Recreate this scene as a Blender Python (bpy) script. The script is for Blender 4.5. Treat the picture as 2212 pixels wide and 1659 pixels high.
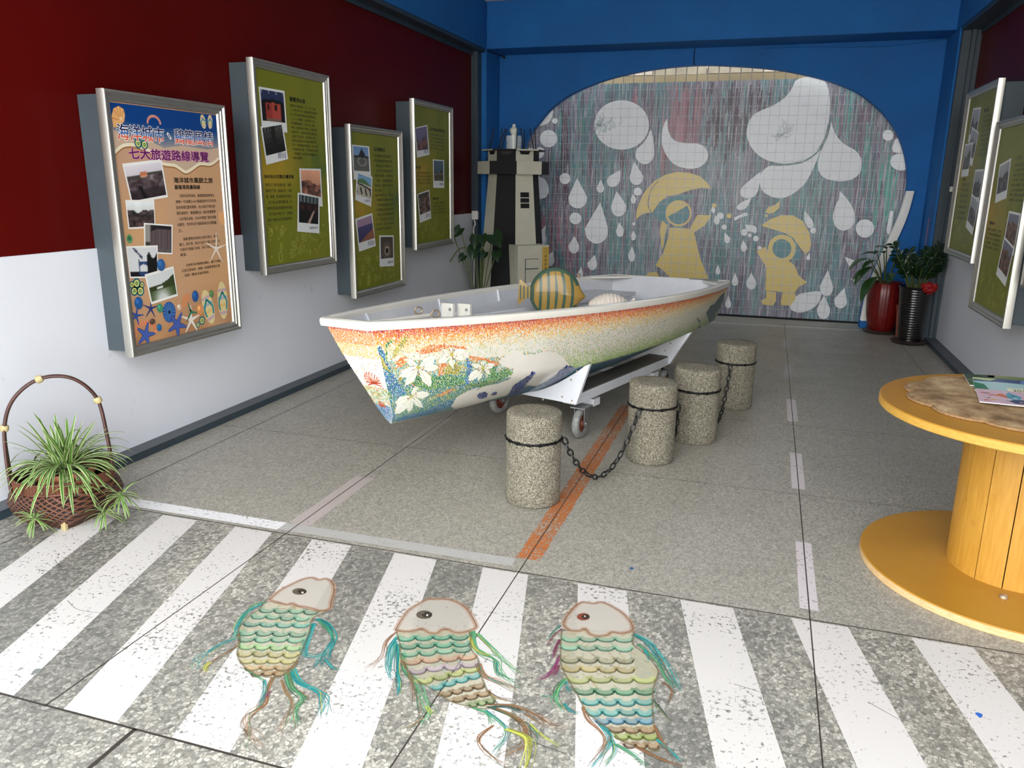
import bpy, bmesh, math, random
import numpy as np
from mathutils import Vector, Matrix
from mathutils.geometry import tessellate_polygon
random.seed(7)
PI = math.pi
SC = bpy.context.scene
COL = SC.collection
for _o in list(bpy.data.objects): bpy.data.objects.remove(_o, do_unlink=True)

# ---------------------------------------------------------------- camera
YAW, PITCH, ROLL, CAM_H, F_PX = .307661, .251140, .011407, 1.55, 1699.9
def _cam():
    cam = bpy.data.cameras.new('camera'); cam.sensor_fit = 'HORIZONTAL'; cam.sensor_width = 36.0
    cam.lens = 36.0*F_PX/2212.0; cam.clip_start = .05; cam.clip_end = 200
    o = bpy.data.objects.new('camera', cam); COL.objects.link(o)
    r = np.array([math.cos(YAW), math.sin(YAW), 0]); f = np.array([-math.sin(YAW), math.cos(YAW), 0]); u = np.array([0, 0, 1.])
    f2 = f*math.cos(PITCH)-u*math.sin(PITCH); u2 = u*math.cos(PITCH)+f*math.sin(PITCH)
    r3 = r*math.cos(ROLL)+u2*math.sin(ROLL); u3 = u2*math.cos(ROLL)-r*math.sin(ROLL)
    m = Matrix.Identity(4)
    for i in range(3): m[i][0] = r3[i]; m[i][1] = u3[i]; m[i][2] = -f2[i]
    m[2][3] = CAM_H
    o.matrix_world = m
    SC.camera = o
_cam()

# ---------------------------------------------------------------- sky and exposure
SKY_STRENGTH, EXPOSURE = 3.2, 1.25
w = bpy.data.worlds.new('sky'); SC.world = w; w.use_nodes = True
_n = w.node_tree.nodes; _l = w.node_tree.links
_bg = _n['Background']; _tc = _n.new('ShaderNodeTexCoord'); _sp = _n.new('ShaderNodeSeparateXYZ')
_rp = _n.new('ShaderNodeValToRGB'); _l.new(_tc.outputs['Generated'], _sp.inputs[0]); _l.new(_sp.outputs['Z'], _rp.inputs[0])
_rp.color_ramp.elements[0].position = 0.0; _rp.color_ramp.elements[0].color = (1.0, .99, .97, 1)
_rp.color_ramp.elements[1].position = .7; _rp.color_ramp.elements[1].color = (.88, .94, 1.0, 1)
_l.new(_rp.outputs[0], _bg.inputs['Color']); _bg.inputs['Strength'].default_value = SKY_STRENGTH
vs = SC.view_settings; vs.view_transform = 'Standard'; vs.look = 'None'; vs.exposure = EXPOSURE; vs.gamma = 1.0; vs.use_curve_mapping = False
SC.cycles.max_bounces = 10; SC.cycles.diffuse_bounces = 7; SC.cycles.transparent_max_bounces = 40

# ---------------------------------------------------------------- colour and node helpers
def lin(v):
    v /= 255.0
    return v/12.92 if v <= .04045 else ((v+.055)/1.055)**2.4
def C(r, g, b, a=1.0): return (lin(r), lin(g), lin(b), a)
def mat(name):
    m = bpy.data.materials.new(name); m.use_nodes = True
    return m, m.node_tree, m.node_tree.nodes['Principled BSDF']
def N(nt, t, **kw):
    n = nt.nodes.new('ShaderNode'+t)
    for k, v in kw.items():
        if k.startswith('i_'):
            k = k[2:]; k = int(k) if k.isdigit() else k.replace('_', ' ')
            n.inputs[k].default_value = v
        else: setattr(n, k, v)
    return n
def L(nt, a, b): nt.links.new(a, b)
def ramp(nt, fac, stops, const=False):
    r = N(nt, 'ValToRGB'); cr = r.color_ramp
    if const: cr.interpolation = 'CONSTANT'
    while len(cr.elements) < len(stops): cr.elements.new(.5)
    for e, (p, c) in zip(cr.elements, stops): e.position = p; e.color = c
    L(nt, fac, r.inputs[0]); return r.outputs[0]
def mixc(nt, fac, a, b, mode='MIX'):
    m = N(nt, 'Mix', data_type='RGBA', blend_type=mode)
    for s, v in ((0, fac), (6, a), (7, b)):
        if hasattr(v, 'is_linked'): L(nt, v, m.inputs[s])
        else: m.inputs[s].default_value = v
    return m.outputs[2]
def mth(nt, op, a, b=0.0, clamp=False):
    m = N(nt, 'Math', operation=op, use_clamp=clamp)
    for s, v in ((0, a), (1, b)):
        if hasattr(v, 'is_linked'): L(nt, v, m.inputs[s])
        else: m.inputs[s].default_value = v
    return m.outputs[0]
def coords(nt, scale=(1, 1, 1), loc=(0, 0, 0)):
    tc = N(nt, 'TexCoord'); mp = N(nt, 'Mapping'); mp.inputs['Scale'].default_value = scale; mp.inputs['Location'].default_value = loc
    L(nt, tc.outputs['Object'], mp.inputs[0]); return mp.outputs[0]
def noise(nt, vec, scale, detail=3.0, rough=.55):
    n = N(nt, 'TexNoise'); n.inputs['Scale'].default_value = scale; n.inputs['Detail'].default_value = detail; n.inputs['Roughness'].default_value = rough
    L(nt, vec, n.inputs['Vector']); return n.outputs[0]
def bump(nt, bs, h, strength=.3, dist=.01):
    b = N(nt, 'Bump'); b.inputs['Strength'].default_value = strength; b.inputs['Distance'].default_value = dist
    L(nt, h, b.inputs['Height']); L(nt, b.outputs[0], bs.inputs['Normal'])
def plain(name, col, rough=.5, metal=0.0, var=.08, vscale=6, bmp=0.0, bscale=60, spec=.5, coat=0.0):
    """paint with a little uneven tone and an optional fine bump"""
    m, nt, bs = mat(name)
    v = coords(nt); n = noise(nt, v, vscale, 4)
    lo = tuple(c*(1-var) for c in col[:3])+(1,); hi = tuple(min(1, c*(1+var)) for c in col[:3])+(1,)
    L(nt, ramp(nt, n, [(.3, lo), (.7, hi)]), bs.inputs['Base Color'])
    bs.inputs['Roughness'].default_value = rough; bs.inputs['Metallic'].default_value = metal
    bs.inputs['Specular IOR Level'].default_value = spec; bs.inputs['Coat Weight'].default_value = coat
    if bmp: bump(nt, bs, noise(nt, v, bscale, 4), bmp, .004)
    return m

# ---------------------------------------------------------------- mesh builder
def V3(*a): return Vector(a)
class MB:
    """collects faces, each with its material slot and (optional) ink colour, and links them as ONE mesh object"""
    def __init__(s): s.v = []; s.f = []; s.mi = []; s.c = []; s.sm = []
    def add(s, verts, faces, mi=0, col=(1, 1, 1, 1), smooth=True):
        b = len(s.v); s.v += [tuple(p) for p in verts]
        if isinstance(col, list): s.c += col
        else: s.c += [col]*len(verts)
        for f in faces: s.f.append(tuple(b+i for i in f)); s.mi.append(mi); s.sm.append(smooth)
        return s
    def box(s, x0, x1, y0, y1, z0, z1, mi=0, mtx=None, col=(1, 1, 1, 1)):
        p = [(x, y, z) for x in (x0, x1) for y in (y0, y1) for z in (z0, z1)]
        if mtx is not None: p = [mtx @ Vector(q) for q in p]
        return s.add(p, [(0, 1, 3, 2), (4, 6, 7, 5), (0, 4, 5, 1), (2, 3, 7, 6), (0, 2, 6, 4), (1, 5, 7, 3)], mi, col, False)
    def frame_box(s, o, ax, ay, az, a, b, c, mi=0):
        """box from vectors: spans a=(lo,hi) along ax and so on from origin o"""
        o = np.array(o, float); p = [o+np.array(ax)*i+np.array(ay)*j+np.array(az)*k for i in a for j in b for k in c]
        return s.add(p, [(0, 1, 3, 2), (4, 6, 7, 5), (0, 4, 5, 1), (2, 3, 7, 6), (0, 2, 6, 4), (1, 5, 7, 3)], mi, (1, 1, 1, 1), False)
    def prism(s, pts, z0, z1, mi=0, fn=None, col=(1, 1, 1, 1), cap=True):
        """extrude outline pts (x,y) from z0 to z1; fn maps (x,y,z) to a point"""
        fn = fn or (lambda x, y, z: (x, y, z)); n = len(pts)
        v = [fn(x, y, z0) for x, y in pts]+[fn(x, y, z1) for x, y in pts]
        f = [(i, (i+1) % n, n+(i+1) % n, n+i) for i in range(n)]
        if cap:
            t = tessellate_polygon([[Vector((x, y, 0)) for x, y in pts]])
            f += [tuple(q) for q in t]+[tuple(n+i for i in q) for q in t]
        return s.add(v, f, mi, col)
    def lathe(s, prof, c=(0, 0, 0), n=32, mi=0, rfun=None, col=(1, 1, 1, 1), mtx=None):
        """prof: list of (radius, z)"""
        v = []
        for r, z in prof:
            for i in range(n):
                a = 2*PI*i/n; rr = r*(rfun(a, z) if rfun else 1)
                v.append((rr*math.cos(a), rr*math.sin(a), z))
        if mtx is not None: v = [tuple(mtx @ Vector(p)) for p in v]
        v = [(p[0]+c[0], p[1]+c[1], p[2]+c[2]) for p in v]
        f = [(k*n+i, k*n+(i+1) % n, (k+1)*n+(i+1) % n, (k+1)*n+i) for k in range(len(prof)-1) for i in range(n)]
        if prof[0][0] > 1e-6: f.append(tuple(range(n-1, -1, -1)))
        if prof[-1][0] > 1e-6: f.append(tuple((len(prof)-1)*n+i for i in range(n)))
        return s.add(v, f, mi, col)
    def tube(s, pts, r, n=8, mi=0, closed=False, col=(1, 1, 1, 1), cap=True):
        pts = [Vector(p) for p in pts]; m = len(pts); rr = r if isinstance(r, (list, tuple)) else [r]*m
        up = None; v = []
        for i, p in enumerate(pts):
            t = (pts[(i+1) % m]-pts[i-1]) if closed else (pts[min(i+1, m-1)]-pts[max(i-1, 0)])
            t = t.normalized() if t.length > 1e-9 else Vector((0, 0, 1))
            if up is None: up = Vector((0, 0, 1)) if abs(t.z) < .9 else Vector((1, 0, 0))
            x = t.cross(up)
            if x.length < 1e-6: x = t.orthogonal()
            x.normalize(); y = x.cross(t); up = y
            for k in range(n):
                a = 2*PI*k/n; v.append(p+(x*math.cos(a)+y*math.sin(a))*rr[i])
        f = [(i*n+k, i*n+(k+1) % n, ((i+1) % m)*n+(k+1) % n, ((i+1) % m)*n+k) for i in range(m if closed else m-1) for k in range(n)]
        if not closed and cap: f += [tuple(range(n-1, -1, -1)), tuple((m-1)*n+k for k in range(n))]
        return s.add(v, f, mi, col)
    def grid(s, fn, nu, nv, mi=0, cfn=None, smooth=True):
        v = []; c = []
        for i in range(nu+1):
            for j in range(nv+1):
                v.append(fn(i/nu, j/nv)); c.append(cfn(i/nu, j/nv) if cfn else (1, 1, 1, 1))
        f = [(i*(nv+1)+j, (i+1)*(nv+1)+j, (i+1)*(nv+1)+j+1, i*(nv+1)+j+1) for i in range(nu) for j in range(nv)]
        return s.add(v, f, mi, c, smooth)
    # ---- flat artwork: outlines in (u,v) laid on a surface by mp(u,v,height)
    def ink(s, pts, col, mp, h, mi=0):
        if len(pts) < 3: return s
        t = tessellate_polygon([[Vector((p[0], p[1], 0)) for p in pts]])
        return s.add([mp(p[0], p[1], h) for p in pts], [tuple(q) for q in t], mi, col, False)
    def stroke(s, pts, w0, w1, col, mp, h, mi=0, sub=5):
        q = spline(pts, sub) if len(pts) > 2 else [Vector((p[0], p[1])) for p in pts]
        n = len(q); v = []
        for i in range(n):
            t = q[min(i+1, n-1)]-q[max(i-1, 0)]
            nn = Vector((-t.y, t.x)).normalized() if t.length > 1e-9 else Vector((0, 1))
            ww = (w0+(w1-w0)*i/max(1, n-1))/2
            for sg in (1, -1): v.append(mp(q[i].x+nn.x*ww*sg, q[i].y+nn.y*ww*sg, h))
        return s.add(v, [(2*i, 2*i+1, 2*i+3, 2*i+2) for i in range(n-1)], mi, col, False)
    def build(s, name, mats, parent=None, angle=50, bevel=0.0, ink=False):
        me = bpy.data.meshes.new(name); me.from_pydata(s.v, [], s.f)
        mats = mats if isinstance(mats, (list, tuple)) else [mats]
        for m in mats: me.materials.append(m)
        me.polygons.foreach_set('material_index', s.mi); me.polygons.foreach_set('use_smooth', s.sm)
        if ink:
            a = me.attributes.new('ink', 'FLOAT_COLOR', 'POINT'); a.data.foreach_set('color', np.array(s.c, dtype=np.float32).ravel())
        me.update()
        if not ink:
            bm = bmesh.new(); bm.from_mesh(me); bmesh.ops.recalc_face_normals(bm, faces=bm.faces); bm.to_mesh(me); bm.free()
        try: me.set_sharp_from_angle(angle=math.radians(angle))
        except Exception: pass
        o = bpy.data.objects.new(name, me); COL.objects.link(o)
        if parent is not None:
            o.parent = parent
            o.matrix_parent_inverse = parent.matrix_world.inverted() if parent.type != 'EMPTY' else Matrix.Translation(-Vector(parent.location))
        if bevel:
            b = o.modifiers.new('bevel', 'BEVEL'); b.width = bevel; b.segments = 2; b.limit_method = 'ANGLE'; b.angle_limit = .6
        return o
def spline(pts, sub=5):
    p = [Vector((a[0], a[1])) if len(a) == 2 else Vector(a) for a in pts]; o = []
    for i in range(len(p)-1):
        a, b, c, d = p[max(i-1, 0)], p[i], p[i+1], p[min(i+2, len(p)-1)]
        for k in range(sub):
            t = k/sub; o.append(.5*((2*b)+(c-a)*t+(2*a-5*b+4*c-d)*t*t+(3*b-3*c+d-a)*t**3))
    o.append(p[-1]); return o
def tag(o, label=None, cat=None, group=None, kind=None):
    if label: o['label'] = label
    if cat: o['category'] = cat
    if group: o['group'] = group
    if kind: o['kind'] = kind
    return o
def thing(name, loc, label, cat, group=None):
    o = bpy.data.objects.new(name, None); o.empty_display_size = .1; o.location = loc; COL.objects.link(o)
    return tag(o, label, cat, group)
def text_geo(body, size=1.0, space=1.0, line=1.0, offset=0.0, res=2, align='LEFT'):
    """outlines of a text as flat polygons: vertices (x,y), faces"""
    c = bpy.data.curves.new('lettering', 'FONT'); c.body = body; c.size = size; c.resolution_u = res; c.space_character = space; c.space_line = line; c.offset = offset; c.align_x = align
    o = bpy.data.objects.new('lettering', c); COL.objects.link(o)
    me = bpy.data.meshes.new_from_object(o.evaluated_get(bpy.context.evaluated_depsgraph_get()))
    v = [(p.co.x, p.co.y) for p in me.vertices]; f = [tuple(p.vertices) for p in me.polygons]
    bpy.data.objects.remove(o); bpy.data.curves.remove(c); bpy.data.meshes.remove(me)
    return v, f
def lay_text(mb, body, u0, v0, u1, v1, col, mp, h, mi=0, split=None, bold=0.0, **kw):
    """fit a text into the rectangle (u0,v0)-(u1,v1), v1 the top; split = [(share, colour), ...] cuts the letters into colour bands from the top"""
    v, f = text_geo(body, **kw)
    if not v: return
    x0 = min(p[0] for p in v); x1 = max(p[0] for p in v); y0 = min(p[1] for p in v); y1 = max(p[1] for p in v)
    sx = (u1-u0)/max(1e-6, x1-x0); sy = (v1-v0)/max(1e-6, y1-y0)
    v = [(u0+(x-x0)*sx, v0+(y-y0)*sy) for x, y in v]
    if split:
        bm = bmesh.new(); vv = [bm.verts.new((x, y, 0)) for x, y in v]
        for q in f:
            try: bm.faces.new([vv[i] for i in q])
            except ValueError: pass
        for sh, _ in split[:-1]:
            bmesh.ops.bisect_plane(bm, geom=bm.verts[:]+bm.edges[:]+bm.faces[:], plane_co=(0, v1-(v1-v0)*sh, 0), plane_no=(0, 1, 0))
        for q in bm.faces:
            y = q.calc_center_median().y; t = (v1-y)/(v1-v0)
            cc = next((c for sh, c in split if t <= sh), split[-1][1])
            mb.add([mp(p.co.x, p.co.y, h) for p in q.verts], [tuple(range(len(q.verts)))], mi, cc, False)
        bm.free(); return
    for k in range(8 if bold else 1):                                # a heavier letter is the letter printed again a hair to each side
        du, dv = (bold*math.cos(PI*k/4), bold*math.sin(PI*k/4)) if bold else (0, 0)
        mb.add([mp(x+du, y+dv, h+.000012*k) for x, y in v], f, mi, col, False)
def ellipse(cx, cy, rx, ry=None, n=20, rot=0.0):
    ry = ry or rx; c, s_ = math.cos(rot), math.sin(rot)
    return [(cx+rx*math.cos(2*PI*i/n)*c-ry*math.sin(2*PI*i/n)*s_, cy+rx*math.cos(2*PI*i/n)*s_+ry*math.sin(2*PI*i/n)*c) for i in range(n)]
def inside(p, poly):
    x, y = p; r = False; n = len(poly); j = n-1
    for i in range(n):
        xi, yi = poly[i]; xj, yj = poly[j]
        if (yi > y) != (yj > y) and x < (xj-xi)*(y-yi)/(yj-yi+1e-12)+xi: r = not r
        j = i
    return r
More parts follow.
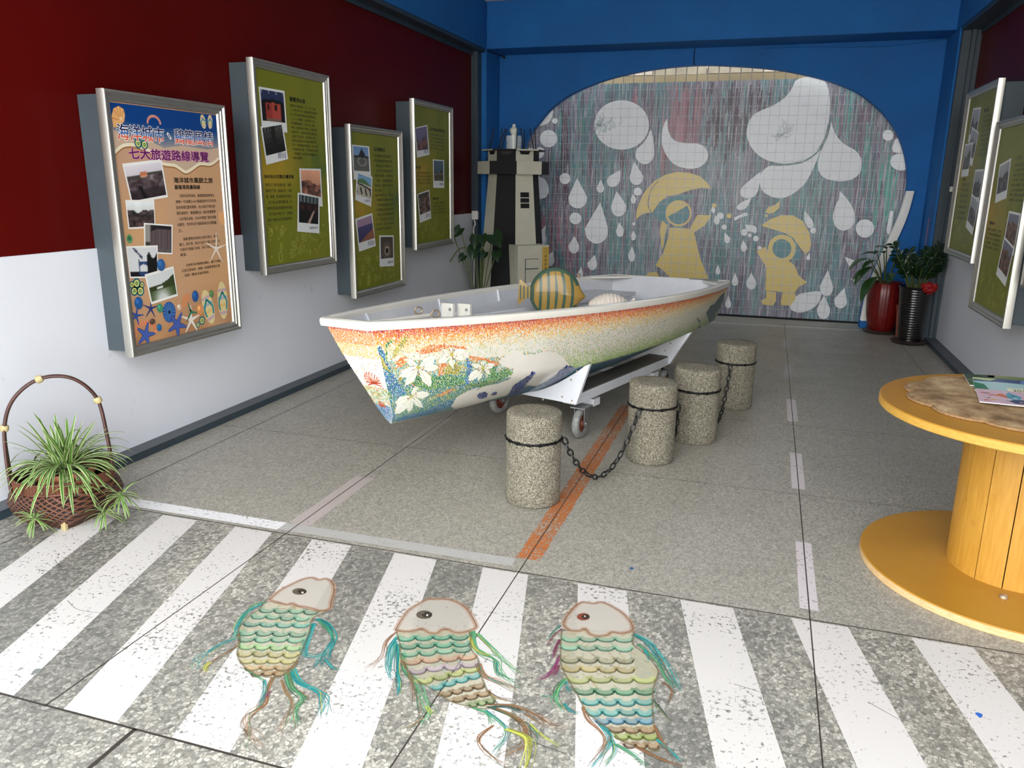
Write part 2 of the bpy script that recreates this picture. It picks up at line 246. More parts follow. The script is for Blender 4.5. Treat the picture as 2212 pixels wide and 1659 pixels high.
# ---- artwork outlines measured on the floor, the tiled wall and the hull (metres)
WHITE_DROPS=[[(-1.46,2.226),(-1.462,2.183),(-1.471,2.14),(-1.489,2.099),(-1.514,2.061),(-1.545,2.028),(-1.583,1.999),(-1.626,1.975),(-1.673,1.958),(-1.723,1.948),(-1.775,1.944),(-1.827,1.948),(-1.879,1.959),(-1.928,1.976),(-1.974,2.0),(-2.016,2.029),(-2.051,2.064),(-2.081,2.102),(-2.103,2.144),(-2.117,2.188),(-2.122,2.233),(-2.12,2.278),(-2.109,2.321),(-2.091,2.362),(-2.065,2.4),(-2.032,2.433),(-1.993,2.461),(-1.95,2.483),(-1.902,2.499),(-1.852,2.509),(-1.801,2.511),(-1.749,2.507),(-1.699,2.496),(-1.651,2.478),(-1.606,2.454),(-1.566,2.425),(-1.531,2.392),(-1.502,2.354),(-1.481,2.313),(-1.467,2.27)],[(-1.437,2.183),(-1.4,2.065),(-1.38,1.886),(-1.417,1.806),(-1.488,1.776),(-1.562,1.806),(-1.601,1.866),(-1.59,1.946),(-1.521,2.016),(-1.473,2.085)],[(-1.247,2.308),(-1.286,2.221),(-1.301,2.123),(-1.295,2.025),(-1.27,1.946),(-1.225,1.867),(-1.138,1.778),(-0.993,1.729),(-0.852,1.739),(-0.767,1.808),(-0.751,1.887),(-0.788,1.965),(-0.871,2.01),(-0.991,2.018),(-1.113,2.034),(-1.187,2.083),(-1.233,2.181)],[(-2.582,2.077),(-2.586,2.048),(-2.599,2.021),(-2.619,1.999),(-2.645,1.984),(-2.675,1.975),(-2.707,1.975),(-2.737,1.984),(-2.764,2.0),(-2.786,2.022),(-2.8,2.049),(-2.805,2.078),(-2.801,2.107),(-2.788,2.133),(-2.768,2.155),(-2.742,2.171),(-2.711,2.179),(-2.68,2.178),(-2.649,2.17),(-2.623,2.154),(-2.601,2.132),(-2.588,2.106)],[(-2.581,2.284),(-2.584,2.27),(-2.594,2.259),(-2.608,2.253),(-2.623,2.253),(-2.638,2.259),(-2.648,2.271),(-2.652,2.285),(-2.649,2.299),(-2.639,2.31),(-2.625,2.316),(-2.609,2.316),(-2.595,2.31),(-2.585,2.298)],[(-2.908,2.227),(-2.83,2.226),(-2.752,2.241),(-2.687,2.275),(-2.651,2.356),(-2.657,2.416),(-2.823,2.419)],[(-2.949,1.969),(-2.858,1.958),(-2.814,1.979),(-2.757,1.958),(-2.745,1.917),(-2.762,1.865),(-2.811,1.84),(-2.947,1.844)],[(-2.897,1.612),(-2.807,1.624),(-2.738,1.593),(-2.692,1.53),(-2.674,1.456),(-2.689,1.403),(-2.733,1.36),(-2.893,1.357)],[(-2.399,1.6),(-2.401,1.581),(-2.409,1.564),(-2.422,1.549),(-2.438,1.539),(-2.458,1.533),(-2.478,1.533),(-2.498,1.538),(-2.515,1.548),(-2.529,1.563),(-2.538,1.58),(-2.541,1.599),(-2.539,1.618),(-2.531,1.635),(-2.518,1.65),(-2.501,1.66),(-2.482,1.665),(-2.462,1.666),(-2.442,1.66),(-2.425,1.65),(-2.411,1.636),(-2.402,1.619)],[(-2.315,1.607),(-2.192,1.398),(-2.184,1.362),(-2.187,1.325),(-2.202,1.292),(-2.227,1.265),(-2.26,1.247),(-2.297,1.241),(-2.334,1.246),(-2.368,1.262),(-2.395,1.288),(-2.412,1.321),(-2.418,1.358),(-2.412,1.394)],[(-2.016,1.595),(-1.974,1.504),(-1.971,1.488),(-1.972,1.472),(-1.978,1.457),(-1.987,1.445),(-2.0,1.437),(-2.014,1.434),(-2.028,1.437),(-2.042,1.444),(-2.052,1.456),(-2.059,1.471),(-2.062,1.487),(-2.06,1.503)],[(-1.779,1.708),(-1.779,1.581),(-1.824,1.519),(-1.898,1.506),(-1.937,1.559),(-1.925,1.621),(-1.862,1.662)],[(-1.615,1.81),(-1.507,1.65),(-1.501,1.623),(-1.503,1.596),(-1.512,1.57),(-1.529,1.55),(-1.551,1.537),(-1.576,1.532),(-1.601,1.537),(-1.624,1.549),(-1.643,1.569),(-1.656,1.594),(-1.66,1.622),(-1.657,1.649)],[(-1.504,1.456),(-1.506,1.442),(-1.511,1.429),(-1.52,1.418),(-1.532,1.411),(-1.545,1.407),(-1.56,1.406),(-1.574,1.41),(-1.586,1.417),(-1.596,1.428),(-1.603,1.441),(-1.606,1.454),(-1.604,1.468),(-1.599,1.481),(-1.59,1.492),(-1.578,1.499),(-1.565,1.504),(-1.55,1.504),(-1.536,1.5),(-1.524,1.493),(-1.514,1.482),(-1.507,1.47)],[(-1.607,1.43),(-1.574,1.374),(-1.571,1.36),(-1.572,1.345),(-1.576,1.332),(-1.582,1.322),(-1.591,1.315),(-1.601,1.312),(-1.611,1.315),(-1.62,1.321),(-1.628,1.331),(-1.633,1.344),(-1.635,1.359),(-1.634,1.373)],[(-1.814,1.458),(-1.695,1.3),(-1.688,1.266),(-1.69,1.232),(-1.702,1.201),(-1.721,1.176),(-1.746,1.159),(-1.775,1.153),(-1.804,1.158),(-1.831,1.173),(-1.853,1.198),(-1.867,1.228),(-1.873,1.263),(-1.869,1.297)],[(-2.246,1.119),(-2.248,1.098),(-2.257,1.079),(-2.27,1.063),(-2.288,1.052),(-2.309,1.045),(-2.33,1.045),(-2.351,1.05),(-2.37,1.061),(-2.384,1.076),(-2.394,1.095),(-2.398,1.115),(-2.395,1.135),(-2.387,1.154),(-2.373,1.17),(-2.355,1.182),(-2.335,1.188),(-2.313,1.189),(-2.292,1.183),(-2.274,1.173),(-2.259,1.157),(-2.25,1.139)],[(-2.01,1.32),(-1.91,1.027),(-1.9,0.979),(-1.904,0.93),(-1.922,0.885),(-1.953,0.849),(-1.993,0.824),(-2.038,0.815),(-2.084,0.821),(-2.126,0.843),(-2.16,0.878),(-2.182,0.922),(-2.19,0.971),(-2.183,1.02)],[(-2.326,0.898),(-2.268,0.791),(-2.263,0.766),(-2.265,0.741),(-2.274,0.718),(-2.288,0.699),(-2.307,0.686),(-2.328,0.681),(-2.349,0.685),(-2.369,0.696),(-2.385,0.714),(-2.395,0.737),(-2.398,0.762),(-2.395,0.787)],[(-1.765,1.084),(-1.706,1.0),(-1.702,0.978),(-1.703,0.956),(-1.709,0.936),(-1.719,0.92),(-1.732,0.909),(-1.747,0.905),(-1.762,0.908),(-1.776,0.918),(-1.787,0.934),(-1.794,0.954),(-1.797,0.976),(-1.795,0.997)],[(-1.585,0.988),(-1.554,0.934),(-1.551,0.919),(-1.552,0.904),(-1.555,0.89),(-1.561,0.878),(-1.569,0.871),(-1.579,0.868),(-1.588,0.87),(-1.597,0.877),(-1.604,0.888),(-1.609,0.902),(-1.611,0.917),(-1.61,0.932)],[(-1.565,1.068),(-1.568,1.058),(-1.576,1.052),(-1.587,1.052),(-1.596,1.058),(-1.599,1.067),(-1.597,1.077),(-1.588,1.083),(-1.578,1.084),(-1.569,1.078)],[(-1.592,0.798),(-1.554,0.702),(-1.55,0.68),(-1.551,0.658),(-1.555,0.638),(-1.564,0.621),(-1.575,0.611),(-1.587,0.606),(-1.6,0.61),(-1.613,0.619),(-1.622,0.635),(-1.629,0.655),(-1.632,0.677),(-1.631,0.699)],[(-2.055,0.674),(-2.028,0.581),(-2.024,0.558),(-2.025,0.535),(-2.033,0.514),(-2.046,0.496),(-2.062,0.484),(-2.081,0.48),(-2.1,0.483),(-2.118,0.493),(-2.132,0.509),(-2.141,0.53),(-2.144,0.554),(-2.141,0.577)],[(-2.599,0.698),(-2.587,0.605),(-2.582,0.582),(-2.585,0.558),(-2.594,0.536),(-2.609,0.518),(-2.628,0.506),(-2.649,0.502),(-2.671,0.505),(-2.691,0.515),(-2.707,0.531),(-2.717,0.553),(-2.72,0.576),(-2.717,0.6)],[(-2.224,0.515),(-2.205,0.439),(-2.202,0.421),(-2.203,0.403),(-2.207,0.387),(-2.214,0.373),(-2.224,0.364),(-2.234,0.361),(-2.245,0.363),(-2.255,0.371),(-2.263,0.384),(-2.268,0.4),(-2.27,0.418),(-2.268,0.436)],[(-2.413,0.426),(-2.398,0.38),(-2.396,0.368),(-2.397,0.355),(-2.402,0.343),(-2.41,0.334),(-2.421,0.328),(-2.433,0.325),(-2.446,0.326),(-2.457,0.332),(-2.466,0.34),(-2.471,0.352),(-2.473,0.364),(-2.471,0.377)],[(-2.698,1.021),(-2.752,0.972),(-2.792,0.884),(-2.767,0.797),(-2.72,0.777),(-2.694,0.843),(-2.712,0.93)],[(0.14,2.678),(0.234,2.716),(0.398,2.706),(0.477,2.629),(0.523,2.475),(0.536,2.248),(0.505,2.061),(0.417,1.914),(0.259,1.818),(0.093,1.792),(-0.104,1.834),(-0.253,1.947),(-0.332,2.108),(-0.312,2.268),(-0.234,2.352),(-0.07,2.423),(0.048,2.504),(0.112,2.596)],[(0.492,1.988),(0.47,1.893),(0.448,1.808),(0.365,1.593),(0.24,1.461),(0.107,1.402),(-0.025,1.431),(-0.118,1.5),(-0.147,1.631),(-0.095,1.737),(0.03,1.781),(0.239,1.807),(0.378,1.882)],[(0.563,2.248),(0.611,2.123),(0.714,2.008),(0.843,1.935),(0.914,1.841),(0.923,1.704),(0.847,1.623),(0.717,1.599),(0.57,1.627),(0.49,1.701),(0.469,1.808),(0.488,1.924),(0.544,2.082)],[(-0.142,1.701),(-0.155,1.477),(-0.236,1.396),(-0.33,1.417),(-0.35,1.475),(-0.318,1.542)],[(-0.219,1.399),(-0.271,1.286),(-0.351,1.262),(-0.378,1.3),(-0.314,1.359)],[(0.728,1.496),(0.82,1.405),(0.898,1.288),(0.923,1.18),(0.899,1.099),(0.817,1.055),(0.733,1.095),(0.687,1.196),(0.704,1.338),(0.73,1.403)],[(1.135,1.088),(1.134,1.059),(1.126,1.033),(1.111,1.01),(1.09,0.994),(1.065,0.985),(1.037,0.984),(1.01,0.991),(0.985,1.007),(0.965,1.028),(0.951,1.054),(0.944,1.083),(0.944,1.112),(0.953,1.138),(0.968,1.161),(0.989,1.177),(1.015,1.186),(1.042,1.186),(1.069,1.179),(1.093,1.164),(1.114,1.143),(1.128,1.117)],[(1.214,2.092),(1.213,2.076),(1.209,2.061),(1.2,2.049),(1.188,2.04),(1.174,2.036),(1.158,2.036),(1.142,2.04),(1.128,2.049),(1.116,2.062),(1.108,2.077),(1.104,2.093),(1.104,2.109),(1.109,2.124),(1.118,2.136),(1.13,2.145),(1.144,2.149),(1.16,2.149),(1.176,2.144),(1.19,2.136),(1.201,2.123),(1.21,2.108)],[(1.217,1.965),(1.237,2.047),(1.283,2.067),(1.343,2.057),(1.38,1.914),(1.243,1.914)],[(1.216,1.81),(1.246,1.887),(1.402,1.887),(1.42,1.749),(1.315,1.724),(1.242,1.758)],[(0.376,1.266),(0.471,1.163),(0.488,1.097),(0.448,1.074),(0.395,1.134)],[(0.524,1.049),(0.522,1.035),(0.515,1.023),(0.503,1.016),(0.489,1.016),(0.475,1.022),(0.465,1.033),(0.461,1.047),(0.463,1.062),(0.47,1.074),(0.482,1.08),(0.496,1.081),(0.51,1.075),(0.52,1.063)],[(-0.52,1.191),(-0.522,1.174),(-0.532,1.16),(-0.547,1.152),(-0.564,1.152),(-0.58,1.159),(-0.591,1.172),(-0.596,1.189),(-0.594,1.206),(-0.584,1.219),(-0.569,1.227),(-0.552,1.227),(-0.536,1.22),(-0.525,1.207)],[(-0.657,1.312),(-0.619,1.256),(-0.632,1.211),(-0.67,1.244)],[(-0.62,1.2),(-0.564,1.148),(-0.561,1.134),(-0.561,1.12),(-0.565,1.106),(-0.571,1.096),(-0.58,1.089),(-0.591,1.086),(-0.602,1.088),(-0.612,1.095),(-0.62,1.105),(-0.626,1.118),(-0.628,1.132),(-0.627,1.147)],[(-0.474,1.06),(-0.476,1.045),(-0.486,1.034),(-0.501,1.029),(-0.516,1.033),(-0.527,1.043),(-0.532,1.058),(-0.529,1.073),(-0.52,1.084),(-0.505,1.089),(-0.49,1.085),(-0.479,1.074)],[(-0.494,0.997),(-0.428,0.935),(-0.425,0.921),(-0.425,0.906),(-0.429,0.893),(-0.435,0.882),(-0.444,0.875),(-0.455,0.872),(-0.466,0.874),(-0.476,0.881),(-0.484,0.891),(-0.49,0.904),(-0.492,0.918),(-0.491,0.933)],[(-0.399,1.171),(-0.314,1.218),(-0.271,1.23),(-0.242,1.204),(-0.333,1.172),(-0.386,1.137)],[(-0.232,1.005),(-0.235,0.988),(-0.244,0.974),(-0.259,0.966),(-0.275,0.966),(-0.291,0.973),(-0.303,0.986),(-0.308,1.003),(-0.305,1.02),(-0.296,1.033),(-0.281,1.041),(-0.265,1.042),(-0.249,1.035),(-0.237,1.022)],[(-0.185,0.972),(-0.188,0.96),(-0.197,0.952),(-0.21,0.952),(-0.22,0.959),(-0.225,0.971),(-0.222,0.983),(-0.213,0.991),(-0.201,0.991),(-0.19,0.984)],[(-0.274,0.913),(-0.228,0.843),(-0.225,0.828),(-0.225,0.814),(-0.229,0.801),(-0.236,0.79),(-0.245,0.783),(-0.256,0.78),(-0.268,0.782),(-0.278,0.788),(-0.287,0.799),(-0.293,0.812),(-0.296,0.826),(-0.295,0.84)],[(-0.26,1.095),(-0.17,1.086),(-0.132,1.053),(-0.141,0.996),(-0.198,1.017),(-0.243,1.027)],[(-0.098,0.936),(-0.101,0.919),(-0.112,0.906),(-0.128,0.901),(-0.145,0.905),(-0.158,0.917),(-0.164,0.934),(-0.161,0.951),(-0.15,0.964),(-0.134,0.969),(-0.117,0.965),(-0.104,0.953)],[(-0.06,0.828),(-0.063,0.815),(-0.074,0.806),(-0.087,0.806),(-0.099,0.814),(-0.104,0.827),(-0.101,0.84),(-0.091,0.849),(-0.077,0.849),(-0.066,0.842)],[(-0.542,0.613),(-0.514,0.546),(-0.511,0.534),(-0.511,0.521),(-0.514,0.51),(-0.52,0.5),(-0.527,0.494),(-0.536,0.492),(-0.544,0.493),(-0.553,0.499),(-0.559,0.508),(-0.564,0.519),(-0.566,0.531),(-0.565,0.544)],[(-0.338,0.529),(-0.293,0.428),(-0.29,0.415),(-0.291,0.401),(-0.295,0.389),(-0.303,0.379),(-0.313,0.372),(-0.325,0.37),(-0.337,0.371),(-0.349,0.377),(-0.358,0.386),(-0.364,0.398),(-0.367,0.411),(-0.366,0.424)],[(-0.151,0.537),(-0.09,0.431),(-0.085,0.409),(-0.085,0.387),(-0.091,0.367),(-0.102,0.35),(-0.117,0.339),(-0.134,0.334),(-0.152,0.337),(-0.169,0.347),(-0.183,0.362),(-0.192,0.382),(-0.196,0.404),(-0.195,0.426)],[(-0.396,0.255),(-0.356,0.16),(-0.353,0.144),(-0.353,0.128),(-0.357,0.114),(-0.364,0.102),(-0.373,0.094),(-0.384,0.091),(-0.395,0.093),(-0.405,0.1),(-0.413,0.111),(-0.419,0.125),(-0.422,0.14),(-0.421,0.156)],[(0.697,0.602),(0.766,0.428),(0.773,0.399),(0.773,0.37),(0.766,0.343),(0.753,0.321),(0.735,0.306),(0.713,0.3),(0.691,0.303),(0.669,0.316),(0.651,0.337),(0.639,0.363),(0.633,0.392),(0.634,0.422)],[(0.685,0.307),(0.761,0.167),(0.769,0.136),(0.769,0.104),(0.762,0.074),(0.749,0.05),(0.731,0.034),(0.709,0.027),(0.686,0.031),(0.665,0.045),(0.647,0.067),(0.634,0.095),(0.628,0.127),(0.629,0.159)],[(0.897,0.407),(0.932,0.281),(0.939,0.255),(0.939,0.228),(0.932,0.204),(0.919,0.184),(0.901,0.17),(0.881,0.165),(0.859,0.168),(0.838,0.179),(0.821,0.197),(0.809,0.221),(0.804,0.248),(0.805,0.274)],[(0.859,0.761),(0.977,0.721),(0.923,0.652)],[(0.478,0.791),(0.487,0.744),(0.489,0.736),(0.49,0.727),(0.488,0.72),(0.484,0.713),(0.479,0.709),(0.473,0.707),(0.467,0.709),(0.461,0.712),(0.456,0.718),(0.453,0.726),(0.451,0.734),(0.451,0.743)],[(0.319,0.165),(0.356,0.237),(0.404,0.302),(0.489,0.329),(0.637,0.351),(0.649,0.276),(0.602,0.169),(0.468,0.092),(0.358,0.104)],[(1.279,1.285),(1.311,1.265),(1.308,1.039),(1.271,1.049),(1.267,1.135)],[(0.949,0.507),(1.0,0.521),(1.005,0.476)]]
YELLOW_SHAPES=[[(-1.559,1.12),(-1.558,1.224),(-1.509,1.38),(-1.451,1.483),(-1.353,1.586),(-1.233,1.657),(-1.092,1.69),(-0.949,1.679),(-0.826,1.641),(-0.741,1.572),(-0.687,1.497),(-0.796,1.508),(-0.936,1.48),(-1.075,1.427),(-1.197,1.405),(-1.286,1.333),(-1.363,1.214),(-1.395,1.207),(-1.468,1.195),(-1.519,1.163)],[(-1.243,1.118),(-1.173,1.068),(-1.194,0.933),(-1.201,0.828),(-1.222,0.765),(-1.261,0.993)],[(-1.144,1.038),(-0.865,1.029),(-0.826,0.903),(-0.755,0.677),(-0.644,0.436),(-1.086,0.415),(-1.198,0.522),(-1.292,0.572),(-1.2,0.744),(-1.153,0.934)],[(-0.825,1.195),(-0.66,1.193),(-0.726,1.08),(-0.861,0.974),(-0.897,1.045)],[(-1.438,0.42),(-1.355,0.484),(-1.27,0.494),(-1.228,0.421)],[(-1.187,1.16),(-1.196,1.242),(-1.151,1.315),(-1.054,1.347),(-0.945,1.308),(-1.063,1.229)],[(-0.083,1.088),(-0.001,1.158),(0.124,1.212),(0.253,1.215),(0.365,1.156),(0.452,1.025),(0.487,0.892),(0.468,0.802),(0.434,0.778),(0.374,0.844),(0.276,0.964),(0.164,1.017),(0.052,1.047)],[(-0.052,1.241),(-0.025,1.302),(0.049,1.326),(0.098,1.377),(0.099,1.294),(0.046,1.241),(-0.007,1.227)],[(-0.112,0.792),(-0.018,0.846),(0.044,0.768),(0.127,0.703),(0.259,0.692),(0.329,0.638),(0.383,0.526),(0.483,0.449),(0.396,0.389),(0.359,0.318),(0.227,0.323),(0.027,0.331),(0.015,0.602),(-0.061,0.714)],[(0.039,0.325),(0.151,0.316),(0.16,0.214),(0.132,0.156),(0.02,0.159),(-0.018,0.204),(0.046,0.238)],[(0.227,0.32),(0.364,0.314),(0.377,0.249),(0.326,0.163),(0.219,0.168),(0.215,0.217)],[(-0.022,1.202),(-0.025,1.193),(-0.032,1.187),(-0.041,1.187),(-0.049,1.192),(-0.053,1.201),(-0.051,1.21),(-0.044,1.216),(-0.034,1.217),(-0.026,1.211)],[(-0.612,1.309),(-0.614,1.295),(-0.624,1.285),(-0.637,1.281),(-0.651,1.284),(-0.661,1.294),(-0.666,1.308),(-0.663,1.321),(-0.654,1.331),(-0.641,1.335),(-0.627,1.332),(-0.616,1.322)],[(-0.428,1.193),(-0.431,1.178),(-0.44,1.167),(-0.455,1.163),(-0.469,1.166),(-0.481,1.177),(-0.486,1.191),(-0.483,1.206),(-0.473,1.217),(-0.459,1.221),(-0.444,1.218),(-0.433,1.207)]]
TEAL_SHAPES=[[(-1.256,1.353),(-1.155,1.396),(-1.034,1.424),(-0.893,1.44),(-0.86,1.401),(-0.969,1.369),(-1.071,1.357),(-1.16,1.304),(-1.203,1.222),(-1.191,1.119),(-1.166,1.058),(-1.24,1.077),(-1.351,1.177),(-1.315,1.281)],[(-0.924,1.211),(-0.927,1.176),(-0.94,1.143),(-0.962,1.115),(-0.991,1.095),(-1.025,1.083),(-1.062,1.083),(-1.097,1.092),(-1.129,1.111),(-1.155,1.137),(-1.172,1.17),(-1.179,1.206),(-1.176,1.242),(-1.163,1.275),(-1.141,1.302),(-1.111,1.322),(-1.077,1.333),(-1.041,1.334),(-1.006,1.324),(-0.974,1.305),(-0.949,1.279),(-0.932,1.247)],[(0.282,0.834),(0.281,0.8),(0.27,0.77),(0.252,0.743),(0.227,0.724),(0.197,0.714),(0.164,0.712),(0.133,0.721),(0.104,0.738),(0.08,0.762),(0.064,0.793),(0.057,0.826),(0.058,0.859),(0.069,0.89),(0.088,0.916),(0.113,0.935),(0.143,0.945),(0.175,0.946),(0.207,0.938),(0.235,0.921),(0.259,0.896),(0.275,0.866)],[(0.232,0.974),(0.355,0.82),(0.404,0.754),(0.344,0.707),(0.284,0.773),(0.295,0.886)]]
RINGS=[([(-0.904,1.212),(-0.905,1.182),(-0.912,1.154),(-0.926,1.127),(-0.944,1.105),(-0.967,1.086),(-0.994,1.074),(-1.023,1.067),(-1.053,1.066),(-1.083,1.071),(-1.112,1.083),(-1.137,1.1),(-1.159,1.122),(-1.176,1.147),(-1.187,1.176),(-1.192,1.205),(-1.19,1.235),(-1.183,1.264),(-1.169,1.29),(-1.15,1.313),(-1.127,1.331),(-1.1,1.343),(-1.071,1.35),(-1.041,1.35),(-1.011,1.345),(-0.983,1.333),(-0.958,1.316),(-0.937,1.295),(-0.92,1.269),(-0.909,1.241)],0.022),([(0.3,0.834),(0.299,0.806),(0.294,0.779),(0.282,0.754),(0.266,0.732),(0.246,0.714),(0.222,0.702),(0.196,0.695),(0.169,0.694),(0.141,0.699),(0.115,0.709),(0.092,0.725),(0.071,0.746),(0.055,0.77),(0.045,0.797),(0.039,0.825),(0.04,0.853),(0.046,0.881),(0.057,0.906),(0.074,0.927),(0.094,0.945),(0.118,0.957),(0.144,0.963),(0.171,0.964),(0.198,0.959),(0.224,0.949),(0.247,0.933),(0.267,0.912),(0.283,0.889),(0.294,0.862)],0.05)]
